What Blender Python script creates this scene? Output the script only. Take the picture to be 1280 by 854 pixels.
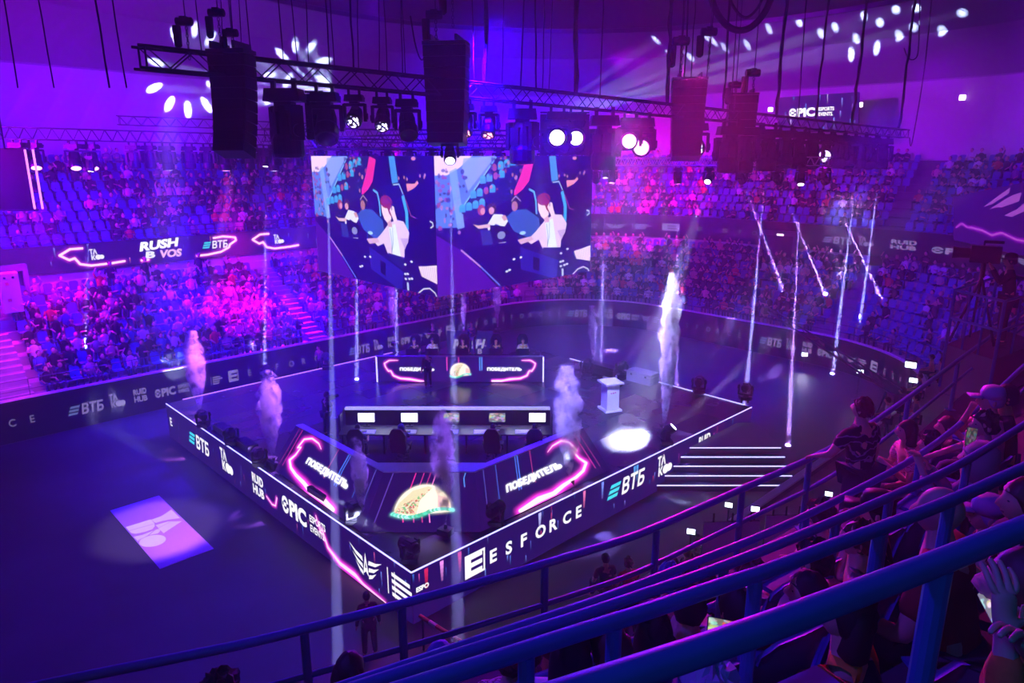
import bpy, bmesh, math, random
import numpy as np
from mathutils import Vector, Matrix

for _o in list(bpy.data.objects):
    bpy.data.objects.remove(_o)
scene = bpy.context.scene
COL = scene.collection
R = math.radians

# ------------------------------------------------------------------ camera
CAM_H = 11.0
FPX, PITCH = 883.0, R(14.72)
cam = bpy.data.objects.new('camera', bpy.data.cameras.new('camera'))
COL.objects.link(cam)
cam.location = (0, 0, CAM_H)
cam.rotation_euler = (R(90) - PITCH, 0, 0)
cam.data.sensor_width = 36.0
cam.data.lens = FPX / 1280 * 36
cam.data.clip_start, cam.data.clip_end = 0.05, 400
scene.camera = cam

# ------------------------------------------------------------------ world, exposure
world = bpy.data.worlds.new('dark_hall')
scene.world = world
world.use_nodes = True
world.node_tree.nodes['Background'].inputs[0].default_value = (0.01, 0.0, 0.05, 1)
world.node_tree.nodes['Background'].inputs[1].default_value = 0.0
vs = scene.view_settings
vs.view_transform = 'Standard'
vs.look = 'None'
vs.gamma = 1
vs.exposure = 1.0
vs.use_curve_mapping = False
scene.cycles.use_denoising = True
scene.cycles.volume_bounces = 0
scene.cycles.max_bounces = 5
scene.cycles.diffuse_bounces = 2
scene.cycles.glossy_bounces = 2
scene.cycles.transparent_max_bounces = 12
scene.cycles.volume_step_rate = 2.0
scene.cycles.volume_max_steps = 64
scene.cycles.sample_clamp_indirect = 3.0
scene.cycles.caustics_reflective = False
scene.cycles.caustics_refractive = False


def ray(px, py):
    a, b = (px - 640) / FPX, (427 - py) / FPX
    return Vector((a, math.cos(PITCH) + b * math.sin(PITCH), -math.sin(PITCH) + b * math.cos(PITCH)))


def at(px, py, depth):
    return Vector((0, 0, CAM_H)) + ray(px, py) * depth


def at_z(px, py, z):
    r = ray(px, py)
    return Vector((0, 0, CAM_H)) + r * ((z - CAM_H) / r.z)


def pix(p):
    x, y, z = p[0], p[1], p[2] - CAM_H
    d = y * math.cos(PITCH) - z * math.sin(PITCH)
    u = y * math.sin(PITCH) + z * math.cos(PITCH)
    return (640 + FPX * x / d, 427 - FPX * u / d, d)


# the square stage stands on its corner: e1 runs away to the right, e2 away to the left
TH = R(44.0)
E1 = Vector((math.cos(TH), math.sin(TH), 0))
E2 = Vector((-math.sin(TH), math.cos(TH), 0))
SC = Vector((-2.5, 15.49, 0))
STAGE = 17.2
STAGE_Z = 1.0


def S(a, b, z=0.0):
    p = SC + E1 * a + E2 * b
    return Vector((p.x, p.y, z))


def to_stage(p):
    d = Vector((p[0], p[1], 0)) - SC
    return d.dot(E1), d.dot(E2)


# ------------------------------------------------------------------ lamps
def lamp(kind, loc, target, colour, energy, angle=40, blend=0.3, radius=0.1, size=None, falloff=None):
    d = bpy.data.lights.new('lamp', kind)
    d.energy = energy
    d.color = colour
    if kind == 'SPOT':
        d.spot_size = R(angle)
        d.spot_blend = blend
        d.shadow_soft_size = radius
    elif kind == 'POINT':
        d.shadow_soft_size = radius
    elif kind == 'AREA':
        d.shape = 'RECTANGLE'
        d.size, d.size_y = size
        d.spread = R(angle)
    if falloff:
        # a parallel beam keeps its strength along its length
        d.use_nodes = True
        nt = d.node_tree
        em = nt.nodes['Emission']
        lf = nt.nodes.new('ShaderNodeLightFalloff')
        lf.inputs['Strength'].default_value = 1.0
        nt.links.new(lf.outputs[falloff], em.inputs['Strength'])
    o = bpy.data.objects.new('lamp', d)
    COL.objects.link(o)
    o.location = loc
    if target is not None:
        o.rotation_euler = (Vector(target) - Vector(loc)).to_track_quat('-Z', 'Y').to_euler()
    return o


BLUE = (0.035, 0.0, 1.0)
DEEP = (0.03, 0.0, 1.0)
VIOLET = (0.14, 0.0, 1.0)
PURPLE = (0.36, 0.0, 1.0)
MAGENTA = (1.0, 0.0, 0.75)
PINK = (1.0, 0.03, 0.45)
COOL = (0.34, 0.34, 1.0)
WHITE = (0.62, 0.64, 1.0)
LILAC = (0.42, 0.26, 1.0)

HAZE = 0.009
# wall washers behind the upper stands
lamp('SPOT', S(10, 14, 17), S(4, 44, 12), (0.06, 0.0, 0.9), 4500, 75, 0.9, 0.4)
lamp('SPOT', S(16, 14, 17), S(38, 36, 13), (0.03, 0.0, 1.0), 40000, 55, 0.9, 0.4)
lamp('SPOT', S(22, 12, 16), S(50, 10, 13), (0.36, 0.0, 0.9), 14000, 60, 0.9, 0.4)
lamp('SPOT', S(30, 0, 15), S(52, -14, 14), (0.24, 0.0, 0.9), 7000, 70, 0.9, 0.4)
# washes over the stands
lamp('SPOT', S(-12, 12, 13), S(-9, 27, 3), (0.12, 0.0, 1.0), 11000, 80, 0.8, 0.3)
lamp('SPOT', S(0, 12, 13), S(1, 27, 3), (0.08, 0.0, 1.0), 10000, 70, 0.8, 0.3)
lamp('SPOT', S(10, 13, 13), S(12, 27, 3), (0.6, 0.0, 0.9), 6000, 60, 0.8, 0.3)
lamp('SPOT', S(17, 14, 13), S(28, 27, 4), (0.5, 0.0, 0.9), 7000, 60, 0.8, 0.3)
lamp('SPOT', S(22, 12, 13), S(38, 21, 8), (0.85, 0.0, 0.95), 26000, 44, 0.8, 0.3)
lamp('SPOT', S(21, -2, 13), S(36, -2, 4), (0.08, 0.0, 1.0), 7000, 75, 0.8, 0.3)
lamp('SPOT', S(2, 16, 13), S(2, 34, 8), (0.06, 0.0, 1.0), 10000, 70, 0.8, 0.3)
# the glow at the left edge
lamp('SPOT', (-28, 24, 12), (-16, 38, 12), (0.4, 0.0, 1.0), 20000, 100, 0.9, 0.6)
lamp('SPOT', (-24, 27, 11), (-12, 30, 3), (0.03, 0.0, 1.0), 10000, 80, 0.9, 0.6)
# stage
lamp('SPOT', S(4, 2, 14), S(8, 8, 1), (0.02, 0.0, 1.0), 24000, 80, 0.8, 0.3)
lamp('SPOT', S(7, -1, 12.4), S(12.5, 5, 1), (0.3, 0.32, 1.0), 13000, 40, 0.7, 0.3)
lamp('SPOT', S(8, 14, 12), S(5, 15, 1), (0.03, 0.0, 1.0), 22000, 70, 0.8, 0.3)
# near stand: magenta key added in mid-air ahead of it, blue from overhead, a faint blue from the concourse behind us
lamp('SPOT', (3, 13.5, 12.6), (4.6, 6, 7.8), (1.0, 0.02, 0.45), 1700, 58, 0.7, 0.15)
lamp('SPOT', (-7, 2, 18), (3, 5, 8), (0.10, 0.02, 1.0), 1300, 50, 0.8, 0.3)
lamp('AREA', (-0.6, -2.5, 12.8), (1.0, 2.0, 9.8), (0.0, 0.22, 1.0), 9, 120, size=(2.5, 1.0))
# the floor on the left
lamp('SPOT', S(-9, 8, 15), S(-7, 7, -0.5), (0.02, 0.0, 1.0), 1500, 80, 0.9, 0.4)
lamp('SPOT', S(-3.0, 4.0, 12.5), S(-3.0, 9.5, -0.5), (0.85, 0.6, 1.0), 4500, 17, 0.5, 0.2)  # spot added to brighten the floor banner
lamp('SPOT', S(23, 6, 14), S(23, 8, -0.5), (0.02, 0.0, 1.0), 12000, 85, 0.9, 0.4)  # blue fill added over the right of the rink
lamp('SPOT', S(6, 12, 13.5), S(2, 8, 1), (0.02, 0.0, 1.0), 8000, 85, 0.9, 0.4)
lamp('SPOT', S(-6, 12, 12.5), S(-5, 22.6, 2.4), (1.0, 0.05, 0.6), 6000, 22, 0.6, 0.2)


# ------------------------------------------------------------------ helpers
def tag(o, label=None, cat=None, group=None, kind=None):
    if label:
        o['label'] = label
    if cat:
        o['category'] = cat
    if group:
        o['group'] = group
    if kind:
        o['kind'] = kind
    return o


def thing(name, label, cat, loc=(0, 0, 0), rotz=0.0, group=None):
    o = bpy.data.objects.new(name, None)
    COL.objects.link(o)
    o.location = loc
    o.rotation_euler = (0, 0, rotz)
    o.empty_display_size = 0.2
    return tag(o, label, cat, group)


def copy_tree(o, parent=None):
    c = o.copy()
    COL.objects.link(c)
    c.parent = parent
    for ch in o.children:
        copy_tree(ch, c)
    return c


def frame(d, up=Vector((0, 0, 1))):
    d = Vector(d).normalized()
    if abs(d.dot(up)) > 0.98:
        up = Vector((0, 1, 0))
    x = d.cross(up).normalized()
    return x, x.cross(d).normalized()


class MB:
    """collects vertices and faces of one mesh"""

    def __init__(self):
        self.v, self.f, self.m, self.uv = [], [], [], {}

    def add(self, vs, fs, mi=0):
        n = len(self.v)
        self.v += [tuple(p) for p in vs]
        for f in fs:
            self.f.append(tuple(i + n for i in f))
            self.m.append(mi)
        return n

    def box(self, c, s, rot=None, mi=0, taper=1.0):
        hx, hy, hz = s[0] / 2, s[1] / 2, s[2] / 2
        vs = []
        for z, k in ((-hz, 1.0), (hz, taper)):
            for x, y in ((-hx, -hy), (hx, -hy), (hx, hy), (-hx, hy)):
                p = Vector((x * k, y * k, z))
                if rot is not None:
                    p = rot @ p
                vs.append(p + Vector(c))
        self.add(vs, [(3, 2, 1, 0), (4, 5, 6, 7), (0, 1, 5, 4), (1, 2, 6, 5), (2, 3, 7, 6), (3, 0, 4, 7)], mi)
        return self

    def tube(self, pts, r, n=8, mi=0, cap=True):
        pts = [Vector(p) for p in pts]
        rs = r if isinstance(r, (list, tuple)) else [r] * len(pts)
        rings = []
        for i, p in enumerate(pts):
            d = pts[min(i + 1, len(pts) - 1)] - pts[max(i - 1, 0)]
            x, y = frame(d)
            rings.append([p + (x * math.cos(2 * math.pi * k / n) + y * math.sin(2 * math.pi * k / n)) * rs[i] for k in range(n)])
        vs = [q for ring in rings for q in ring]
        fs = []
        for i in range(len(pts) - 1):
            for k in range(n):
                a, b = i * n + k, i * n + (k + 1) % n
                fs.append((a, b, b + n, a + n))
        if cap:
            fs.append(tuple(range(n - 1, -1, -1)))
            fs.append(tuple(range((len(pts) - 1) * n, len(pts) * n)))
        self.add(vs, fs, mi)
        return self

    def lathe(self, prof, n=12, c=(0, 0, 0), rot=None, mi=0, sx=1.0, sy=1.0):
        c = Vector(c)
        vs = []
        for r, z in prof:
            for k in range(n):
                a = 2 * math.pi * k / n
                p = Vector((r * math.cos(a) * sx, r * math.sin(a) * sy, z))
                if rot is not None:
                    p = rot @ p
                vs.append(c + p)
        fs = []
        for i in range(len(prof) - 1):
            for k in range(n):
                a, b = i * n + k, i * n + (k + 1) % n
                fs.append((a, b, b + n, a + n))
        fs.append(tuple(range(n - 1, -1, -1)))
        fs.append(tuple(range((len(prof) - 1) * n, len(prof) * n)))
        self.add(vs, fs, mi)
        return self

    def ball(self, c, r, n=10, m=7, mi=0, scale=(1, 1, 1), rot=None):
        prof = [(max(1e-4, math.sin(math.pi * i / m)) * r, -math.cos(math.pi * i / m) * r) for i in range(m + 1)]
        c = Vector(c)
        vs = []
        for rr, z in prof:
            for k in range(n):
                a = 2 * math.pi * k / n
                p = Vector((rr * math.cos(a) * scale[0], rr * math.sin(a) * scale[1], z * scale[2]))
                if rot is not None:
                    p = rot @ p
                vs.append(c + p)
        fs = []
        for i in range(m):
            for k in range(n):
                a, b = i * n + k, i * n + (k + 1) % n
                fs.append((a, b, b + n, a + n))
        self.add(vs, fs, mi)
        return self

    def prism(self, poly, z0, z1, mi=0):
        n = len(poly)
        vs = [(p[0], p[1], z0) for p in poly] + [(p[0], p[1], z1) for p in poly]
        fs = [tuple(range(n - 1, -1, -1)), tuple(range(n, 2 * n))]
        for k in range(n):
            a, b = k, (k + 1) % n
            fs.append((a, b, b + n, a + n))
        self.add(vs, fs, mi)
        return self

    def quad_uv(self, ps, uvs, mi=0):
        self.uv[len(self.f)] = uvs
        self.add(ps, [tuple(range(len(ps)))], mi)
        return self

    def build(self, name, mat, parent=None, origin=None, smooth=False, link=True):
        me = bpy.data.meshes.new(name)
        v = self.v
        if origin is not None:
            v = [(p[0] - origin[0], p[1] - origin[1], p[2] - origin[2]) for p in v]
        me.from_pydata(v, [], self.f)
        mats = mat if isinstance(mat, (list, tuple)) else [mat]
        for m in mats:
            me.materials.append(m)
        if len(mats) > 1:
            me.polygons.foreach_set('material_index', self.m)
        if self.uv:
            lay = me.uv_layers.new(name='uv')
            for fi, uvs in self.uv.items():
                ls = me.polygons[fi].loop_start
                for k, q in enumerate(uvs):
                    lay.data[ls + k].uv = q
        if smooth:
            me.polygons.foreach_set('use_smooth', [True] * len(me.polygons))
        me.update()
        o = bpy.data.objects.new(name, me)
        if link:
            COL.objects.link(o)
        o.parent = parent
        if origin is not None and parent is None:
            o.location = origin
        return o


def mesh_obj(name, me, parent=None, loc=None, rot=None):
    o = bpy.data.objects.new(name, me)
    COL.objects.link(o)
    o.parent = parent
    if loc is not None:
        o.location = loc
    if rot is not None:
        o.rotation_euler = rot
    return o


def spline(pts, n=6):
    pts = [Vector(p) for p in pts]
    out = []
    for i in range(len(pts) - 1):
        p0, p1, p2, p3 = pts[max(i - 1, 0)], pts[i], pts[i + 1], pts[min(i + 2, len(pts) - 1)]
        for k in range(n):
            t = k / n
            out.append(0.5 * ((2 * p1) + (p2 - p0) * t + (2 * p0 - 5 * p1 + 4 * p2 - p3) * t * t + (3 * p1 - p0 - 3 * p2 + p3) * t ** 3))
    out.append(pts[-1])
    return out


# ------------------------------------------------------------------ materials
MATS = {}


def mat(name, colour, rough=0.6, metal=0.0, noise=0.0, scale=8.0, emit=None, estr=1.0, spec=0.5, bump=0.0):
    if name in MATS:
        return MATS[name]
    m = bpy.data.materials.new(name)
    m.use_nodes = True
    nt = m.node_tree
    b = nt.nodes['Principled BSDF']
    b.inputs['Base Color'].default_value = (*colour, 1)
    b.inputs['Roughness'].default_value = rough
    b.inputs['Metallic'].default_value = metal
    b.inputs['Specular IOR Level'].default_value = spec
    if noise or bump:
        tc = nt.nodes.new('ShaderNodeTexCoord')
        nz = nt.nodes.new('ShaderNodeTexNoise')
        nz.inputs['Scale'].default_value = scale
        nz.inputs['Detail'].default_value = 4
        nt.links.new(tc.outputs['Object'], nz.inputs['Vector'])
        if noise:
            mx = nt.nodes.new('ShaderNodeMix')
            mx.data_type = 'RGBA'
            mx.inputs[6].default_value = (*[c * (1 - noise) for c in colour], 1)
            mx.inputs[7].default_value = (*[min(1, c * (1 + noise)) for c in colour], 1)
            nt.links.new(nz.outputs[0], mx.inputs[0])
            nt.links.new(mx.outputs[2], b.inputs['Base Color'])
        if bump:
            bp = nt.nodes.new('ShaderNodeBump')
            bp.inputs['Strength'].default_value = bump
            nt.links.new(nz.outputs[0], bp.inputs['Height'])
            nt.links.new(bp.outputs[0], b.inputs['Normal'])
    if emit is not None:
        b.inputs['Emission Color'].default_value = (*emit, 1)
        b.inputs['Emission Strength'].default_value = estr
    MATS[name] = m
    return m


def img_mat(name, image, strength=1.0, base=None, rough=0.35):
    m = bpy.data.materials.new(name)
    m.use_nodes = True
    nt = m.node_tree
    b = nt.nodes['Principled BSDF']
    t = nt.nodes.new('ShaderNodeTexImage')
    t.image = image
    t.extension = 'REPEAT'
    b.inputs['Roughness'].default_value = rough
    if base is None:
        b.inputs['Specular IOR Level'].default_value = 0.15
        b.inputs['Roughness'].default_value = 0.5
        b.inputs['Base Color'].default_value = (0.01, 0.01, 0.012, 1)
        nt.links.new(t.outputs[0], b.inputs['Emission Color'])
        b.inputs['Emission Strength'].default_value = strength
    else:
        nt.links.new(t.outputs[0], b.inputs['Base Color'])
    return m


# ------------------------------------------------------------------ drawing of the flat graphics (screens, boards, prints)
_TXT = {}


def text_tris(body, bold=0.0):
    key = (body, bold)
    if key in _TXT:
        return _TXT[key]
    cu = bpy.data.curves.new('lettering', 'FONT')
    cu.body = body
    cu.resolution_u = 3
    cu.offset = bold
    ob = bpy.data.objects.new('lettering', cu)
    COL.objects.link(ob)
    dg = bpy.context.evaluated_depsgraph_get()
    me = ob.evaluated_get(dg).to_mesh()
    me.calc_loop_triangles()
    v = np.array([q.co[:2] for q in me.vertices], dtype=float).reshape(-1, 2)
    t = np.array([q.vertices[:] for q in me.loop_triangles], dtype=int).reshape(-1, 3)
    ob.to_mesh_clear()
    bpy.data.objects.remove(ob)
    bpy.data.curves.remove(cu)
    if len(v):
        v = v - v.min(0)
        v = v / max(v[:, 1].max(), 1e-6)
    _TXT[key] = (v, t)
    return v, t


class Canvas:
    """a drawing of w x h pixels, y upwards, linear colour"""

    def __init__(self, w, h, bg=(0, 0, 0)):
        self.w, self.h = w, h
        self.a = np.zeros((h, w, 3)) + np.array(bg)

    def _mask_poly(self, pts):
        pts = np.asarray(pts, float)
        x0, x1 = int(max(0, np.floor(pts[:, 0].min()))), int(min(self.w, np.ceil(pts[:, 0].max()) + 1))
        y0, y1 = int(max(0, np.floor(pts[:, 1].min()))), int(min(self.h, np.ceil(pts[:, 1].max()) + 1))
        if x1 <= x0 or y1 <= y0:
            return None
        ss = 2
        X = (np.arange((x1 - x0) * ss) + 0.5) / ss + x0
        Y = (np.arange((y1 - y0) * ss) + 0.5) / ss + y0
        m = np.zeros((len(Y), len(X)), bool)
        n = len(pts)
        for i in range(n):
            ax, ay = pts[i]
            bx, by = pts[(i + 1) % n]
            if ay == by:
                continue
            rows = (ay > Y) != (by > Y)
            if not rows.any():
                continue
            xi = (bx - ax) * (Y - ay) / (by - ay) + ax
            m ^= rows[:, None] & (X[None, :] < xi[:, None])
        m = m.reshape(y1 - y0, ss, x1 - x0, ss).mean((1, 3))
        return x0, x1, y0, y1, m

    def poly(self, pts, col, alpha=1.0):
        r = self._mask_poly(pts)
        if r is None:
            return self
        x0, x1, y0, y1, m = r
        m = (m * alpha)[..., None]
        self.a[y0:y1, x0:x1] = self.a[y0:y1, x0:x1] * (1 - m) + np.array(col) * m
        return self

    def ell(self, cx, cy, rx, ry, col, alpha=1.0, ang=0.0, n=28):
        t = np.linspace(0, 2 * math.pi, n, endpoint=False)
        c, s = math.cos(ang), math.sin(ang)
        x, y = rx * np.cos(t), ry * np.sin(t)
        return self.poly(np.stack([cx + x * c - y * s, cy + x * s + y * c], 1), col, alpha)

    def rect(self, x0, y0, x1, y1, col, alpha=1.0):
        return self.poly([(x0, y0), (x1, y0), (x1, y1), (x0, y1)], col, alpha)

    def line(self, pts, w, col, alpha=1.0):
        ws = w if isinstance(w, (list, tuple)) else [w] * len(pts)
        for i, ((ax, ay), (bx, by)) in enumerate(zip(pts[:-1], pts[1:])):
            d = math.hypot(bx - ax, by - ay) or 1
            nx, ny = -(by - ay) / d, (bx - ax) / d
            a, b = ws[i] / 2, ws[i + 1] / 2
            self.poly([(ax + nx * a, ay + ny * a), (bx + nx * b, by + ny * b), (bx - nx * b, by - ny * b), (ax - nx * a, ay - ny * a)], col, alpha)
            self.ell(bx, by, b, b, col, alpha, n=10)
        return self

    def text(self, body, x, y, h, col, bold=0.0, wid=None, shear=0.0, alpha=1.0, rot=0.0, sx=1.0):
        """lower left corner at x, y, capital height h"""
        v, t = text_tris(body, bold)
        if not len(v):
            return self
        p = v * h
        p[:, 0] *= sx
        if wid:
            p[:, 0] *= wid / max(p[:, 0].max(), 1e-6)
        p[:, 0] += p[:, 1] * shear
        c, s = math.cos(rot), math.sin(rot)
        q = np.stack([x + p[:, 0] * c - p[:, 1] * s, y + p[:, 0] * s + p[:, 1] * c], 1)
        acc = np.zeros((self.h, self.w))
        lo, hi = q.min(0), q.max(0)
        for tri in t:
            r = self._mask_poly(q[tri])
            if r is None:
                continue
            x0, x1, y0, y1, m = r
            acc[y0:y1, x0:x1] += m
        x0, x1 = max(0, int(lo[0]) - 1), min(self.w, int(hi[0]) + 2)
        y0, y1 = max(0, int(lo[1]) - 1), min(self.h, int(hi[1]) + 2)
        if x1 > x0 and y1 > y0:
            m = np.clip(acc[y0:y1, x0:x1], 0, 1)[..., None] * alpha
            self.a[y0:y1, x0:x1] = self.a[y0:y1, x0:x1] * (1 - m) + np.array(col) * m
        return self

    def soft(self, k, passes=2):
        """box blur of the whole drawing"""
        a = self.a
        for _ in range(passes):
            for ax in (0, 1):
                p = np.concatenate([np.repeat(a.take([0], ax), k, ax), a, np.repeat(a.take([-1], ax), k, ax)], ax)
                c = np.cumsum(p, ax)
                z = np.zeros_like(c.take([0], ax))
                c = np.concatenate([z, c], ax)
                n = a.shape[ax]
                a = (np.take(c, range(2 * k + 1, 2 * k + 1 + n), ax) - np.take(c, range(0, n), ax)) / (2 * k + 1)
        self.a = a
        return self

    def image(self, name):
        im = bpy.data.images.new(name, self.w, self.h, float_buffer=True)
        buf = np.ones((self.h, self.w, 4), np.float32)
        buf[..., :3] = self.a
        im.pixels.foreach_set(buf.ravel())
        im.update()
        im.pack()
        return im


def glow(base, layer, k, gain):
    """adds a blurred copy of a layer: neon halo and bloom painted into the screen picture"""
    g = Canvas(layer.w, layer.h)
    g.a = layer.a.copy()
    g.soft(k, 3)
    base.a = base.a + g.a * gain  # bloom of the bright graphics goes into the picture itself
    return base


W = (1.0, 1.0, 1.0)


def logo_bank(c, x, y, h, col=W, bar=(0.05, 0.75, 0.85)):
    """three slanted bars and ВТБ"""
    for i in range(3):
        yy = y + h * (0.1 + 0.3 * i)
        k = 0.12 * h * i
        c.poly([(x + k, yy), (x + h * 0.85 + k, yy), (x + h * 0.95 + k, yy + h * 0.2), (x + h * 0.1 + k, yy + h * 0.2)], bar)
    c.text('ВТБ', x + h * 1.25, y, h, col, bold=0.03, wid=h * 2.0, shear=0.12)


def logo_tako(c, x, y, h, col=W):
    c.text('ТА', x, y + h * 0.5, h * 0.5, col, bold=0.05, wid=h * 0.62)
    c.text('К', x + h * 0.1, y, h * 0.46, col, bold=0.05, wid=h * 0.34)
    c.ell(x + h * 0.66, y + h * 0.23, h * 0.24, h * 0.23, col)
    c.ell(x + h * 0.95, y + h * 0.23, h * 0.2, h * 0.2, col)


def logo_hub(c, x, y, h, col=W):
    c.text('RUI', x, y + h * 0.54, h * 0.44, col, bold=0.04, wid=h * 0.66)
    c.text('D', x + h * 0.7, y + h * 0.54, h * 0.44, col, bold=0.05, wid=h * 0.32)
    c.text('HUB', x, y, h * 0.44, col, bold=0.04, wid=h * 1.02)


def logo_epic(c, x, y, h, col=W):
    c.text('Є', x, y, h, col, bold=0.05, wid=h * 0.7)
    c.text('PIC', x + h * 0.8, y, h, col, bold=0.05, wid=h * 1.75)
    c.text('ESPORTS', x + h * 2.9, y + h * 0.56, h * 0.4, col, bold=0.03, wid=h * 1.5)
    c.text('EVENTS.', x + h * 2.9, y + h * 0.02, h * 0.4, col, bold=0.03, wid=h * 1.4)


def logo_wings(c, x, y, h, col=W, words=True):
    for s in (-1, 1):
        for i in range(3):
            yo = y + h * (0.95 - 0.28 * i)
            w = h * (1.0 - 0.18 * i)
            cx = x + h * 1.05
            c.poly([(cx + s * h * 0.16, yo - h * 0.42), (cx + s * w * 0.6, yo - h * 0.3), (cx + s * w, yo), (cx + s * w * 0.62, yo - h * 0.16), (cx + s * h * 0.2, yo - h * 0.24)], col)
    cx = x + h * 1.05
    c.poly([(cx, y + h * 0.95), (cx + h * 0.17, y + h * 0.05), (cx, y + h * 0.2), (cx - h * 0.17, y + h * 0.05)], col)
    c.poly([(cx, y + h * 0.62), (cx + h * 0.05, y + h * 0.34), (cx - h * 0.05, y + h * 0.34)], (0.02, 0, 0.1))
    if words:
        c.rect(x + h * 2.35, y, x + h * 2.4, y + h, col)
        for i, k in enumerate((1.0, 1.25, 0.85, 0.8)):
            c.rect(x + h * 2.6, y + h * (0.78 - 0.25 * i), x + h * (2.6 + k), y + h * (0.92 - 0.25 * i), col)


def logo_e(c, x, y, h, col=W):
    c.rect(x, y, x + h, y + h, col)
    for k in (0.26, 0.6):
        c.rect(x + h * 0.3, y + h * k, x + h * 0.86, y + h * (k + 0.14), (0.02, 0.0, 0.1))
    c.rect(x + h * 0.86, y + h * 0.1, x + h * 0.92, y + h * 0.9, (0.02, 0.0, 0.1))


def word_spaced(c, body, x, y, h, step, col=W, bold=0.02):
    for i, ch in enumerate(body):
        c.text(ch, x + i * step, y, h, col, bold=bold)


def streaks(c, n, seed, cols, h0=0.1, h1=0.35, wmax=5):
    rng = random.Random(seed)
    for _ in range(n):
        x, y = rng.uniform(0, c.w), rng.uniform(0, c.h)
        hh = c.h * rng.uniform(h0, h1)
        col = rng.choice(cols)
        w = rng.uniform(1, wmax)
        for k in range(4):
            c.rect(x - w / 2, y + hh * k / 4, x + w / 2, y + hh * (k + 1) / 4, [q * (0.25 + 0.25 * k) for q in col], 0.8)


def taco(c, cx, cy, s):
    """a folded tortilla with filling"""
    rng = random.Random(4)
    out = []
    for k in range(40):
        a = math.pi * k / 39
        out.append((cx - 1.0 * s * math.cos(a), cy - 0.35 * s + 1.15 * s * math.sin(a) ** 0.8))
    c.poly(out + [(cx + 1.02 * s, cy - 0.5 * s), (cx - 0.9 * s, cy - 0.75 * s)], (1.1, 0.95, 0.75))
    c.poly([(cx - 0.98 * s, cy - 0.55 * s), (cx - 0.9 * s, cy - 0.1 * s), (cx - 0.5 * s, cy + 0.5 * s), (cx + 0.1 * s, cy + 0.72 * s), (cx + 0.3 * s, cy + 0.65 * s), (cx - 0.15 * s, cy - 0.7 * s)], (0.85, 0.75, 0.45))
    for _ in range(150):
        u, v = rng.random(), rng.random()
        x = cx + s * (-0.95 + 0.85 * u + 0.35 * v)
        y = cy + s * (-0.6 + 1.15 * v * (0.4 + 0.6 * u))
        col = rng.choice([(0.7, 0.16, 0.08), (0.9, 0.5, 0.4), (0.15, 0.6, 0.22), (0.95, 0.8, 0.6), (0.55, 0.1, 0.06)])
        c.ell(x, y, s * rng.uniform(0.03, 0.08), s * rng.uniform(0.02, 0.05), col, 0.9, rng.uniform(0, 3), 8)
    c.poly([(cx - 0.2 * s, cy - 0.72 * s), (cx - 0.02 * s, cy + 0.1 * s), (cx + 0.3 * s, cy + 0.62 * s), (cx + 0.62 * s, cy + 0.55 * s), (cx + 0.92 * s, cy + 0.2 * s), (cx + 1.0 * s, cy - 0.3 * s), (cx + 0.5 * s, cy - 0.5 * s)], (1.25, 1.0, 0.75))
    c.poly([(cx + 0.55 * s, cy - 0.3 * s), (cx + 0.6 * s, cy + 0.3 * s), (cx + 0.92 * s, cy + 0.15 * s), (cx + 0.98 * s, cy - 0.25 * s)], (1.0, 0.6, 0.55))
    for k in range(34):
        u = k / 33
        x = cx + s * (-1.0 + 2.05 * u)
        y = cy + s * (-0.62 - 0.15 * math.sin(u * 6) + 0.3 * max(0, u - 0.5))
        c.ell(x, y, s * 0.1, s * 0.08, rng.choice([(0.1, 0.75, 0.5), (0.25, 0.9, 0.75), (0.5, 1.0, 0.95), (0.08, 0.55, 0.3)]), 0.95, rng.uniform(0, 3), 9)


def neon_frame(c, pts, w=7, hot=(1.2, 0.75, 1.0), halo=(1.0, 0.05, 0.75), k=9, gain=1.6):
    lay = Canvas(c.w, c.h)
    lay.line(pts, [q * 1.6 for q in w] if isinstance(w, list) else w * 1.6, halo)
    glow(c, lay, k, gain)
    c.line(pts, w, hot)


NAVY = (0.012, 0.003, 0.09)
DIM = (0.55, 0.42, 0.95)


def make_ads():
    k = 110
    c = Canvas(int(13.8 * k), int(1.5 * k), (0.01, 0.002, 0.06))
    h, y = 0.5 * k, 0.48 * k
    logo_bank(c, 0.1 * k, y, h * 0.85, DIM, (0.25, 0.3, 0.8))
    logo_tako(c, 1.75 * k, y, h * 1.1, DIM)
    logo_hub(c, 2.75 * k, y, h * 1.1, DIM)
    logo_epic(c, 3.65 * k, y, h * 0.72, DIM)
    logo_wings(c, 5.35 * k, y + 4, h * 0.75, DIM)
    logo_e(c, 7.1 * k, y, h, DIM)
    word_spaced(c, 'ESFORCE', 8.1 * k, y + 0.1 * k, 0.28 * k, 0.74 * k, [q * 0.6 for q in DIM])
    return c.image('ad_strip')


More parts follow.
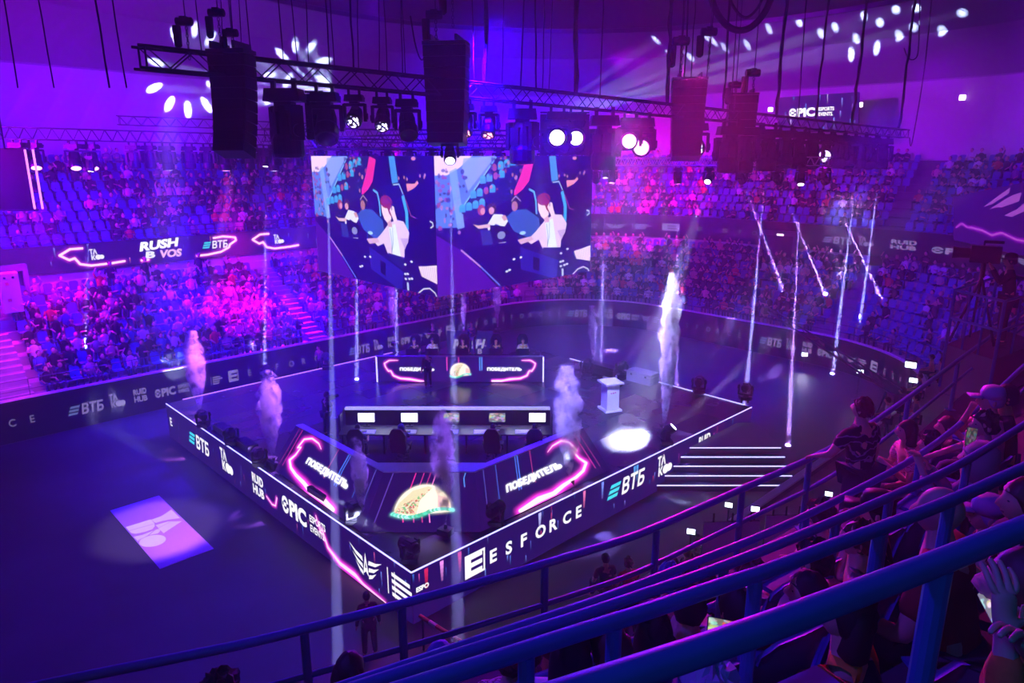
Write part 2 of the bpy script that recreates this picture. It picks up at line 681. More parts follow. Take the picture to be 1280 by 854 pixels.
def make_skirt_left():
    k = 150
    w, h = int(STAGE * k), int(1.5 * k)
    c = Canvas(w, h, NAVY)
    X = lambda e2: (STAGE - e2) * k
    Y = lambda z: (z + 0.5) * k
    streaks(c, 60, 3, [(0.05, 0.2, 0.8), (0.4, 0.1, 0.6), (0.6, 0.1, 0.3), (0.2, 0.3, 1.0)], 0.08, 0.25, 7)
    word_spaced(c, 'FORCE', X(17.5) - 1.9 * k, Y(0.12), 0.38 * k, 0.62 * k)
    logo_bank(c, X(14.9), Y(-0.05), 0.62 * k)
    logo_tako(c, X(11.75), Y(-0.12), 0.9 * k)
    logo_hub(c, X(9.1), Y(-0.12), 0.82 * k)
    logo_epic(c, X(6.95), Y(0.02), 0.62 * k)
    neon_frame(c, [(X(8.1), Y(0.12)), (X(7.7), Y(-0.05)), (X(7.45), Y(0.0)), (X(7.3), Y(0.35))], 8, k=7)
    neon_frame(c, [(X(4.75), Y(0.75)), (X(4.55), Y(0.3)), (X(4.4), Y(0.38)), (X(4.15), Y(-0.1)), (X(3.5), Y(-0.34)), (X(2.7), Y(-0.34)), (X(2.3), Y(-0.44)), (X(1.2), Y(-0.48))], [7, 8, 9, 16, 20, 22, 12, 5], k=10)
    logo_wings(c, X(2.95), Y(-0.1), 0.8 * k)
    c.rect(X(0.75), Y(-0.1), X(0.72), Y(0.7), W)
    return c.image('skirt_left')


def make_skirt_right():
    k = 150
    w, h = int(STAGE * k), int(1.5 * k)
    c = Canvas(w, h, NAVY)
    X = lambda e1: e1 * k
    Y = lambda z: (z + 0.5) * k
    streaks(c, 50, 8, [(0.05, 0.2, 0.8), (0.8, 0.1, 0.5), (0.7, 0.05, 0.2), (0.2, 0.3, 1.0)], 0.1, 0.3, 8)
    for e, col in ((0.45, (0.7, 0.02, 0.1)), (0.95, (0.9, 0.3, 0.9)), (1.55, (0.7, 0.05, 0.3)), (4.6, (0.5, 0.5, 1.0)), (6.6, (0.9, 0.2, 0.5)), (7.5, (0.2, 0.3, 1)), (9.2, (0.1, 0.4, 0.9)), (9.35, (0.1, 0.4, 0.9))):
        for i in range(5):
            c.rect(X(e) - 9 + i, Y(0.95 - 0.12 * i), X(e) + 9 - i, Y(0.83 - 0.12 * i), [q * (1 - 0.16 * i) for q in col])
    c.text('ESPO', X(0.12), Y(0.38), 0.15 * k, W, bold=0.05, wid=0.4 * k)
    logo_e(c, X(1.72), Y(0.0), 0.72 * k)
    word_spaced(c, 'ESFORCE', X(2.62), Y(0.1), 0.42 * k, 0.6 * k, bold=0.035)
    logo_bank(c, X(7.75), Y(0.1), 0.62 * k)
    logo_tako(c, X(10.55), Y(0.05), 0.8 * k)
    logo_hub(c, X(13.2), Y(0.05), 0.8 * k)
    return c.image('skirt_right')


def make_wing():
    """right hand wing of the players' booth; the left one is its mirror image apart from the word"""
    out = []
    for side in (1, -1):
        w, h = 900, 400
        c = Canvas(w, h, (0.01, 0.002, 0.07))
        m = (lambda x: x) if side > 0 else (lambda x: w - x)
        for x, col, ww in ((150, (0.05, 0.15, 0.7), 4), (300, (0.06, 0.2, 0.9), 6), (318, (0.06, 0.2, 0.9), 8), (420, (0.6, 0.05, 0.25), 4), (60, (0.1, 0.1, 0.5), 4), (815, (0.6, 0.02, 0.25), 6), (850, (0.45, 0.02, 0.2), 4)):
            c.rect(m(x) - ww / 2, 150 if x < 700 else 60, m(x) + ww / 2, 400, col)
        pts = [(560, 330), (610, 362), (690, 372), (755, 335), (770, 250), (742, 268), (752, 190), (778, 130), (728, 82), (660, 60), (560, 45), (480, 22), (380, 30), (250, 12)]
        ws = [4, 10, 14, 14, 12, 9, 14, 20, 22, 24, 30, 34, 44, 30]
        neon_frame(c, [(m(x), y) for x, y in pts], ws, hot=(1.5, 0.85, 1.15), halo=(1.2, 0.05, 0.8), k=14, gain=1.7)
        lay = Canvas(w, h)
        x0, x1 = (210, 620) if side > 0 else (900 - 625, 900 - 215)
        lay.text('ПОБЕДИТЕЛЬ', x0, 165, 62, (1.0, 0.95, 1.2), bold=0.025, wid=x1 - x0)
        glow(c, lay, 6, 1.1)
        for dx in (-2, 2):
            c.text('ПОБЕДИТЕЛЬ', x0 + dx, 165, 62, (1.6, 1.6, 1.8), bold=0.025, wid=x1 - x0)
        out.append(c.image('wing_screen'))
    return out


def make_taco():
    w, h = 560, 400
    c = Canvas(w, h, (0.01, 0.002, 0.07))
    for x, col in ((200, (0.9, 0.03, 0.3)), (250, (0.6, 0.03, 0.25)), (290, (0.5, 0.03, 0.2)), (325, (1.0, 0.2, 0.6)), (505, (0.1, 0.3, 0.9)), (60, (0.1, 0.05, 0.4))):
        c.rect(x - 3, 60 if x < 400 else 300, x + 3, 400, col)
    lay = Canvas(w, h)
    taco(lay, 290, 205, 140)
    glow(c, lay, 8, 0.9)
    taco(c, 290, 205, 140)
    return c.image('front_screen')


def make_far_desk():
    w, h = 1200, 200
    c = Canvas(w, h, (0.016, 0.004, 0.11))
    for x, col in ((505, (0.8, 0.05, 0.4)), (590, (0.5, 0.05, 0.3)), (745, (0.1, 0.3, 0.9)), (760, (0.1, 0.3, 0.9))):
        c.rect(x - 4, 90, x + 4, 200, col)
    base = [(150, 172), (85, 172), (48, 148), (55, 120), (75, 85), (92, 90), (110, 50), (160, 28), (230, 22), (300, 8), (340, 6)]
    ws = [3, 7, 7, 7, 8, 8, 10, 12, 14, 12, 5]
    neon_frame(c, base, ws, hot=(1.5, 0.9, 1.2), k=7, gain=1.5)
    neon_frame(c, [(1200 - x, y) for x, y in base], ws, hot=(1.5, 0.9, 1.2), k=7, gain=1.5)
    neon_frame(c, [(830, 8), (900, 8)], 14, hot=(1.5, 0.9, 1.2), k=7, gain=1.5)
    for x0 in (160, 800):
        lay = Canvas(w, h)
        lay.text('ПОБЕДИТЕЛЬ', x0, 85, 30, W, bold=0.025, wid=250)
        glow(c, lay, 4, 1.0)
        c.text('ПОБЕДИТЕЛЬ', x0, 85, 30, (1.6, 1.6, 1.8), bold=0.025, wid=250)
    lay = Canvas(w, h)
    taco(lay, 600, 92, 72)
    glow(c, lay, 5, 0.8)
    taco(c, 600, 92, 72)
    return c.image('far_desk_screen')


def make_cube_screen():
    w, h = 760, 440
    c = Canvas(w, h, (0.012, 0.002, 0.13))

    def q(x, y):
        u = (x - 33) / 882
        top, bot = 45 + 15 * u, 835 - 130 * u
        return u * w, (1 - (y - top) / (bot - top)) * h
    P = lambda pts, col, a=1.0: c.poly([q(*p) for p in pts], col, a)

    def E(x, y, rx, ry, col, a=1.0, ang=0.0):
        X, Y = q(x, y)
        c.ell(X, Y, rx * w / 882, ry * h / 730, col, a, ang)
    L = lambda pts, wd, col, a=1.0: c.line([q(*p) for p in pts], wd * 0.8, col, a)
    rng = random.Random(7)
    P([(20, 20), (940, 20), (940, 330), (20, 420)], (0.008, 0.002, 0.10))
    P([(20, 20), (350, 20), (180, 300), (150, 440), (20, 440)], (0.10, 0.22, 0.75))
    P([(20, 20), (240, 20), (150, 110), (90, 150), (20, 150)], (1.0, 0.72, 0.95))
    P([(170, 60), (330, 50), (190, 240), (160, 120)], (0.32, 0.45, 0.85), 0.8)
    for _ in range(70):
        E(rng.uniform(30, 190), rng.uniform(110, 470), rng.uniform(4, 11), rng.uniform(6, 15), rng.choice([(0.35, 0.05, 0.25), (0.05, 0.02, 0.2), (0.5, 0.2, 0.4), (0.03, 0.01, 0.12)]), 0.8)
    P([(100, 130), (135, 110), (170, 440), (135, 450)], (0.25, 0.45, 0.95), 0.75)
    L([(335, 55), (150, 345)], 6, (0.25, 0.6, 1.0))
    P([(335, 60), (520, 30), (470, 200), (430, 280), (200, 400), (155, 360)], (0.01, 0.01, 0.14))
    for r_, (x0, y0, n) in enumerate(((325, 112, 4), (265, 178, 4), (215, 258, 4), (160, 335, 4))):
        for i in range(n):
            x, y = x0 + i * 33, y0 - i * 10
            if rng.random() < 0.86:
                E(x, y - 6, 15, 18, (0.05, 0.42, 0.8))
                P([(x - 15, y - 6), (x + 15, y - 8), (x + 15, y + 20), (x - 15, y + 22)], (0.04, 0.36, 0.75))
            else:
                E(x, y, 12, 20, (0.4, 0.08, 0.2))
    for _ in range(36):
        E(rng.uniform(300, 470), rng.uniform(60, 250), rng.uniform(4, 9), rng.uniform(6, 13), rng.choice([(0.4, 0.06, 0.2), (0.5, 0.2, 0.25), (0.02, 0.01, 0.12), (0.05, 0.05, 0.3)]), 0.85)
    P([(500, 55), (545, 72), (515, 190), (480, 235), (430, 275), (432, 240), (470, 150)], (0.9, 0.03, 0.3))
    P([(560, 30), (940, 30), (940, 560), (740, 560), (700, 400), (560, 250)], (0.004, 0.001, 0.09))
    P([(632, 50), (672, 55), (690, 185), (650, 200)], (0.06, 0.3, 0.75))
    P([(560, 215), (690, 185), (750, 330), (740, 470), (560, 440)], (0.006, 0.004, 0.14))
    L([(515, 235), (545, 250), (556, 300), (560, 370)], 9, (0.12, 0.5, 0.9))
    L([(655, 200), (695, 195), (718, 240)], 5, (0.4, 0.6, 0.9))
    L([(716, 250), (738, 330), (738, 410)], 20, (0.06, 0.42, 0.9))
    L([(735, 270), (765, 345), (795, 352)], 3, (0.5, 0.08, 0.4))
    E(790, 110, 45, 70, (0.01, 0.002, 0.07))
    P([(742, 190), (795, 188), (812, 172), (820, 185), (790, 210), (748, 228)], (0.85, 0.3, 0.4))
    E(792, 70, 14, 9, (0.75, 0.25, 0.35))
    for x, y in ((695, 165), (730, 160), (748, 168), (830, 150), (860, 145), (855, 155)):
        E(x, y, 5, 9, (0.6, 0.25, 0.4), 0.8)
    L([(880, 355), (897, 360), (900, 375), (885, 385)], 5, (0.7, 0.8, 0.9))
    # the far three players
    E(255, 345, 20, 30, (0.35, 0.05, 0.1)); E(262, 352, 12, 18, (0.75, 0.3, 0.35))
    P([(205, 420), (240, 380), (285, 385), (300, 440), (230, 470)], (0.01, 0.01, 0.1))
    P([(285, 430), (320, 370), (365, 372), (398, 410), (375, 445), (330, 425), (290, 465)], (0.85, 0.85, 1.0))
    P([(212, 424), (238, 432), (300, 424), (300, 444), (240, 450)], (0.8, 0.5, 0.5))
    E(312, 338, 24, 32, (0.06, 0.02, 0.06)); E(308, 350, 14, 20, (0.75, 0.35, 0.35))
    P([(385, 390), (430, 350), (500, 345), (575, 395), (585, 480), (520, 510), (430, 470)], (0.03, 0.10, 0.45))
    E(440, 305, 30, 40, (0.03, 0.01, 0.06)); E(434, 328, 17, 28, (0.45, 0.18, 0.2))
    L([(415, 300), (440, 272), (468, 300)], 4, (0.5, 0.35, 0.5))
    P([(360, 385), (380, 375), (395, 400), (375, 410)], (0.7, 0.35, 0.35))
    P([(300, 430), (380, 440), (410, 480), (330, 520), (300, 480)], (0.005, 0.002, 0.04))
    E(360, 490, 22, 22, (0.25, 0.28, 0.5)); P([(345, 535), (385, 528), (385, 548), (350, 555)], (0.7, 0.7, 0.9))
    P([(250, 460), (300, 460), (320, 560), (260, 560)], (0.02, 0.03, 0.25))
    # tables and floor
    P([(20, 470), (150, 570), (370, 810), (20, 850)], (0.07, 0.004, 0.33))
    P([(150, 560), (480, 520), (720, 640), (720, 780), (370, 830)], (0.005, 0.001, 0.12))
    L([(150, 568), (250, 670)], 7, (0.55, 0.25, 0.7)); L([(250, 670), (350, 780)], 6, (0.12, 0.2, 0.8))
    P([(465, 560), (700, 640), (690, 750), (470, 690)], (0.015, 0.01, 0.32))
    P([(543, 618), (582, 630), (578, 702), (543, 690)], (0.003, 0.0, 0.05))
    P([(445, 490), (520, 510), (525, 530), (470, 530)], (0.01, 0.02, 0.15)); E(480, 480, 18, 10, (0.4, 0.7, 1.0))
    # the young man with his hand to the headphones
    P([(505, 525), (560, 470), (612, 410), (665, 378), (715, 380), (750, 430), (740, 480), (715, 520), (712, 570), (600, 572), (575, 520), (530, 545)], (0.85, 0.62, 0.9))
    P([(612, 420), (660, 400), (690, 570), (635, 572)], (0.85, 0.95, 1.1))
    P([(690, 470), (745, 460), (718, 522)], (0.6, 0.4, 0.75))
    P([(600, 380), (628, 375), (640, 420), (612, 425)], (0.75, 0.4, 0.5))
    P([(568, 308), (600, 295), (632, 330), (635, 380), (605, 402), (588, 388), (572, 352)], (1.0, 0.72, 0.8))
    E(603, 292, 40, 36, (0.3, 0.02, 0.10)); P([(600, 300), (640, 300), (638, 370), (620, 350)], (0.3, 0.02, 0.12))
    P([(625, 335), (640, 308), (655, 312), (662, 345), (672, 375), (655, 400), (645, 375)], (1.0, 0.72, 0.85))
    L([(612, 268), (640, 300), (640, 330)], 5, (0.05, 0.02, 0.2))
    L([(622, 430), (632, 500), (628, 560), (640, 500), (640, 425)], 3, (0.03, 0.15, 0.15))
    P([(505, 505), (530, 500), (545, 520), (470, 545), (450, 520)], (0.75, 0.45, 0.6))
    P([(600, 565), (715, 565), (700, 630), (620, 600)], (0.01, 0.01, 0.15))
    for x, y in ((716, 600), (758, 575), (714, 650), (716, 675), (740, 668), (757, 662), (730, 645), (470, 620), (430, 630), (390, 700), (405, 692)):
        E(x, y, 8, 6, (0.75, 0.8, 1.0))
    P([(722, 690), (734, 690), (736, 745), (724, 745)], (0.5, 0.6, 0.9))
    P([(802, 588), (850, 575), (930, 550), (930, 645), (820, 632)], (0.95, 0.75, 0.9))
    for i in range(9):
        L([(815 + i * 12, 582 - i * 2), (825 + i * 12, 634)], 3, (0.6, 0.4, 0.6))
    L([(795, 725), (830, 692), (868, 678), (900, 690), (914, 712)], 5, (0.75, 0.75, 0.9))
    c.soft(1, 1)
    return c.image('match_picture')


def make_sign():
    c = Canvas(640, 320, (0.012, 0.003, 0.10))
    streaks(c, 22, 5, [(0.1, 0.3, 0.9), (0.2, 0.25, 0.8), (0.5, 0.4, 0.8)], 0.1, 0.3, 10)
    logo_epic(c, 90, 128, 82)
    return c.image('wall_sign')


def make_ribbon():
    """the ribbon board over the left stand: 24 m by 1.3 m"""
    k = 80
    c = Canvas(24 * k, int(1.3 * k), (0.012, 0.003, 0.09))
    X = lambda e: (e + 4.0) * k
    streaks(c, 26, 11, [(0.3, 0.3, 0.9), (0.9, 0.2, 0.5), (0.4, 0.1, 0.6)], 0.15, 0.4, 5)
    left = [(0.35, 88), (-0.25, 88), (-0.75, 66), (-0.35, 44), (-0.1, 50), (0.1, 24), (0.6, 14), (1.6, 16), (2.2, 20)]
    right = [(7.0, 88), (7.6, 92), (8.3, 84), (8.35, 70), (7.95, 52), (7.9, 40), (7.4, 22), (6.6, 14), (6.0, 14)]
    for pts in (left, right, [(x + 10.1, y) for x, y in left]):
        neon_frame(c, [(X(x), y) for x, y in pts], 9, hot=(1.6, 0.9, 1.1), k=5, gain=0.7)
    neon_frame(c, [(X(3.0), 16), (X(3.4), 16)], 8, hot=(1.6, 0.9, 1.0), k=4)
    logo_tako(c, X(0.6), 36, 46)
    logo_tako(c, X(10.7), 36, 46)
    c.text('RUSH', X(3.0), 54, 40, (1.3, 1.3, 1.3), bold=0.05, wid=2.0 * k, shear=0.3, rot=0.06)
    c.text('B', X(3.25), 22, 30, (1.0, 1.0, 1.2), bold=0.05, wid=0.5 * k, shear=0.2)
    c.text('VOS', X(3.95), 18, 36, (1.0, 0.55, 0.9), bold=0.05, wid=1.2 * k, shear=0.2)
    logo_bank(c, X(6.35), 40, 36)
    return c.image('ribbon')


def make_rush():
    c = Canvas(500, 320, (0.03, 0.02, 0.28))
    c.text('RUSH', 60, 120, 110, (0.75, 0.7, 1.2), bold=0.04, wid=330, shear=0.25)
    c.text('B', 330, 60, 60, (0.6, 0.45, 1.0), bold=0.04, wid=50)
    neon_frame(c, [(340, 150), (360, 230), (380, 160), (420, 150)], 6, hot=(0.6, 0.5, 1.0), halo=(0.3, 0.1, 0.8))
    return c.image('rush_panel')


BANNER = (-3.75, -2.2, 7.1, 11.9)          # e1 and e2 range of the vinyl on the rink floor


def make_floor_logo():
    w, h = 310, 960
    c = Canvas(w, h, (0, 0, 0))
    t = np.clip((np.arange(h)[:, None] / h * 0.75 + (1 - np.arange(w)[None, :] / w) * 0.25 - 0.1) / 0.8, 0, 1)[..., None]
    c.a = np.array((0.95, 0.30, 0.95)) * (1 - t) + np.array((0.38, 0.14, 1.0)) * t

    def q(x, y):
        e1, e2 = to_stage(at_z(130 + x / 7.767, 610 + y / 7.767, -0.5))
        return ((e1 - BANNER[0]) / (BANNER[1] - BANNER[0]) * w, (e2 - BANNER[2]) / (BANNER[3] - BANNER[2]) * h)
    gap = (0.55, 0.22, 1.0)
    P = lambda pts, col=(1.0, 0.92, 1.0): c.poly([q(*p) for p in pts], col)
    P([(210, 383), (455, 308), (490, 345), (495, 375), (470, 405), (400, 430), (310, 450), (262, 442)])
    c.line([q(245, 420), q(475, 355)], 4, gap)
    P([(460, 312), (560, 275), (655, 213), (740, 297), (640, 310), (565, 325), (500, 345)])
    P([(500, 365), (620, 330), (760, 325), (578, 445)])
    c.line([q(535, 390), q(640, 335)], 3, gap)
    P([(285, 478), (370, 460), (515, 405), (545, 400), (545, 425), (525, 445), (430, 465), (330, 522)])
    c.line([q(330, 515), q(430, 465), q(495, 410)], 5, gap)
    P([(472 + 131 * math.cos(k / 15 * math.pi) + 8 * math.sin(k / 15 * math.pi), 518 - 22 * math.cos(k / 15 * math.pi) + 55 * math.sin(k / 15 * math.pi)) for k in range(30)])
    return c.image('floor_banner')


def make_shirt():
    c = Canvas(400, 320, (0.006, 0.008, 0.06))
    g = (0.10, 0.10, 0.32)
    c.text('DEMO IS OVER', 100, 268, 18, g, wid=200)
    c.text('LEAGUE TEAM', 20, 160, 90, g, bold=0.02, wid=360)
    c.text('BEST CHOICE', 60, 95, 44, g, bold=0.02, wid=280)
    c.text('FOR THE WINNERS', 110, 50, 16, g, wid=180)
    return c.image('shirt_print')


def make_phone(seed, tint):
    c = Canvas(160, 80, [q * 0.2 for q in tint])
    rng = random.Random(seed)
    for _ in range(40):
        c.ell(rng.uniform(0, 160), rng.uniform(0, 80), rng.uniform(4, 22), rng.uniform(3, 12), [q * rng.uniform(0.1, 1.3) for q in tint], 0.6)
    c.soft(2, 1)
    return c.image('phone_picture')


def make_upper_screen():
    c = Canvas(640, 400, (0.02, 0.002, 0.12))
    neon_frame(c, [(20, 110), (70, 140), (120, 90), (250, 85), (320, 70), (400, 95), (520, 75), (640, 80)], 9, hot=(0.55, 0.1, 0.7), halo=(0.35, 0.0, 0.5), k=8)
    for pts in ([(250, 250), (380, 330), (470, 380), (460, 330), (330, 265)], [(300, 220), (440, 290), (560, 330), (540, 280), (400, 230)], [(420, 190), (520, 235), (600, 290), (600, 240), (480, 190)]):
        c.poly(pts, (0.4, 0.08, 0.6))
    return c.image('upper_screen')


IMG_ADS = make_ads()
IMG_SKL, IMG_SKR = make_skirt_left(), make_skirt_right()
IMG_WINGS = make_wing()
IMG_TACO, IMG_FAR = make_taco(), make_far_desk()
IMG_CUBE, IMG_SIGN, IMG_RIBBON = make_cube_screen(), make_sign(), make_ribbon()
IMG_FLOOR = make_floor_logo()
IMG_RUSH, IMG_SHIRT, IMG_UPPER = make_rush(), make_shirt(), make_upper_screen()
IMG_PHONE = [make_phone(1, (1.0, 0.85, 0.7)), make_phone(2, (0.9, 0.9, 1.0))]


# ------------------------------------------------------------------ shared materials
M_BLACK = mat('black_paint', (0.012, 0.012, 0.016), 0.45)
M_MATTE = mat('black_matte', (0.02, 0.02, 0.026), 0.8)
M_STEEL = mat('dark_steel', (0.10, 0.10, 0.13), 0.4, 0.8)
M_ALU = mat('truss_metal', (0.07, 0.07, 0.085), 0.45, 0.7)
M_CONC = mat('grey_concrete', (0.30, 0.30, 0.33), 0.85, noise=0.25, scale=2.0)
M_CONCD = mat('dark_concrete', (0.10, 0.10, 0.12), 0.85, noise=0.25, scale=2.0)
M_WALL = mat('pale_cladding', (0.62, 0.60, 0.66), 0.75, noise=0.06, scale=0.6)
M_DARKWALL = mat('dark_cladding', (0.16, 0.15, 0.19), 0.7, noise=0.15, scale=1.0)
M_ROOF = mat('dark_roof', (0.02, 0.02, 0.03), 0.7, noise=0.3, scale=1.0)
M_WHITE = mat('white_paint', (0.8, 0.8, 0.82), 0.5)
M_STRIP = mat('led_strip', (0.5, 0.5, 0.6), 0.4, emit=(0.42, 0.40, 1.0), estr=1.2)
M_STRIPP = mat('led_strip_lilac', (0.5, 0.4, 0.6), 0.4, emit=(0.6, 0.22, 1.0), estr=0.7)
M_RAIL = mat('blue_rail_paint', (0.05, 0.14, 0.42), 0.38, noise=0.12, scale=14.0)
M_SEAT = mat('blue_seat_plastic', (0.05, 0.10, 0.42), 0.45)
M_SEATF = mat('faded_seat_plastic', (0.16, 0.2, 0.5), 0.55)

F0 = -0.5                                   # level of the covered rink floor

# ------------------------------------------------------------------ floor
def make_floor():
    m = bpy.data.materials.new('rink_floor')
    m.use_nodes = True
    nt = m.node_tree
    b = nt.nodes['Principled BSDF']
    tc = nt.nodes.new('ShaderNodeTexCoord')
    n1 = nt.nodes.new('ShaderNodeTexNoise')
    n1.inputs['Scale'].default_value = 0.22
    n1.inputs['Detail'].default_value = 5
    r = nt.nodes.new('ShaderNodeValToRGB')
    r.color_ramp.elements[0].position, r.color_ramp.elements[1].position = 0.35, 0.7
    r.color_ramp.elements[0].color = (0.03, 0.027, 0.045, 1)
    r.color_ramp.elements[1].color = (0.085, 0.078, 0.105, 1)
    nt.links.new(tc.outputs['Object'], n1.inputs['Vector'])
    nt.links.new(n1.outputs[0], r.inputs[0])
    nt.links.new(r.outputs[0], b.inputs['Base Color'])
    b.inputs['Roughness'].default_value = 0.55
    mb = MB().prism([(-70, -10), (70, -10), (70, 90), (-70, 90)], -0.3, 0.0)
    o = mb.build('floor', m)
    o.location = (0, 0, F0)
    tag(o, kind='structure')


make_floor()

# ------------------------------------------------------------------ the bowl: a rounded rectangle swept outwards
RS, RE1, RE2, NEAR = 8.0, 30.3, 21.1, -4.6


def bowl_path():
    """list of (foot point, outward normal, length so far) round the rink, stage coordinates"""
    out = []
    x = -42.0
    while x < RE1 - RS - 0.01:
        out.append(((x, RE2), (0, 1)))
        x += 2.0
    for k in range(11):
        a = math.pi / 2 * (1 - k / 10)
        out.append(((RE1 - RS + RS * math.cos(a), RE2 - RS + RS * math.sin(a)), (math.cos(a), math.sin(a))))
    for y in (11.2, 9.2, 7.2, 5.2):
        out.append(((RE1, y), (1, 0)))
    for k in range(11):
        a = -math.pi / 2 * k / 10
        out.append(((RE1 - RS + RS * math.cos(a), NEAR + RS + RS * math.sin(a)), (math.cos(a), math.sin(a))))
    x = RE1 - RS - 2
    while x > -2.1:
        out.append(((x, NEAR), (0, -1)))
        x -= 2.0
    s, res, last = 0.0, [], None
    for p, n in out:
        if last is not None:
            s += math.hypot(p[0] - last[0], p[1] - last[1])
        last = p
        res.append((p, n, s))
    return res


PATH = bowl_path()
I_LEFT = max(i for i, q in enumerate(PATH) if q[1] == (0, 1))
I_R0 = min(i for i, q in enumerate(PATH) if q[1] == (1, 0) and q[0][0] == RE1) - 1
I_R1 = max(i for i, q in enumerate(PATH) if q[1] == (1, 0) and q[0][0] == RE1)


def bp(i, d):
    (x, y), (nx, ny), s = PATH[i]
    return (x + nx * d, y + ny * d)


def sweep(name, prof, i0, i1, m, kind='structure', uvk=None, s_off=0.0, parent=None, closed=False):
    """prof: list of (d, z); swept from path index i0 to i1"""
    mb = MB()
    n = len(prof)
    base = PATH[i0][2]
    ring = [[S(*bp(i, d), z) for d, z in prof] for i in range(i0, i1 + 1)]
    for a in range(i1 - i0):
        sa, sb = PATH[i0 + a][2] + s_off, PATH[i0 + a + 1][2] + s_off
        for k in range(n if closed else n - 1):
            l = (k + 1) % n
            ps = [ring[a][k], ring[a + 1][k], ring[a + 1][l], ring[a][l]]
            if uvk:
                u0, u1 = sa / uvk, sb / uvk
                mb.quad_uv(ps, [(u0, 0), (u1, 0), (u1, 1), (u0, 1)])
            else:
                mb.add(ps, [(0, 1, 2, 3)])
    o = mb.build(name, m, parent)
    if kind and parent is None:
        tag(o, kind=kind)
    return o


NROW, ROWD, ROWH = 8, 0.8, 0.42
U_D0, U_Z0, U_NROW, U_ROWD, U_ROWH = 8.0, 6.2, 9, 0.8, 0.5


def lower_profile():
    p = [(0.0, F0), (0.0, 1.1), (0.5, 1.1)]
    for r in range(NROW):
        z = 1.1 + ROWH * r
        p += [(0.5 + ROWD * r, z), (0.5 + ROWD * (r + 1), z), (0.5 + ROWD * (r + 1), z + ROWH)]
    return p


LAST = len(PATH) - 1
LOW_D1 = 0.5 + ROWD * NROW
LOW_Z1 = 1.1 + ROWH * NROW
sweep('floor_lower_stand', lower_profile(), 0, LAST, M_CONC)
sweep('wall_concourse', [(LOW_D1, LOW_Z1), (LOW_D1, LOW_Z1 + 0.45), (LOW_D1 + 0.15, LOW_Z1 + 0.45), (LOW_D1 + 0.15, LOW_Z1), (LOW_D1 + 1.0, LOW_Z1), (LOW_D1 + 1.0, 6.4)], 0, I_R1, M_WALL)
up = [(U_D0 - 0.3, 5.3), (U_D0 - 0.3, 6.6), (U_D0, 6.6), (U_D0, U_Z0)]
for r in range(U_NROW):
    z = U_Z0 + U_ROWH * r
    up += [(U_D0 + U_ROWD * r, z), (U_D0 + U_ROWD * (r + 1), z), (U_D0 + U_ROWD * (r + 1), z + U_ROWH)]
up += [(U_D0 + U_ROWD * U_NROW + 0.8, U_Z0 + U_ROWH * U_NROW)]
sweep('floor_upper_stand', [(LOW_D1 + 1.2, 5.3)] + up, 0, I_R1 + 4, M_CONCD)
UP_D1 = U_D0 + U_ROWD * U_NROW + 0.8
RIM_Z = 10.75
sweep('trim_rim', [(UP_D1, U_Z0 + U_ROWH * U_NROW), (UP_D1, RIM_Z), (UP_D1 + 0.25, RIM_Z)], 0, I_R1 + 4, M_WALL)

# boards round the rink, each straight or curved run a thing of its own
def boards(i0, i1, label, s_off, name='advertising_board'):
    base = S(*PATH[(i0 + i1) // 2][0], F0)
    o = thing(name, label, 'board', base)
    m = MATS.get('ads') or img_mat('ads', IMG_ADS, 0.22)
    MATS['ads'] = m
    f = sweep('printed_face', [(-0.16, F0 + 0.05), (-0.16, 1.3)], i0, i1, m, None, 13.8, s_off, parent=o)
    h = sweep('housing', [(-0.15, F0 + 0.02), (-0.15, 1.3), (0.02, 1.3), (0.02, F0 + 0.02)], i0, i1, M_DARKWALL, None, parent=o, closed=True)
    c = sweep('top_cap', [(-0.18, 1.3), (-0.18, 1.36), (0.05, 1.36), (0.05, 1.3)], i0, i1, M_WHITE, None, parent=o, closed=True)
    for q in (f, h, c):
        q.location = -base
    return o


boards(0, I_LEFT, 'long straight run of dim advertising board below the left stand', 0.55 + 13.8 * 3 - 39.6)
boards(I_LEFT, I_R0, 'curved run of advertising board behind the stage, in the far corner', 13.05)
boards(I_R0, I_R1 + 4, 'dim advertising board below the right hand stand, past the stage stairs', 13.05)

boards(I_R1 + 4, LAST, 'near run of boards seen from behind its pale top edge, below the guard rail', 13.05)

# facia of the upper stand
def facia(i0, i1, image, mname, label, k, s_off, strength, z0=5.3, z1=6.6, name='ribbon_board'):
    base = S(*PATH[(i0 + i1) // 2][0], z0)
    o = thing(name, label, 'display', base)
    f = sweep('display_face', [(U_D0 - 0.42, z0), (U_D0 - 0.42, z1)], i0, i1, img_mat(mname, image, strength), None, k, s_off, parent=o)
    h = sweep('housing', [(U_D0 - 0.41, z0 - 0.03), (U_D0 - 0.41, z1 + 0.03), (U_D0 - 0.3, z1 + 0.03), (U_D0 - 0.3, z0 - 0.03)], i0, i1, M_BLACK, None, parent=o, closed=True)
    for q in (f, h):
        q.location = -base


facia(18, I_LEFT - 2, IMG_RIBBON, 'ribbon', 'lit ribbon display with pink neon outlines over the left stand', 24.0, 9.9, 0.6)
facia(I_R0 - 4, I_R1 + 5, IMG_ADS, 'facia_ads', 'long dim board with sponsors lettering on the front of the right upper stand', 19.0, 11.6, 0.22, 5.0, 6.6, 'facia_board')

# wall from the rim of the bowl up to the dark roof disc
RC, RR, RZ = Vector((4.5, 34.7, 0)), 21.1, 20.0


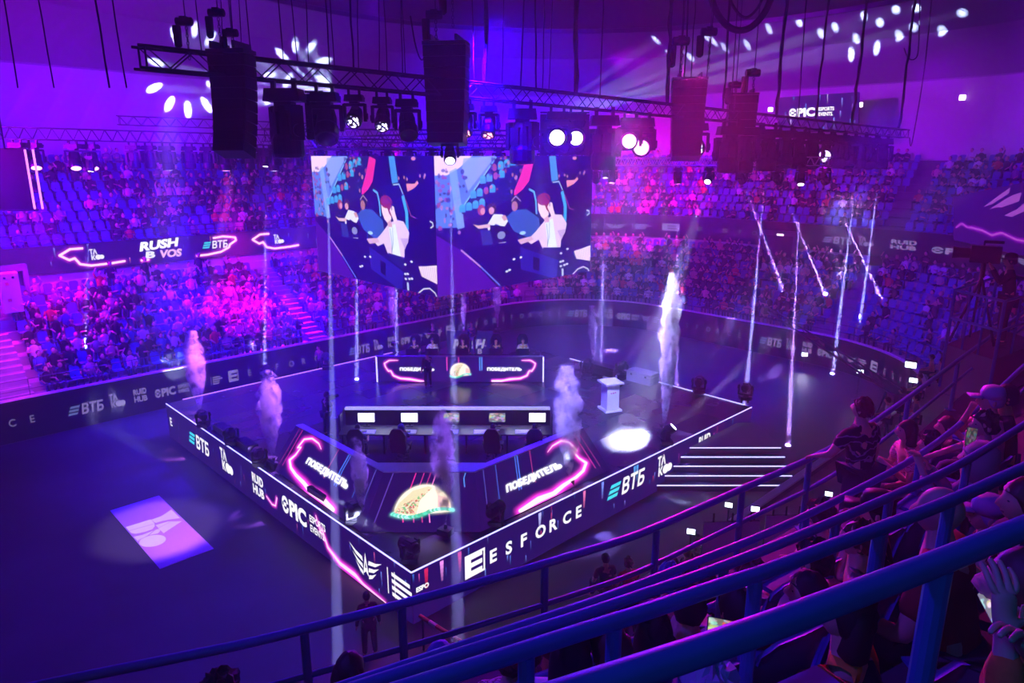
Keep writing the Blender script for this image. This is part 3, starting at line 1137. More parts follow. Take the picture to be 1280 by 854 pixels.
def make_upper_wall():
    pts = [S(*bp(i, UP_D1 + 0.2), RIM_Z) for i in range(0, I_R1 + 9)]
    levels = [0.0, 0.34, 0.345, 0.62, 0.625, 1.0]
    rows = []
    for t in levels:
        row = []
        for p in pts:
            d = Vector((p.x - RC.x, p.y - RC.y, 0)).normalized()
            q = Vector((RC.x, RC.y, RZ)) + d * RR
            bulge = 2.5 * math.sin(math.pi * t) + (0.05 if t in (0.345, 0.62) else 0)
            row.append(p.lerp(q, t) + d * bulge + Vector((0, 0, bulge * 0.9)))
        rows.append(row)
    mb = MB()
    n = len(pts)
    for a in range(len(rows) - 1):
        for k in range(n - 1):
            mb.add([rows[a][k], rows[a][k + 1], rows[a + 1][k + 1], rows[a + 1][k]], [(0, 1, 2, 3)], 1 if a in (1, 3) else (0 if a == 0 else 2))
    o = mb.build('wall_upper', [M_WALL, mat('wall_seam', (0.35, 0.33, 0.4), 0.7), mat('upper_cladding', (0.26, 0.25, 0.30), 0.8, noise=0.06, scale=0.6)])
    tag(o, kind='structure')
    return rows


UPW = make_upper_wall()
c = MB()
ring = [(RC.x + RR * math.cos(a), RC.y + RR * math.sin(a)) for a in [2 * math.pi * k / 64 for k in range(64)]]
c.prism(ring, RZ, RZ + 0.5)
tag(c.build('ceiling', M_ROOF), kind='structure')
c = MB().prism([(-75, -15), (75, -15), (75, 95), (-75, 95)], 26.0, 26.5)
tag(c.build('roof', M_ROOF), kind='structure')
c = MB()
for k in range(64):
    a, b = 2 * math.pi * k / 64, 2 * math.pi * (k + 1) / 64
    P0 = lambda r, z, t: (RC.x + r * math.cos(t), RC.y + r * math.sin(t), z)
    c.add([P0(RR + 0.05, RZ - 0.35, a), P0(RR + 0.05, RZ - 0.35, b), P0(RR + 0.05, RZ, b), P0(RR + 0.05, RZ, a)], [(0, 1, 2, 3)])
    c.add([P0(RR - 0.25, RZ - 0.35, a), P0(RR - 0.25, RZ - 0.35, b), P0(RR + 0.05, RZ - 0.35, b), P0(RR + 0.05, RZ - 0.35, a)], [(0, 1, 2, 3)])
tag(c.build('trim_ceiling_edge', M_STEEL), kind='structure')

# ------------------------------------------------------------------ haze in the hall
def make_haze():
    m = bpy.data.materials.new('stage_haze')
    m.use_nodes = True
    nt = m.node_tree
    nt.nodes.clear()
    out = nt.nodes.new('ShaderNodeOutputMaterial')
    v = nt.nodes.new('ShaderNodeVolumeScatter')
    v.inputs['Density'].default_value = HAZE
    v.inputs['Anisotropy'].default_value = 0.15
    nt.links.new(v.outputs[0], out.inputs['Volume'])
    o = MB().box((0, 38, 12.5), (150, 110, 27.2)).build('stage_haze', m)
    tag(o, 'thin haze filling the whole hall and showing the light beams', 'haze', kind='stuff')


make_haze()

# ------------------------------------------------------------------ stage
def make_stage():
    o = thing('stage', 'square dark stage standing on its corner with lit edges and display skirts', 'stage', S(0, 0, F0), TH)
    H = STAGE_Z - F0
    L = STAGE
    m = bpy.data.materials.new('stage_deck')
    m.use_nodes = True
    nt = m.node_tree
    b = nt.nodes['Principled BSDF']
    tc = nt.nodes.new('ShaderNodeTexCoord')
    oi = nt.nodes.new('ShaderNodeObjectInfo')
    nz = nt.nodes.new('ShaderNodeTexNoise')
    nz.inputs['Scale'].default_value = 1.3
    nz.inputs['Detail'].default_value = 5
    ad = nt.nodes.new('ShaderNodeMath')
    ad.operation = 'MULTIPLY_ADD'
    ad.inputs[1].default_value, ad.inputs[2].default_value = 0.10, 0.17
    nt.links.new(tc.outputs['Object'], nz.inputs['Vector'])
    nt.links.new(oi.outputs['Random'], ad.inputs[0])
    a2 = nt.nodes.new('ShaderNodeMath')
    a2.operation = 'MULTIPLY_ADD'
    a2.inputs[1].default_value = 0.12
    nt.links.new(nz.outputs[0], a2.inputs[0])
    nt.links.new(ad.outputs[0], a2.inputs[2])
    nt.links.new(a2.outputs[0], b.inputs['Roughness'])
    b.inputs['Base Color'].default_value = (0.03, 0.03, 0.042, 1)
    MB().box((L / 2, L / 2, H / 2 - 0.05), (L - 0.3, L - 0.3, H - 0.1)).build('understructure', M_MATTE, o)
    nx, ny = 8, 16
    w, d = L / nx, L / ny
    pan = MB().box((0, 0, 0), (w - 0.012, d - 0.012, 0.08)).build('deck_panel', m, link=False)
    me = pan.data
    for i in range(nx):
        for j in range(ny):
            mesh_obj('deck_panel', me, o, ((i + 0.5) * w, (j + 0.5) * d, H - 0.04 - 0.003 * ((i * 7 + j * 3) % 2)))
    # skirts with moving pictures
    for nm, img, ps in (('left', IMG_SKL, [(0, L, 0.02), (0, 0, 0.02), (0, 0, H - 0.03), (0, L, H - 0.03)]), ('right', IMG_SKR, [(0, 0, 0.02), (L, 0, 0.02), (L, 0, H - 0.03), (0, 0, H - 0.03)])):
        mb = MB().quad_uv([Vector(p) + Vector((-0.01, 0, 0) if nm == 'left' else (0, -0.01, 0)) for p in ps], [(0, 0), (1, 0), (1, 1), (0, 1)])
        q = mb.build('skirt_display', img_mat('skirt_' + nm, img, 0.6), o)
        q['label'] = 'left hand skirt display with sponsors lettering and a neon line' if nm == 'left' else 'right hand skirt display with wide spaced white lettering'
        n = 17
        for k in range(n):
            a, b_ = k * L / n, (k + 1) * L / n
            if nm == 'left':
                MB().box((0.07, (a + b_) / 2, H / 2 - 0.01), (0.14, b_ - a - 0.01, H - 0.05)).build('display_cabinet', M_BLACK, o)
            else:
                MB().box(((a + b_) / 2, 0.07, H / 2 - 0.01), (b_ - a - 0.01, 0.14, H - 0.05)).build('display_cabinet', M_BLACK, o)
    e = 0.03
    MB().box((0.0, L / 2, H), (e, L, e)).build('edge_light', M_STRIP, o)
    MB().box((L / 2, 0.0, H), (L, e, e)).build('edge_light', M_STRIP, o)
    MB().box((L * 0.35, L, H + 0.01), (L * 0.62, 0.05, 0.03)).build('edge_light', M_STRIPP, o)
    MB().box((L, L * 0.30, H + 0.01), (0.05, L * 0.56, 0.03)).build('edge_light', M_STRIP, o)
    return o


make_stage()


def make_stairs():
    o = thing('stage_stairs', 'blue lit stage stairs with bright nosing strips at the right of the skirt', 'stairs', S(11, -0.5, F0))
    base = S(11, -0.5, F0)
    zs = [0.75, 0.5, 0.25, 0.0, -0.25]
    px = [((862, 559.5), (976, 559.5)), ((851, 571), (981, 571)), ((842, 582.5), (985, 582.5)), ((831, 594.5), (990, 594.5)), ((819, 606.5), (995, 606.5))]
    top = STAGE_Z
    m = mat('stair_tread', (0.05, 0.05, 0.07), 0.3)
    prev = None
    for z, (a, b) in zip(zs, px):
        pa, pb = at_z(*a, z), at_z(*b, z)
        y = (pa.y + pb.y) / 2
        pa = Vector((pa.x, y, z)); pb = Vector((pb.x, y, z))
        yb = y + 0.46
        xe = pa.x + 0.47
        poly = [(pa.x, y), (pb.x, y), (pb.x, yb + (2.0 if prev is None else 0)), (xe + (2.0 if prev is None else 0), yb + (2.0 if prev is None else 0))]
        MB().prism(poly, F0, z).build('tread', m, o, base)
        MB().box(((pa.x + pb.x) / 2, y - 0.012, z - 0.01), (pb.x - pa.x, 0.03, 0.035)).build('nosing_light', M_STRIP, o, base)
        prev = z


make_stairs()


def panel_quad(name, ps, m, parent, origin, thick=0.12, uvs=None, back=M_BLACK, backname='housing'):
    """a flat display with a real housing behind it"""
    ps = [Vector(p) for p in ps]
    n = (ps[1] - ps[0]).cross(ps[3] - ps[0]).normalized()
    q = MB().quad_uv([p + n * 0.006 for p in ps], uvs or [(0, 0), (1, 0), (1, 1), (0, 1)]).build(name, m, parent, origin)
    mb = MB()
    vs_ = ps + [p - n * thick for p in ps]
    mb.add(vs_, [(0, 1, 2, 3), (7, 6, 5, 4), (0, 4, 5, 1), (1, 5, 6, 2), (2, 6, 7, 3), (3, 7, 4, 0)])
    h = mb.build(backname, back, parent, origin)
    return q, h


# players' booth: three leaning display panels in front of the near desk
def make_booth():
    base = Vector((-2.45, 17.4, STAGE_Z))
    o = thing('player_booth', 'three leaning neon display panels with a taco before the near players', 'display', base)
    zt, zb = 2.3, STAGE_Z + 0.02
    tl, tr = Vector((-3.64, 18.45, zt)), Vector((-1.06, 18.45, zt))
    bl, br = Vector((-4.15, 17.42, zb)), Vector((-0.85, 17.42, zb))
    tol, tor = Vector((-7.2, 22.05, zt)), Vector((2.35, 21.85, zt))
    bol, bor = Vector((-7.95, 21.55, zb)), Vector((3.22, 21.4, zb))
    for nm, ps, img in (('centre', (bl, br, tr, tl), IMG_TACO), ('right', (br, bor, tor, tr), IMG_WINGS[0]), ('left', (bol, bl, tl, tol), IMG_WINGS[1])):
        q, h = panel_quad('display_panel', ps, img_mat('booth_' + nm, img, 0.65), o, base, 0.1)
        q['label'] = {'centre': 'centre panel showing a taco', 'right': 'right wing with white word and pink neon', 'left': 'left wing with white word and pink neon'}[nm]
    # ledge along the top edge
    back = Vector((0, 0.22, 0))
    for a, b, da, db, m in ((tol, tl, Vector((0.2, 0.12, 0)), Vector((0.1, 0.22, 0)), 'ledge_left'), (tl, tr, Vector((0.1, 0.22, 0)), Vector((-0.1, 0.22, 0)), 'ledge_mid'), (tr, tor, Vector((-0.1, 0.22, 0)), Vector((-0.2, 0.12, 0)), 'ledge_right')):
        mb = MB()
        u = Vector((0, 0, 0.035))
        mb.add([a, b, b + db, a + da, a + u, b + u, b + db + u, a + da + u], [(3, 2, 1, 0), (4, 5, 6, 7), (0, 1, 5, 4), (1, 2, 6, 5), (2, 3, 7, 6), (3, 0, 4, 7)])
        mb.build('top_ledge', M_WHITE, o, base)
    for a, b in ((tol, bol), (tor, bor)):
        mb = MB()
        mb.add([a, b, Vector((a.x * 0.97, a.y, zb))], [(0, 1, 2)])
        mb.build('side_panel', M_BLACK, o, base)
    MB().box((-2.35, 19.05, 2.2), (3.4, 0.5, 0.05)).build('rear_shelf', M_WHITE, o, base)


make_booth()


def make_far_desk():
    base = Vector((-2.36, 30.7, STAGE_Z))
    o = thing('far_team_desk', 'long team desk facing us with neon front and a taco between two words', 'desk', base)
    hw = 3.72
    z0, z1 = STAGE_Z + 0.03, 2.22
    panel_quad('display_front', [(base.x - hw, 30.7, z0), (base.x + hw, 30.7, z0), (base.x + hw, 30.7, z1), (base.x - hw, 30.7, z1)], img_mat('far_front', IMG_FAR, 0.65), o, base, 0.12)
    for s in (-1, 1):
        MB().box((base.x + s * (hw + 0.06), 30.69, (z0 + z1) / 2), (0.06, 0.06, z1 - z0)).build('edge_light', M_STRIP, o, base)
        MB().box((base.x + s * (hw - 0.02), 31.3, (z0 + z1) / 2), (0.06, 1.1, z1 - z0)).build('side_panel', M_BLACK, o, base)
    MB().box((base.x, 31.25, z1 - 0.35), (2 * hw, 0.95, 0.05)).build('desk_top', M_BLACK, o, base)
    MB().box((base.x, 30.72, z1 + 0.02), (2 * hw + 0.1, 0.14, 0.04)).build('top_ledge', mat('grey_ledge', (0.3, 0.3, 0.36), 0.4), o, base)


make_far_desk()

# ------------------------------------------------------------------ hanging cube of picture walls
def make_cube():
    k, w, z0, z1 = 4.8, 7.55, 6.62, 11.0
    base = S(k, k, z0)
    o = thing('hanging_screen_cube', 'big cube of video screens hung over the stage showing players', 'display', base)
    m = img_mat('cube_picture', IMG_CUBE, 0.6)
    A, B, Cc, D = S(k, k + w), S(k, k), S(k + w, k), S(k + w, k + w)
    up = lambda p, z: Vector((p.x, p.y, z))
    for a, b, nm in ((A, B, 'screen facing left'), (B, Cc, 'screen facing right')):
        q, h = panel_quad('screen', [up(a, z0), up(b, z0), up(b, z1), up(a, z1)], m, o, base, 0.2)
        q['label'] = 'left video wall of the cube' if nm.endswith('left') else 'right video wall of the cube'
    for a, b in ((Cc, D), (D, A)):
        panel_quad('rear_screen', [up(a, z0), up(b, z0), up(b, z1), up(a, z1)], M_BLACK, o, base, 0.2)
    for a, b in ((A, B), (B, Cc), (Cc, D), (D, A)):
        t = MB()
        for dz in (0.25, 0.65):
            t.tube([up(a, z1 + dz), up(b, z1 + dz)], 0.035, 6)
        t.build('truss_chord', M_ALU, o, base)
        t = MB()
        n = 16
        for i in range(n):
            p, q = up(a, 0).lerp(up(b, 0), i / n), up(a, 0).lerp(up(b, 0), (i + 1) / n)
            t.tube([up(p, z1 + (0.25 if i % 2 else 0.65)), up(q, z1 + (0.65 if i % 2 else 0.25))], 0.018, 5, cap=False)
        t.build('truss_lacing', M_ALU, o, base)


make_cube()

# lettering vinyl on the rink floor
b0 = S((BANNER[0] + BANNER[1]) / 2, (BANNER[2] + BANNER[3]) / 2, F0)
q = MB().quad_uv([S(BANNER[0], BANNER[2], F0 + 0.012), S(BANNER[1], BANNER[2], F0 + 0.012), S(BANNER[1], BANNER[3], F0 + 0.012), S(BANNER[0], BANNER[3], F0 + 0.012)], [(0, 0), (1, 0), (1, 1), (0, 1)])
q.add([S(BANNER[0], BANNER[2], F0 + 0.002), S(BANNER[1], BANNER[2], F0 + 0.002), S(BANNER[1], BANNER[3], F0 + 0.002), S(BANNER[0], BANNER[3], F0 + 0.002), S(BANNER[0], BANNER[2], F0 + 0.011), S(BANNER[1], BANNER[2], F0 + 0.011), S(BANNER[1], BANNER[3], F0 + 0.011), S(BANNER[0], BANNER[3], F0 + 0.011)], [(0, 1, 5, 4), (1, 2, 6, 5), (2, 3, 7, 6), (3, 0, 4, 7)])
tag(q.build('floor_banner', img_mat('banner_print', IMG_FLOOR, base=True, rough=0.6), None, b0), 'violet floor banner with big pale letters lying on the rink floor', 'banner')

# ------------------------------------------------------------------ the near upper stand: rows with a blue rail in front of each
RAILS = {
    'D': (0.82, 0.027, [(753, 854), (820, 832), (881, 812), (980, 777), (1032, 757), (1120, 724), (1182, 700), (1280, 660)]),
    'C': (1.42, 0.027, [(620, 825), (720, 792), (820, 761), (881, 739), (960, 714), (1042, 682), (1130, 650), (1192, 625), (1280, 585)]),
    'B2': (2.0, 0.027, [(620, 803), (720, 772), (780, 751), (881, 717), (960, 686), (1042, 652), (1130, 614), (1192, 586), (1236, 560), (1280, 531)]),
    'B': (2.5, 0.027, [(620, 793), (720, 760), (776, 740), (960, 667), (1042, 628), (1130, 582), (1167, 558), (1210, 523), (1254, 483), (1280, 457)]),
    'A': (3.2, 0.034, [(65, 854), (320, 802.5), (490, 758.5), (640, 717), (794, 671), (960, 597), (1000, 580), (1046, 558), (1094, 527), (1160, 479), (1225, 430), (1255, 409), (1280, 390)]),
}


def rail_y(key, x):
    pts = RAILS[key][2]
    if x <= pts[0][0]:
        (x0, y0), (x1, y1) = pts[0], pts[2]
    elif x >= pts[-1][0]:
        (x0, y0), (x1, y1) = pts[-3], pts[-1]
    else:
        for (x0, y0), (x1, y1) in zip(pts[:-1], pts[1:]):
            if x0 <= x <= x1:
                break
    return y0 + (y1 - y0) * (x - x0) / (x1 - x0)


def rail_pt(key, x, dz=0.0):
    z = CAM_H - RAILS[key][0]
    p = at_z(x, rail_y(key, x), z)
    return p + Vector((0, 0, dz))


def smooth_path(key, x0, x1, step=40, dz=0.0):
    pts = [rail_pt(key, x, dz) for x in np.arange(x0, x1 + 1, step)]
    for _ in range(3):
        pts = [pts[0]] + [(a + b * 2 + c_) / 4 for a, b, c_ in zip(pts[:-2], pts[1:-1], pts[2:])] + [pts[-1]]
    return pts


FLOOR_DROP = {'D': 1.65, 'C': 2.25, 'B2': 2.83, 'B': 3.33, 'A': 4.05}
X0, X1 = 260, 1330
PATHS = {k: smooth_path(k, X0, X1, 30) for k in RAILS}
OFF = 0.06


def flat(p, z):
    return Vector((p.x, p.y, z))


def band(name, back, front, z, zback, m):
    """a tread from the back curve to the front curve and the riser behind it"""
    mb = MB()
    for i in range(len(front) - 1):
        mb.add([flat(front[i], z), flat(front[i + 1], z), flat(back[i + 1], z), flat(back[i], z)], [(0, 1, 2, 3)])
        mb.add([flat(back[i], z), flat(back[i + 1], z), flat(back[i + 1], zback), flat(back[i], zback)], [(0, 1, 2, 3)])
    o = mb.build(name, m)
    tag(o, kind='structure')


def pushed(path, d):
    out = []
    for i, p in enumerate(path):
        t = path[min(i + 1, len(path) - 1)] - path[max(i - 1, 0)]
        n = Vector((-t.y, t.x, 0)).normalized()
        out.append(p + n * d)
    return out


CURV = {k: pushed(PATHS[k], 0.06) for k in PATHS}
M_TREAD = mat('stand_tread', (0.07, 0.07, 0.09), 0.8, noise=0.3, scale=3)
zf = {k: CAM_H - FLOOR_DROP[k] for k in FLOOR_DROP}
band('floor_row', pushed(PATHS['D'], -3.0), CURV['D'], zf['D'], zf['D'] + 0.02, M_TREAD)
for bk, fr in (('D', 'C'), ('C', 'B2'), ('B2', 'B'), ('B', 'A')):
    band('floor_row', CURV[bk], CURV[fr], zf[fr], zf[bk], M_TREAD)
mb = MB()
fr = CURV['A']
for i in range(len(fr) - 1):
    mb.add([flat(fr[i], 5.2), flat(fr[i + 1], 5.2), flat(fr[i + 1], zf['A']), flat(fr[i], zf['A'])], [(0, 1, 2, 3)])
tag(mb.build('wall_balcony_front', M_DARKWALL), kind='structure')

RLAB = {'D': 'thick blue hand rail nearest to us, crossing the lower right corner',
        'C': 'blue hand rail with posts, second from us, behind the nearest thick one',
        'B2': 'blue hand rail in the middle of the near stand, third from us',
        'B': 'slim blue hand rail just above the third one, fourth from us',
        'A': 'longest blue guard rail with a mid bar, along the front of the near stand'}
POSTS = {'D': (640, 1176), 'C': (658, 768, 945, 1100, 1187), 'B2': (560, 750, 905, 1045, 1112, 1210), 'B': (700, 868, 1008, 1150, 1236), 'A': (380, 502, 681, 821, 928, 1012, 1136, 1198, 1262)}
for k, (drop, r, pts) in RAILS.items():
    x0 = {'D': 560, 'C': 420, 'B2': 330, 'B': 330, 'A': 20}[k]
    path = smooth_path(k, x0, 1330, 20)
    base = flat(path[len(path) // 2], zf[k])
    o = thing('guard_rail', RLAB[k], 'railing', base)
    MB().tube(path, r, 14).build('top_rail', M_RAIL, o, base, smooth=True)
    if k in 'AB':
        MB().tube([p - Vector((0, 0, 0.38)) for p in path], r * 0.72, 10).build('mid_rail', M_RAIL, o, base, smooth=True)
    for x in POSTS[k]:
        p = rail_pt(k, x)
        b = min(path, key=lambda q: (q.x - p.x) ** 2 + (q.y - p.y) ** 2)
        p = flat(p, b.z)
        mb = MB().tube([flat(p, zf[k]), p - Vector((0, 0, r * 0.6))], r * 0.95, 12)
        mb.box((p.x, p.y, zf[k] + 0.006), (0.12, 0.12, 0.012))
        mb.build('post', M_RAIL, o, base, smooth=False)

# seats of the near rows
def make_seat():
    o = thing('stadium_seat', 'x', 'seat')
    mb = MB()
    n = 8
    prof = []
    for i in range(n + 1):
        t = i / n
        prof.append((-0.20 - 0.09 * t ** 1.3, 0.44 + 0.42 * t))
    w = 0.215
    for side in (0.0, 0.022):
        for (y, z) in prof:
            for x in (-1, -0.6, 0, 0.6, 1):
                zz = z - (0.055 * x ** 4 if z > 0.8 else 0)
                mb.v.append((x * w, y - side + 0.03 * x * x, zz))
    for s in (0, 1):
        off = s * (n + 1) * 5
        for i in range(n):
            for j in range(4):
                a = off + i * 5 + j
                f = (a, a + 1, a + 6, a + 5)
                mb.f.append(f if s == 0 else f[::-1])
                mb.m.append(0)
    N = (n + 1) * 5
    rim = [i * 5 for i in range(n + 1)] + [n * 5 + j for j in range(1, 5)] + [i * 5 + 4 for i in range(n - 1, -1, -1)] + [3, 2, 1]
    for a, b in zip(rim, rim[1:] + rim[:1]):
        mb.f.append((a, a + N, b + N, b))
        mb.m.append(0)
    mb.build('backrest', M_SEAT, o, smooth=True)
    MB().box((0, 0.0, 0.43), (0.42, 0.40, 0.035), mi=0).box((0, 0.2, 0.42), (0.42, 0.03, 0.05)).build('seat_pan', M_SEAT, o)
    MB().box((0, -0.12, 0.21), (0.05, 0.1, 0.42)).box((0, -0.1, 0.01), (0.2, 0.2, 0.02)).build('bracket', M_STEEL, o)
    return o


SEAT0 = make_seat()
SEAT_USED = [False]


def place_seat(p, yaw, label, group=None):
    if not SEAT_USED[0]:
        o = SEAT0
        SEAT_USED[0] = True
    else:
        o = copy_tree(SEAT0)
    o.location = p
    o.rotation_euler = (0, 0, yaw)
    tag(o, label, 'seat')
    if group:
        o['group'] = group
    elif 'group' in o:
        del o['group']
    return o


NTH = ['', 'second ', 'third ', 'fourth ', 'fifth ', 'sixth ', 'seventh ', 'eighth ', 'ninth ', 'tenth ', 'eleventh ', 'twelfth ', 'thirteenth ', 'fourteenth ', 'fifteenth ', 'sixteenth ', 'seventeenth ', 'eighteenth ', 'nineteenth ', 'twentieth ']


def nth(i):
    """i-th from the left, in words"""
    if i == 0:
        return 'leftmost'
    if i < len(NTH):
        return NTH[i].strip() + ' from the left'
    tens = ['', '', 'twenty', 'thirty', 'forty', 'fifty', 'sixty', 'seventy', 'eighty', 'ninety'][min(9, (i + 1) // 10)]
    u = (i + 1) % 10
    ones = ['', 'first', 'second', 'third', 'fourth', 'fifth', 'sixth', 'seventh', 'eighth', 'ninth'][u]
    return (tens + '-' + ones if u else tens[:-1] + 'ieth') + ' from the left'


def row_seats(key, back, xs, what):
    """xs: pixel columns along the back curve of a row; seats stand just in front of the riser"""
    path = CURV[back]
    acc, last, k, got = 0.3, path[0], 0, 0
    for i in range(1, len(path)):
        seg = (path[i] - last).length
        while acc <= seg:
            q = last.lerp(path[i], acc / seg)
            t = (path[i] - last).normalized()
            n = Vector((-t.y, t.x, 0)).normalized()
            p = flat(q + n * 0.42, zf[key])
            px = pix(p + Vector((0, 0, 0.8)))
            if xs[0] < px[0] < xs[1]:
                place_seat(p, math.atan2(n.y, n.x) - math.pi / 2, what + ', ' + nth(got), 'blue seats of the ' + what.split(' in the ')[-1])
                got += 1
            acc += 0.5
        acc -= seg
        last = path[i]


row_seats('C', 'D', (700, 1330), 'blue plastic seat in the row right behind the nearest rail')
row_seats('B2', 'C', (560, 1330), 'blue plastic seat in the row behind the second rail')
row_seats('B', 'B2', (480, 1330), 'blue plastic seat in the row behind the third rail')
row_seats('A', 'B', (420, 1290), 'blue plastic seat in the front row behind the long guard rail')

# ------------------------------------------------------------------ far seats and spectators
SHIRTS = [('black', (0.015, 0.015, 0.02)), ('white', (0.75, 0.75, 0.78)), ('grey', (0.22, 0.22, 0.25)), ('red', (0.6, 0.04, 0.05)), ('blue', (0.05, 0.10, 0.4)), ('pink', (0.75, 0.3, 0.4)), ('dark green', (0.03, 0.10, 0.06)), ('beige', (0.5, 0.42, 0.32))]
SW = [13, 3, 4, 2, 4, 1.2, 1.5, 1.2]
M_SHIRTS = [mat('cloth_' + n.replace(' ', '_'), c_, 0.85) for n, c_ in SHIRTS]
M_SKIN = mat('skin', (0.62, 0.36, 0.27), 0.55)
M_HAIR = mat('dark_hair', (0.02, 0.014, 0.012), 0.6)
M_HAIRB = mat('brown_hair', (0.09, 0.04, 0.02), 0.55)
M_HAIRL = mat('fair_hair', (0.42, 0.30, 0.16), 0.55)
M_JEANS = mat('dark_trousers', (0.03, 0.035, 0.06), 0.85)
M_DENIM = mat('blue_denim', (0.12, 0.16, 0.30), 0.85)


def crowd_mesh(kind, seed):
    """small whole figures for the far stands; material slots: shirt, skin, hair, trousers"""
    rng = random.Random(seed)
    mb = MB()
    sit = kind == 'sit'
    hz = 0.45 if sit else 0.88
    lean = rng.uniform(-0.02, 0.10) if sit else 0.02
    sh = hz + 0.50
    mb.lathe([(0.10, hz - 0.06), (0.16, hz), (0.15, hz + 0.2), (0.18, hz + 0.4), (0.12, sh), (0.05, sh + 0.05)], 8, (0, lean * 0.5, 0), sx=1.15, sy=0.72)
    mb.ball((0, lean + 0.02, sh + 0.20), 0.105, 8, 6, 1, (0.9, 1.0, 1.2))
    mb.ball((0, lean - 0.015, sh + 0.235), 0.112, 8, 5, 2, (0.95, 1.0, 1.0))
    for s in (-1, 1):
        a = rng.random()
        shp = Vector((s * 0.2, lean, sh - 0.04))
        if a < 0.12:
            e, h = Vector((s * 0.30, lean + 0.05, sh + 0.2)), Vector((s * 0.16, lean + 0.08, sh + 0.46))
        elif a < 0.55:
            e, h = Vector((s * 0.27, lean + 0.06, sh - 0.28)), Vector((s * 0.06, lean + 0.26, sh - 0.22))
        else:
            e, h = Vector((s * 0.27, lean + 0.02, sh - 0.3)), Vector((s * 0.16, lean + 0.24, sh - 0.46))
        mb.tube([shp, e], [0.06, 0.045], 6, 0)
        mb.tube([e, h], [0.042, 0.03], 6, 1)
        hip = Vector((s * 0.1, 0, hz))
        if sit:
            kn, ft = Vector((s * rng.uniform(0.11, 0.17), 0.42, hz + 0.04)), Vector((s * 0.13, 0.38, 0.08))
        else:
            kn, ft = Vector((s * 0.11, 0.03, 0.46)), Vector((s * 0.13, 0, 0.06))
        mb.tube([hip, kn, ft], [0.085, 0.065, 0.045], 6, 3)
        mb.box((ft.x, ft.y + 0.06, 0.04), (0.09, 0.24, 0.08), mi=3)
    return mb


CROWD = [crowd_mesh('sit', i) for i in range(5)] + [crowd_mesh('stand', 20 + i) for i in range(2)]
CROWD_ME = []
for i, mbx in enumerate(CROWD):
    o_ = mbx.build('spectator', [M_SHIRTS[0], M_SKIN, M_HAIR, M_JEANS], link=False, smooth=True)
    CROWD_ME.append(o_.data)
    bpy.data.objects.remove(o_)


def seat_low():
    mb = MB()
    mb.add([(-0.2, -0.2, 0.42), (0.2, -0.2, 0.42), (0.2, -0.28, 0.82), (0.12, -0.29, 0.88), (-0.12, -0.29, 0.88), (-0.2, -0.28, 0.82)], [(0, 1, 2, 3, 4, 5)])
    mb.add([(-0.2, -0.22, 0.42), (0.2, -0.22, 0.42), (0.2, -0.31, 0.82), (0.12, -0.32, 0.88), (-0.12, -0.32, 0.88), (-0.2, -0.31, 0.82)], [(5, 4, 3, 2, 1, 0), ])
    mb.box((0, 0.0, 0.42), (0.4, 0.4, 0.04))
    mb.box((0, -0.1, 0.2), (0.06, 0.1, 0.4))
    return mb


SEATLOW = seat_low()
o_ = SEATLOW.build('grandstand_seat', M_SEAT, link=False)
SEATLOW_ME = o_.data
bpy.data.objects.remove(o_)

SIDE_NAME = {'left': 'left stand', 'corner': 'back stand', 'right': 'right stand'}
AISLES = {'left': [(-6.4, -3.7), (9.0, 10.2)], 'right': [(2.0, 3.2)], 'corner': [(0.82, 0.92)]}


def side_of(i):
    return 'left' if i <= I_LEFT else ('corner' if i < I_R0 else 'right')


ORD = ['front', 'second', 'third', 'fourth', 'fifth', 'sixth', 'seventh', 'eighth', 'ninth', 'tenth']


def seat_spots():
    """every seat of the far stands: (distance, position, yaw, stand name, tier, row)"""
    out = []
    rng = random.Random(12)
    for tier in ('lower', 'upper'):
        n = NROW if tier == 'lower' else U_NROW
        for r in range(n):
            d = (0.5 + ROWD * r + 0.32) if tier == 'lower' else (U_D0 + U_ROWD * r + 0.32)
            z = (1.1 + ROWH * r) if tier == 'lower' else (U_Z0 + U_ROWH * r)
            end = I_R1 + 6 if tier == 'lower' else I_R1 + 3
            acc = 0.3
            prev = None
            for i in range(10, end):
                a, b = Vector(S(*bp(i, d), z)), Vector(S(*bp(i + 1, d), z))
                seg = (b - a).length
                while acc < seg:
                    p = a.lerp(b, acc / seg)
                    t = (b - a).normalized()
                    yaw = math.atan2(-t.x, t.y) - math.pi / 2 + math.pi / 2
                    nrm = Vector((t.y, -t.x, 0))
                    u, v, dd = pix(p + Vector((0, 0, 0.7)))
                    e1, e2 = to_stage(p)
                    acc += 0.56
                    if not (-40 < u < 1330 and 150 < v < 600 and dd > 5):
                        continue
                    sd = side_of(i)
                    if sd == 'left' and tier == 'lower' and any(x0 < e1 < x1 for x0, x1 in AISLES['left']):
                        continue
                    if sd == 'right' and any(x0 < e2 < x1 for x0, x1 in AISLES['right']):
                        continue
                    if sd == 'corner' and tier == 'lower' and r < 6 and 30 < (i - I_LEFT) * 9 + acc / max(seg, 0.1) * 9 < 38:
                        continue
                    out.append((dd, p, math.atan2(nrm.y, nrm.x) - math.pi / 2, sd, tier, r))
                acc -= seg
    return out


SPOTS = seat_spots()
SPOTS.sort(key=lambda q: q[0])
rng = random.Random(77)


def fill_chance(sd, tier, r, p):
    e1, e2 = to_stage(p)
    if tier == 'lower':
        if sd == 'right':
            return 0.75 if e2 > 3 else (0.62 if r > 4 else 0.3)
        return 0.8
    if sd == 'left':
        return 0.25 if e1 < 2 else 0.6
    return 0.62 if sd == 'corner' else 0.42


people_far, seats_far = [], []
for q in SPOTS:
    taken = rng.random() < fill_chance(q[3], q[4], q[5], q[1])
    seats_far.append((q, taken))
    if taken:
        people_far.append(q)

INDIV = {}


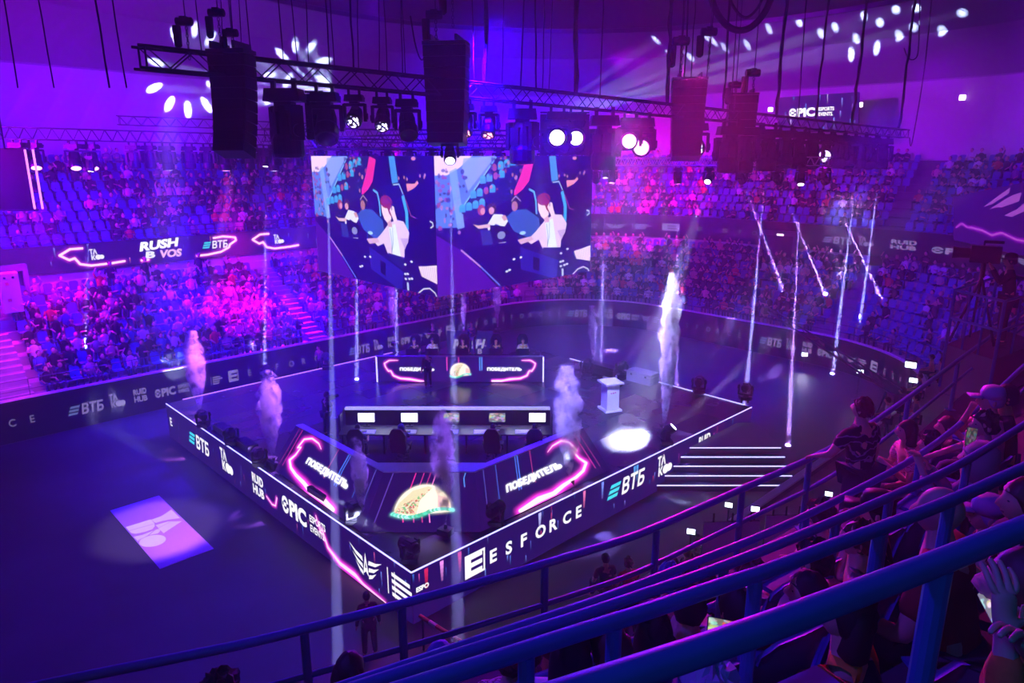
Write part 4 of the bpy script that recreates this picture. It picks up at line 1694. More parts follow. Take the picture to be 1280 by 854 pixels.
def individual(q, k):
    dd, p, yaw, sd, tier, r = q
    vi = rng.choice([0, 1, 2, 3, 4, 0, 1, 2, 3, 4, 5, 6]) if tier == 'lower' else rng.choice([0, 1, 2, 3, 4])
    si = rng.choices(range(len(SHIRTS)), SW)[0]
    o = mesh_obj('spectator', CROWD_ME[vi], None, p, (0, 0, yaw + rng.uniform(-0.35, 0.35)))
    s = rng.uniform(0.93, 1.06)
    o.scale = (s, s, s)
    o.material_slots[0].link = 'OBJECT'
    o.material_slots[0].material = M_SHIRTS[si]
    if rng.random() < 0.3:
        o.material_slots[2].link = 'OBJECT'
        o.material_slots[2].material = rng.choice([M_HAIRB, M_HAIRL])
    lab = ('%s spectator in %s, %s row, %s %s' % ('standing' if vi > 4 else 'seated', SHIRTS[si][0], ORD[r], tier, SIDE_NAME[sd]))
    INDIV.setdefault(lab, []).append(o)


N_IND = 290
for k, q in enumerate(people_far[:N_IND]):
    individual(q, k)
free = [q for q, t in seats_far if not t]
free.sort(key=lambda q: q[0])
for k, q in enumerate(free[:230]):
    o = mesh_obj('grandstand_seat', SEATLOW_ME, None, q[1], (0, 0, q[2]))
    INDIV.setdefault('empty blue seat in the %s row of the %s %s' % (ORD[q[5]], q[4], SIDE_NAME[q[3]]), []).append(o)
for lab, obs in INDIV.items():
    obs.sort(key=lambda o: pix(o.location)[0])
    cat_ = 'seat' if lab.startswith('empty') else 'spectator'
    for k, o in enumerate(obs):
        tag(o, lab + (', ' + nth(k) if len(obs) > 1 else ''), cat_, lab.replace(' spectator', ' spectators').replace(' seat ', ' seats ') if len(obs) > 1 else None)


def mass(name, templates, spots, label, cat, mats_, pick):
    V, F, MI, n0 = [], [], [], 0
    arrs = []
    for mbx in templates:
        arrs.append((np.array(mbx.v, dtype=np.float64), mbx.f, mbx.m))
    loops, starts, tot, mi = [], [], [], []
    ls = 0
    for q in spots:
        ti, slotmap = pick(q)
        v, f, m = arrs[ti]
        a = q[2] + rng.uniform(-0.35, 0.35)
        c_, s_ = math.cos(a), math.sin(a)
        p = q[1]
        V.append(np.stack([v[:, 0] * c_ - v[:, 1] * s_ + p.x, v[:, 0] * s_ + v[:, 1] * c_ + p.y, v[:, 2] + p.z], 1))
        for face, fm in zip(f, m):
            starts.append(ls)
            tot.append(len(face))
            ls += len(face)
            loops.extend([i + n0 for i in face])
            mi.append(slotmap[fm])
        n0 += len(v)
    V = np.concatenate(V)
    me = bpy.data.meshes.new(name)
    me.vertices.add(len(V))
    me.vertices.foreach_set('co', V.ravel())
    me.loops.add(len(loops))
    me.loops.foreach_set('vertex_index', loops)
    me.polygons.add(len(starts))
    me.polygons.foreach_set('loop_start', starts)
    me.polygons.foreach_set('loop_total', tot)
    for m_ in mats_:
        me.materials.append(m_)
    me.polygons.foreach_set('material_index', mi)
    me.update(calc_edges=True)
    o = mesh_obj(name, me)
    tag(o, label, cat, kind='stuff')
    return o


NS = len(SHIRTS)


def pick_person(q):
    si = rng.choices(range(NS), SW)[0]
    return rng.choice([0, 1, 2, 3, 4]), {0: si, 1: NS, 2: NS + rng.choice([1, 1, 1, 2, 3]), 3: NS + 4}


for tier, lab in (('lower', 'rest of the seated crowd farther back in the lower stands'), ('upper', 'crowd seated in the upper stands under the far wall')):
    sp = [q for q in people_far[N_IND:] if q[4] == tier]
    if sp:
        mass('crowd', CROWD[:5], sp, lab, 'crowd', M_SHIRTS + [M_SKIN, M_HAIR, M_HAIRB, M_HAIRL, M_JEANS], pick_person)
rest = free[230:] + [q for q, t in seats_far if t]
mass('seat_rows', [SEATLOW], rest, 'rows of blue seats in the far stands, mostly taken', 'seats', [M_SEAT], lambda q: (0, {0: 0}))
print('SPOTS', len(SPOTS), len(people_far), len(free))

# railing along the front of the stands and steps in the left aisle
def front_rail(i0, i1, d, z, label, h=0.95):
    base = S(*bp((i0 + i1) // 2, d), z)
    o = thing('stand_railing', label, 'railing', base)
    for zz in (h, h * 0.55):
        MB().tube([S(*bp(i, d), z + zz) for i in range(i0, i1 + 1)], 0.022, 5).build('rail', M_STEEL, o, base)
    for i in range(i0, i1 + 1):
        MB().tube([S(*bp(i, d), z), S(*bp(i, d), z + h)], 0.022, 5).build('post', M_STEEL, o, base)


front_rail(10, I_LEFT + 2, 0.12, 1.1, 'thin railing along the front row of the left stand')
front_rail(I_LEFT + 3, I_R1 + 5, 0.12, 1.1, 'thin railing along the front row right of the stage')
front_rail(10, I_LEFT + 2, U_D0 - 0.15, 6.6, 'railing on the upper left stand above the ribbon display', 0.6)

def aisle(e0, e1_, n, label, m):
    base = S((e0 + e1_) / 2, RE2 + 0.5, 1.1)
    o = thing('aisle_stairs', label, 'stairs', base)
    for k in range(n):
        y0 = RE2 + 0.5 + ROWD / 2 * k
        z = 1.1 + ROWH / 2 * k
        poly = [S(e0, y0), S(e1_, y0), S(e1_, y0 + ROWD / 2), S(e0, y0 + ROWD / 2)]
        MB().prism([(p.x, p.y) for p in poly], z - 0.1, z + ROWH / 2).build('step', M_CONC, o, base)
        MB().prism([(p.x, p.y) for p in (S(e0, y0 - 0.01), S(e1_, y0 - 0.01), S(e1_, y0 + 0.09), S(e0, y0 + 0.09))], z + ROWH / 2, z + ROWH / 2 + 0.012).build('nosing', m, o, base)


M_NOSE = mat('pale_nosing', (0.8, 0.55, 0.7), 0.6)
aisle(-6.3, -3.8, 10, 'wide aisle stairs with pale pink lit nosings at the left edge', M_NOSE)
aisle(9.1, 10.1, 16, 'narrow aisle stairs between blocks of the left stand', M_NOSE)

# ------------------------------------------------------------------ rigging
from mathutils.bvhtree import BVHTree
_v, _f = [], []
for a in range(len(UPW) - 1):
    for k in range(len(UPW[0]) - 1):
        n = len(_v)
        _v += [UPW[a][k], UPW[a][k + 1], UPW[a + 1][k + 1], UPW[a + 1][k]]
        _f.append((n, n + 1, n + 2, n + 3))
WALL_BVH = BVHTree.FromPolygons(_v, _f)


def on_wall(px, py, off=0.0):
    d = ray(px, py).normalized()
    h = WALL_BVH.ray_cast(Vector((0, 0, CAM_H)), d, 200)
    return (h[0] - d * off) if h[0] is not None else at(px, py, 60)


def truss(p0, p1, size, label, bays, name='lighting_truss', r=0.028, singles=True, m=None):
    m = m or M_ALU
    base = (p0 + p1) / 2
    o = thing(name, label, 'truss', base)
    d = (p1 - p0).normalized()
    side = Vector((d.y, -d.x, 0)).normalized() * size / 2
    up_ = Vector((0, 0, size))
    ch = [(p0 - side, p1 - side), (p0 + side, p1 + side), (p0 - side + up_, p1 - side + up_), (p0 + side + up_, p1 + side + up_)]
    for a, b in ch:
        MB().tube([a - d * 0.12, b + d * 0.12], r, 8).build('main_chord', m, o, base, smooth=True)
    mbs = MB()
    for face, (lo, hi) in enumerate(((ch[0], ch[2]), (ch[1], ch[3]), (ch[0], ch[1]), (ch[2], ch[3]))):
        for i in range(bays):
            t0, t1 = i / bays, (i + 1) / bays
            a = (lo if i % 2 else hi)[0].lerp((lo if i % 2 else hi)[1], t0)
            b = (hi if i % 2 else lo)[0].lerp((hi if i % 2 else lo)[1], t1)
            if face < 2 and singles:
                MB().tube([a, b], r * 0.55, 5, cap=False).build('brace', m, o, base)
            else:
                mbs.tube([a, b], r * 0.55, 5, cap=False)
    q = mbs.build('lacing', m, o, base)
    q['kind'] = 'stuff'
    for t in (0, 1):
        mb = MB()
        c4 = [c_[t] for c_ in ch]
        for a, b in ((0, 1), (0, 2), (1, 3), (2, 3)):
            mb.tube([c4[a], c4[b]], r * 0.8, 5)
        mb.build('end_frame', m, o, base)
    return o


FT0, FT1 = at(180, 86, 13.6), at(1130, 172, 39)
truss(FT0, FT1, 0.40, 'long dark front truss crossing the picture above the stage, full of lights', 84)


def ft(px, dz=0.0):
    """point of the front truss under which something hangs in pixel column px"""
    lo, hi = 0.0, 1.0
    for _ in range(40):
        m_ = (lo + hi) / 2
        if pix(FT0.lerp(FT1, m_))[0] < px:
            lo = m_
        else:
            hi = m_
    return FT0.lerp(FT1, lo) + Vector((0, 0, dz))


# -- moving head lamp: base, yoke, head, lens
def lens_mat(name, col, strength, dots=False):
    if name in MATS:
        return MATS[name]
    m = bpy.data.materials.new(name)
    m.use_nodes = True
    nt = m.node_tree
    b = nt.nodes['Principled BSDF']
    b.inputs['Base Color'].default_value = (0.05, 0.05, 0.06, 1)
    b.inputs['Emission Color'].default_value = (*col, 1)
    b.inputs['Emission Strength'].default_value = strength
    if dots:
        tc = nt.nodes.new('ShaderNodeTexCoord')
        vo = nt.nodes.new('ShaderNodeTexVoronoi')
        vo.inputs['Scale'].default_value = 14
        lt = nt.nodes.new('ShaderNodeMath')
        lt.operation = 'LESS_THAN'
        lt.inputs[1].default_value = 0.42
        ml = nt.nodes.new('ShaderNodeMath')
        ml.operation = 'MULTIPLY'
        ml.inputs[1].default_value = strength
        nt.links.new(tc.outputs['Object'], vo.inputs['Vector'])
        nt.links.new(vo.outputs['Distance'], lt.inputs[0])
        nt.links.new(lt.outputs[0], ml.inputs[0])
        nt.links.new(ml.outputs[0], b.inputs['Emission Strength'])
    MATS[name] = m
    return m


LENS_OFF = mat('dark_lens', (0.02, 0.02, 0.05), 0.1)
LENS = {'off': LENS_OFF, 'white': lens_mat('white_lens', (0.8, 0.85, 1.0), 3), 'hot': lens_mat('hot_lens', (0.75, 0.8, 1.0), 8), 'hotpink': lens_mat('hot_pink_lens', (1.0, 0.35, 0.9), 7),
        'pink': lens_mat('pink_led_lens', (1.0, 0.3, 0.42), 3, True), 'cool': lens_mat('cool_led_lens', (0.65, 0.6, 1.0), 3, True), 'magenta': lens_mat('magenta_lens', (1.0, 0.3, 0.8), 3), 'violet': lens_mat('violet_lens', (0.6, 0.4, 1.0), 3)}


def head_meshes():
    b = MB().box((0, 0, -0.07), (0.42, 0.30, 0.14), taper=0.9).box((0, 0, -0.16), (0.2, 0.2, 0.06))
    for s in (-1, 1):
        b.box((s * 0.12, 0, 0.05), (0.05, 0.06, 0.14))
    b.box((0.18, 0.16, -0.07), (0.05, 0.04, 0.06))
    y = MB().box((0, 0, -0.21), (0.46, 0.14, 0.06))
    for s in (-1, 1):
        y.box((s * 0.23, 0, -0.38), (0.06, 0.16, 0.38), taper=1.0)
        y.lathe([(0.07, -0.02), (0.07, 0.02)], 10, (s * 0.265, 0, -0.46), Matrix.Rotation(math.pi / 2, 3, 'Y'))
    h = MB().lathe([(0.08, 0.30), (0.13, 0.27), (0.16, 0.12), (0.16, -0.05), (0.185, -0.10), (0.185, -0.26), (0.17, -0.30), (0.155, -0.30)], 16)
    h.box((0, 0.13, 0.08), (0.16, 0.08, 0.24)).box((0, -0.13, 0.08), (0.16, 0.08, 0.24))
    l = MB().lathe([(0.152, -0.29), (0.13, -0.305), (0.05, -0.312)], 16)
    out = []
    for mb_, nm, sm in ((b, 'base', False), (y, 'yoke', False), (h, 'head', True), (l, 'lens', True)):
        q_ = mb_.build(nm, M_BLACK, link=False, smooth=False)
        out.append(q_.data)
        bpy.data.objects.remove(q_)
    return out


HM = head_meshes()


def fixture(pos, aim, label, lens='off', s=1.0, hang=True, beam=None, cat='stage light', name='moving_head_light', group=None):
    """pos: where the base is fixed; aim: the point looked at. beam: (colour, energy, angle, blend)"""
    o = thing(name, label, cat, pos)
    o.scale = (s, s, s)
    piv = Vector((0, 0, -0.46 if hang else 0.46))
    d = Vector(aim) - (Vector(pos) + piv * s)
    pan = math.atan2(d.y, d.x) - math.pi / 2
    flip = 0 if hang else math.pi
    mesh_obj('base', HM[0], o, (0, 0, 0), (flip, 0, 0))
    mesh_obj('yoke', HM[1], o, (0, 0, 0), (flip, 0, pan))
    h = mesh_obj('head', HM[2], o, piv)
    h.rotation_euler = d.to_track_quat('-Z', 'Y').to_euler()
    l = mesh_obj('lens', HM[3], h)
    l.material_slots[0].link = 'OBJECT'
    l.material_slots[0].material = LENS[lens]
    if beam:
        col, en, ang, bl = beam[:4]
        fall = beam[4] if len(beam) > 4 else None
        e = Vector(pos) + piv * s + d.normalized() * 0.36 * s
        if fall == 'Constant':
            # a hardly spreading cone that loses strength only slowly
            lamp('SPOT', e, aim, col, en * 800, bl * 11.5, 0.4, 0.012, falloff='Linear')
        else:
            lamp('SPOT', e, aim, col, en, ang, bl, 0.05 * s, falloff=fall)
    return o


def col_of(lens):
    return {'off': 'unlit', 'white': 'white lit', 'hot': 'dazzling white', 'hotpink': 'dazzling pink', 'pink': 'pink lit', 'cool': 'pale blue lit', 'magenta': 'magenta lit', 'violet': 'violet lit'}[lens]


# front truss: (pixel column, lens, scale, aim as (px, py, depth) or None for straight down, beam)
SB = 1.0
FRONT = [
    (354, 'off', 1.9, None, None),
    (405, 'off', 1.5, (424, 900, 11), (COOL, 250, 0, 0.10, 'Constant')),
    (442, 'cool', 1.05, (380, 330, 12), (VIOLET, 1200, 40, 0.8)),
    (477, 'cool', 1.05, (460, 400, 14), (BLUE, 1200, 40, 0.8)),
    (508, 'off', 1.3, (540, 400, 15), None),
    (582, 'pink', 1.1, (560, 330, 17), (MAGENTA, 2500, 30, 0.7)),
    (611, 'pink', 1.1, (590, 330, 18), (MAGENTA, 1200, 30, 0.7)),
    (653, 'off', 2.0, None, None),
    (697, 'hot', 1.6, (650, 330, 2), (BLUE, 3500, 60, 0.9)),
    (721, 'white', 1.5, (690, 420, 6), (BLUE, 1200, 40, 0.8)),
    (756, 'off', 2.2, None, None),
    (788, 'hotpink', 1.6, (745, 330, 2), (MAGENTA, 2000, 80, 0.9)),
    (804, 'magenta', 1.8, (760, 480, 10), (MAGENTA, 700, 50, 0.8)),
    (859, 'cool', 1.8, (820, 330, 10), (LILAC, 1500, 40, 0.8)),
    (872, 'cool', 1.8, (900, 330, 12), (LILAC, 1500, 40, 0.8)),
    (914, 'off', 2.3, None, None),
    (932, 'off', 2.3, None, None),
    (944, 'violet', 1.8, (900, 420, 14), None),
    (962, 'off', 2.2, 'down', (COOL, 1100, 0, 0.12, 'Constant')),
    (983, 'off', 2.0, (940, 700, 30), None),
    (1000, 'off', 2.0, (1020, 500, 30), None),
    (1018, 'off', 2.0, (1000, 600, 30), None),
    (1034, 'violet', 1.9, (1010, 500, 14), (PURPLE, 600, 50, 0.8)),
    (1050, 'off', 2.0, None, None),
    (1064, 'off', 2.0, (1040, 700, 30), None),
    (1077, 'off', 2.0, 'down', (COOL, 1100, 0, 0.12, 'Constant')),
    (1090, 'off', 2.0, (1100, 600, 30), None),
    (1105, 'off', 2.0, 'down', (COOL, 1100, 0, 0.12, 'Constant')),
]
for i, (x, lens, s, aim, beam) in enumerate(FRONT):
    p = ft(x, -0.16)
    a = at(*aim) if aim and aim != 'down' else p - Vector((0, 0, 10)) + Vector((0.01, 0.01, 0))
    fixture(p, a, '%s front truss lamp, %s' % (col_of(lens), nth(i)), lens, s, True, beam)

# boxes of video or blinder panels between the heads
for x, w_, h_, lab in ((381, 0.42, 1.0, 'flat dark lamp panel between two heads on the front truss, left part'), (703, 1.5, 1.2, 'large dark lamp panel with the dazzling blue white light before it'), (796, 1.1, 1.0, 'square dark lamp panel behind the dazzling pink light')):
    p = ft(x, -0.2) + Vector((0.1, 0.35, 0))
    o = thing('blinder_panel', lab, 'stage light', p)
    MB().box((0, 0, -h_ / 2), (w_, 0.18, h_)).build('housing', M_BLACK, o)
    mb = MB()
    for i in range(3):
        for j in range(3):
            mb.lathe([(w_ * 0.13, 0), (w_ * 0.10, 0.03)], 8, ((i - 1) * w_ * 0.3, -0.10, -h_ / 2 + (j - 1) * h_ * 0.3), Matrix.Rotation(math.pi / 2, 3, 'X'))
    mb.build('lamp_cells', LENS_OFF, o)
    MB().tube([(-w_ / 2, 0, 0.05), (w_ / 2, 0, 0.05)], 0.03, 6).build('hanging_bar', M_STEEL, o)

# loudspeaker arrays
def line_array(x, z_top, n, w, h, d, label, curve=0.03, flown=True):
    p = ft(x) + Vector((0, -0.1, 0))
    p.z += z_top
    o = thing('loudspeaker_array', label, 'loudspeaker', p, R(-8))
    MB().box((0, 0, 0.05), (w * 1.02, d * 1.1, 0.08)).box((-w * 0.3, 0, 0.16), (0.06, d * 1.4, 0.14)).box((w * 0.3, 0, 0.16), (0.06, d * 1.4, 0.14)).build('rigging_frame', M_STEEL, o)
    y, z, a = 0.0, 0.0, 0.0
    for i in range(n):
        rot = Matrix.Rotation(-a, 3, 'X')
        c_ = Vector((0, y, z)) + rot @ Vector((0, 0, -h / 2))
        wk = w * (1 - 0.018 * i)
        cab = MB().box(c_, (wk, d, h * 0.95), rot).build('cabinet', M_BLACK, o)
        MB().box(c_ + rot @ Vector((0, -d / 2 - 0.008, 0)), (wk * 0.9, 0.016, h * 0.8), rot).build('grille', M_MATTE, cab)
        q = rot @ Vector((0, 0, -h))
        y, z = y + q.y, z + q.z
        a += curve * (0.4 + i * 0.16)
    return o


line_array(294, 0.42, 9, 0.80, 0.225, 0.5, 'long dark loudspeaker array hanging at the left through the front truss', 0.045)
line_array(560, 1.2, 9, 1.1, 0.27, 0.6, 'wide dark loudspeaker array reaching above the middle of the front truss', 0.02)
line_array(858, 1.25, 10, 1.2, 0.27, 0.7, 'dark loudspeaker array above and below the truss, right of the pink light', 0.03)
line_array(925, 1.0, 5, 1.1, 0.3, 0.6, 'small loudspeaker stack on the front truss left of the lit wall sign', 0.01)

# chain hoists
def hoist(p, label, s=1.0, tilt=0.0, top=19.9):
    o = thing('chain_hoist', label, 'hoist', p)
    MB().lathe([(0.10, -0.26), (0.13, -0.24), (0.13, 0.24), (0.10, 0.26)], 12, (0, 0, 0), Matrix.Rotation(math.pi / 2, 3, 'Y')).box((0, 0, 0.02), (0.2, 0.24, 0.26)).build('motor', M_BLACK, o)
    MB().lathe([(0.05, -0.78), (0.12, -0.72), (0.13, -0.2), (0.12, -0.12)], 10, (-0.26, 0, 0.0)).build('chain_bag', M_MATTE, o)
    mb = MB()
    for i in range(9):
        a = math.pi / 2 * (i % 2)
        c_ = Vector((0.05, 0, -0.2 - 0.11 * i))
        ring_ = [c_ + Vector((math.cos(t) * 0.035 * math.cos(a), math.cos(t) * 0.035 * math.sin(a), math.sin(t) * 0.07)) for t in [k * math.pi / 4 for k in range(9)]]
        mb.tube(ring_, 0.014, 5, cap=False)
    mb.build('chain', M_STEEL, o)
    MB().tube([(0.05, 0, 0.12), (0.05, 0, (top - p.z) / s)], 0.02, 5).build('wire_rope', M_STEEL, o)
    o.scale = (s, s, s)
    return o


for x, dz, s, lab in ((237, 0.95, 0.62, 'chain hoist with links hanging over the left end of the front truss'), (278, 1.2, 0.62, 'chain hoist with a long bag above the left loudspeaker array'), (293, 0.85, 0.6, 'low chain hoist right above the left loudspeaker array'), (545, 1.9, 0.8, 'chain hoist above the middle loudspeaker array'), (566, 2.6, 0.8, 'higher chain hoist above the middle loudspeaker array'), (846, 2.5, 1.1, 'chain hoist left above the pink lit loudspeaker array'), (879, 3.0, 1.1, 'chain hoist right above the pink lit loudspeaker array'), (936, 1.9, 1.1, 'chain hoist above the small stack left of the wall sign'), (915, 1.35, 0.9, 'short hoist on the small stack left of the wall sign')):
    hoist(ft(x, dz), lab, s)

# hanging cables
CABX = [(22, 12, 0.012), (68, 12, 0.012), (136, 14, 0.02), (158, 13.4, 0.014), (255, 0, 0.012), (283, 0, 0.01), (296, 0, 0.01), (305, 0, 0.01), (316, 0, 0.012), (356, 0, 0.014), (374, 0, 0.012), (387, 0, 0.012), (413, 0, 0.016), (420, 0, 0.012), (444, 0, 0.022), (449, 0, 0.012), (475, 0, 0.012), (485, 0, 0.012), (504, 0, 0.014), (507, 0, 0.012), (593, 0, 0.014), (607, 0, 0.05), (628, 0, 0.012), (651, 0, 0.02), (670, 0, 0.025), (678, 0, 0.014), (686, 0, 0.012), (719, 0, 0.06), (750, 0, 0.02), (832, 0, 0.055), (847, 0, 0.03), (853, 0, 0.03), (861, 0, 0.02), (879, 0, 0.02), (903, 0, 0.035), (913, 0, 0.02), (969, 0, 0.06), (996, 0, 0.025), (1018, 0, 0.04), (1064, 0, 0.06), (1122, 0, 0.06)]
rngc = random.Random(5)
for i, (x, dep, r) in enumerate(CABX):
    p = at(x, 110, dep) if dep else ft(x, 0.4)
    top = Vector((p.x + rngc.uniform(-0.25, 0.3) * (1 if r < 0.03 else 0.3), p.y, 20.0))
    pts = [p.lerp(top, t) + Vector((rngc.uniform(-1, 1) * r * 0.8, 0, 0)) for t in [k / 14 for k in range(15)]]
    o = MB().tube(pts, [r * (1 + (0.35 if (k % 2 and r > 0.03) else 0)) for k in range(15)], 6).build('hanging_cable', M_MATTE, None, p)
    tag(o, '%s cable hanging from the roof, %s' % ('thick' if r > 0.03 else 'thin', nth(i)), 'cable')
for i, (pts, r, lab) in enumerate(([[(778, -4, 30), (800, 25, 30), (835, 60, 30)], 0.02, 'x'], [[(885, -30, 26), (893, 10, 26), (912, 34, 26), (935, 36, 26), (956, 15, 26), (972, -25, 26)], 0.12, 'thick loop of cable sagging under the dark roof'], [[(905, -30, 26), (915, 5, 26), (932, 22, 26), (950, 5, 26), (960, -30, 26)], 0.05, 'thin loop of cable inside the thick sagging loop'], [[(1130, 60, 40), (1135, 72, 40), (1143, 74, 40), (1148, 60, 40), (1150, -5, 40)], 0.03, 'slack loop of cable at the right end of the rig'], [[(1165, -5, 40), (1155, 90, 40), (1140, 178, 40), (1137, 172, 40)], 0.03, 'cable with a plug hanging off the right end of the front truss'], [[(513, 20, 19), (519, 55, 19), (527, 75, 19), (535, 62, 19)], 0.02, 'slack cable loop left of the middle loudspeaker array'])):
    if lab == 'x':
        continue
    P3 = spline([at(*q) for q in pts], 6)
    tag(MB().tube(P3, r, 7).build('cable_loop', M_MATTE, None, P3[0]), lab, 'cable')

# back trusses
BT0, BT1 = at(-60, 172, 30), at(395, 183, 38)
truss(BT0, BT1, 0.5, 'back truss at the left with small pink and white lamps', 60, singles=False)
BT2 = (at(150, 156, 42), at(400, 165, 46))
truss(*BT2, 0.5, 'short truss high at the left before the lit wall', 30, singles=False)
CT0, CT1 = at(335, 177, 29), at(742, 181, 27.5)
truss(CT0, CT1, 0.5, 'dark truss right above the video cube', 50, singles=False)
RT0, RT1 = at(742, 207, 36), at(1035, 207, 31)
truss(RT0, RT1, 0.36, 'pink lit thin truss right of the video cube', 60, singles=False, m=mat('bright_truss', (0.8, 0.8, 0.82), 0.5, 0.1))


def lerp_px(a, b, px):
    lo, hi = 0.0, 1.0
    for _ in range(40):
        m_ = (lo + hi) / 2
        if pix(a.lerp(b, m_))[0] < px:
            lo = m_
        else:
            hi = m_
    return a.lerp(b, lo)


for i, (x, lens, beam, aim) in enumerate(((20, 'hotpink', (MAGENTA, 6000, 60, 0.9), (30, 400)), (40, 'magenta', None, (60, 300)), (90, 'magenta', None, (120, 300)), (112, 'magenta', None, (112, 300)), (207, 'white', (BLUE, 16000, 34, 0.9, 'Linear'), (207, 360)), (279, 'hotpink', (MAGENTA, 9000, 34, 0.9, 'Linear'), (285, 360)), (340, 'white', (BLUE, 16000, 34, 0.9, 'Linear'), (345, 360)))):
    p = lerp_px(BT0, BT1, x) + Vector((0, 0, -0.15))
    a = Vector((p.x, p.y + 0.5, -2)) if x in (207, 279, 340, 20) else Vector((p.x + 3, p.y - 5, 0))
    fixture(p, a, 'small %s lamp on left back truss, %s' % (col_of(lens), nth(i)), lens, 1.5, True, beam)
for i, x in enumerate((165, 185, 235, 258, 310, 325, 362, 378)):
    p = lerp_px(BT0, BT1, x) + Vector((0, 0, -0.15))
    fixture(p, p - Vector((0, 0.1, 5)), 'unlit small lamp on left back truss, %s' % nth(i), 'off', 1.4)
for i, x in enumerate(np.linspace(345, 735, 15)):
    p = lerp_px(CT0, CT1, x) + Vector((0, -0.1, -0.15))
    fixture(p, p - Vector((0, 0.1, 5)), 'unlit head on the truss above the video cube, %s' % nth(i), 'off', 1.05)
RFIX = [(745, 'magenta', (756, 352, 40), (LILAC, 9000, 5, 0.5, 'Linear')), (766, 'magenta', (753, 350, 36), (LILAC, 700, 0, 0.06, 'Constant')), (848, 'magenta', (846, 440, 36), (LILAC, 700, 0, 0.13, 'Constant')), (887, 'hot', (778, 566, 25.6), (WHITE, 19000, 7.5, 1.0, 'Linear')), (928, 'violet', (985, 378, 46), (LILAC, 1500, 0, 0.06, 'Constant')), (973, 'violet', (1045, 400, 46), (LILAC, 1500, 0, 0.07, 'Constant')), (1003, 'white', (985, 560, 29), (LILAC, 1000, 0, 0.10, 'Constant')), (1032, 'violet', (1117, 405, 44), (LILAC, 1500, 0, 0.08, 'Constant'))]
for i, (x, lens, aim, beam) in enumerate(RFIX):
    p = lerp_px(RT0, RT1, x) + Vector((0, 0, -0.1))
    fixture(p, at(*aim), '%s beam lamp under the thin right truss, %s' % (col_of(lens), nth(i)), lens, 1.0, True, beam)

# lit sign on the far wall and the small square wall lamps
ps = [at(973, 165, 50), at(1073, 163, 47), at(1074, 115, 47), at(973, 122, 50)]
o = thing('wall_sign', 'lit sign with white lettering on the far wall above the truss end', 'sign', ps[0])
panel_quad('display_face', ps, img_mat('wall_sign_print', IMG_SIGN, 1.0), o, ps[0], 0.25)
for x, y, lab in ((963, 137, 'small square white lamp on the far wall, left of the sign'), (1075, 131, 'small square white lamp on the far wall, right of the sign'), (1203, 122, 'small square white lamp alone on the right wall')):
    p = on_wall(x, y, 0.2)
    o = thing('wall_lamp', lab, 'lamp', p, R(-25))
    MB().box((0, 0.06, 0), (0.42, 0.1, 0.38)).build('housing', M_WHITE, o)
    MB().box((0, 0, 0), (0.34, 0.03, 0.30)).build('glass', LENS['magenta'] if x == 0 else lens_mat('wall_lamp_glass', (1.0, 0.75, 1.0), 4), o)

# slatted lamp frame hung at the left edge
p = at(25, 258, 27)
o = thing('hanging_lamp_frame', 'tall pink edged frame hanging in the glow at the left edge', 'stage light', p)
for x in (-0.9, 0.55, 0.85):
    MB().box((x, 0, 1.0), (0.05, 0.06, 2.2)).build('glowing_tube', lens_mat('tube_pink', (0.9, 0.2, 0.9), 1.2), o)
MB().box((-0.2, 0.05, 1.0), (1.5, 0.08, 2.3)).build('panel', M_BLACK, o)
MB().box((-0.2, 0.0, -0.14), (1.7, 0.2, 0.06)).build('bottom_bar', M_STEEL, o)
MB().tube([(-0.2, 0, 2.1), (-0.2, 0, 19.9 - p.z)], 0.03, 5).build('wire_rope', M_STEEL, o)

# slim vertical beams from lamps hung on the back truss and under the cube truss
for i, (px, y0, dep, end_, e_) in enumerate(((562, 172, 18.4, (574, 900), 170), (112, 195, 32, (108, 380), 350), (331, 190, 34, (331, 470), 700), (445, 178, 32, (446, 440), 700), (494, 178, 33, (496, 420), 600), (577, 180, 35, (578, 420), 450), (757, 205, 35.5, (752, 430), 700))):
    p = at(px, y0, dep)
    fixture(p, at(end_[0], end_[1], dep * 1.02 if end_[1] < 800 else 11), 'slim hanging lamp throwing a pale upright beam, %s' % nth(i), 'white', 0.9, True, (COOL, e_, 0, 0.11, 'Constant'))

# white petal patterns thrown on the wall
PETALS = [('a', [(218, 44), (243, 36), (263, 48), (195, 78), (193, 110), (212, 130), (235, 137), (258, 131), (268, 108)], 1.0), ('a', [(352, 68), (369, 56), (389, 58), (405, 76), (335, 95), (338, 122), (360, 100), (404, 100)], 1.0),
          ('b', [(820, 50), (838, 68), (862, 70), (883, 46), (906, 60), (934, 56), (961, 36), (892, 52)], 0.55), ('b', [(999, 28), (1026, 42), (1044, 34), (1070, 48), (1064, 68), (1096, 60), (1100, 28), (1124, 44), (1080, 20), (1120, 12), (1142, 34), (1146, 10), (1178, 38), (1203, 16)], 0.75)]
for src_, pts, k in PETALS:
    c0 = S(2, 6, 12.6) if src_ == 'a' else S(15, 10, 12.6)
    for j, (px, py) in enumerate(pts):
        tgt = on_wall(px, py)
        src = c0 + Vector((0.04 * j, 0, 0))
        d = (tgt - src).normalized()
        mx, my = sum(q[0] for q in pts) / len(pts), sum(q[1] for q in pts) / len(pts)
        if src_ == 'b':
            mx, my = px + (px - 1050) * 0.25, py - 60
        out_ = (on_wall(px + (px - mx) * 0.1 + 0.01, py + (py - my) * 0.1 + 0.01) - tgt)
        out_ = (out_ - d * out_.dot(d)).normalized()
        L_ = lamp('SPOT', src, tgt, (0.55, 0.68, 1.0), 520000 * k, 2.3, 1.0, 0.02)
        xx = out_.cross(-d).normalized()
        L_.rotation_euler = Matrix((xx, out_, -d)).transposed().to_euler()
        L_.scale = (0.42, 1.0, 1.0)

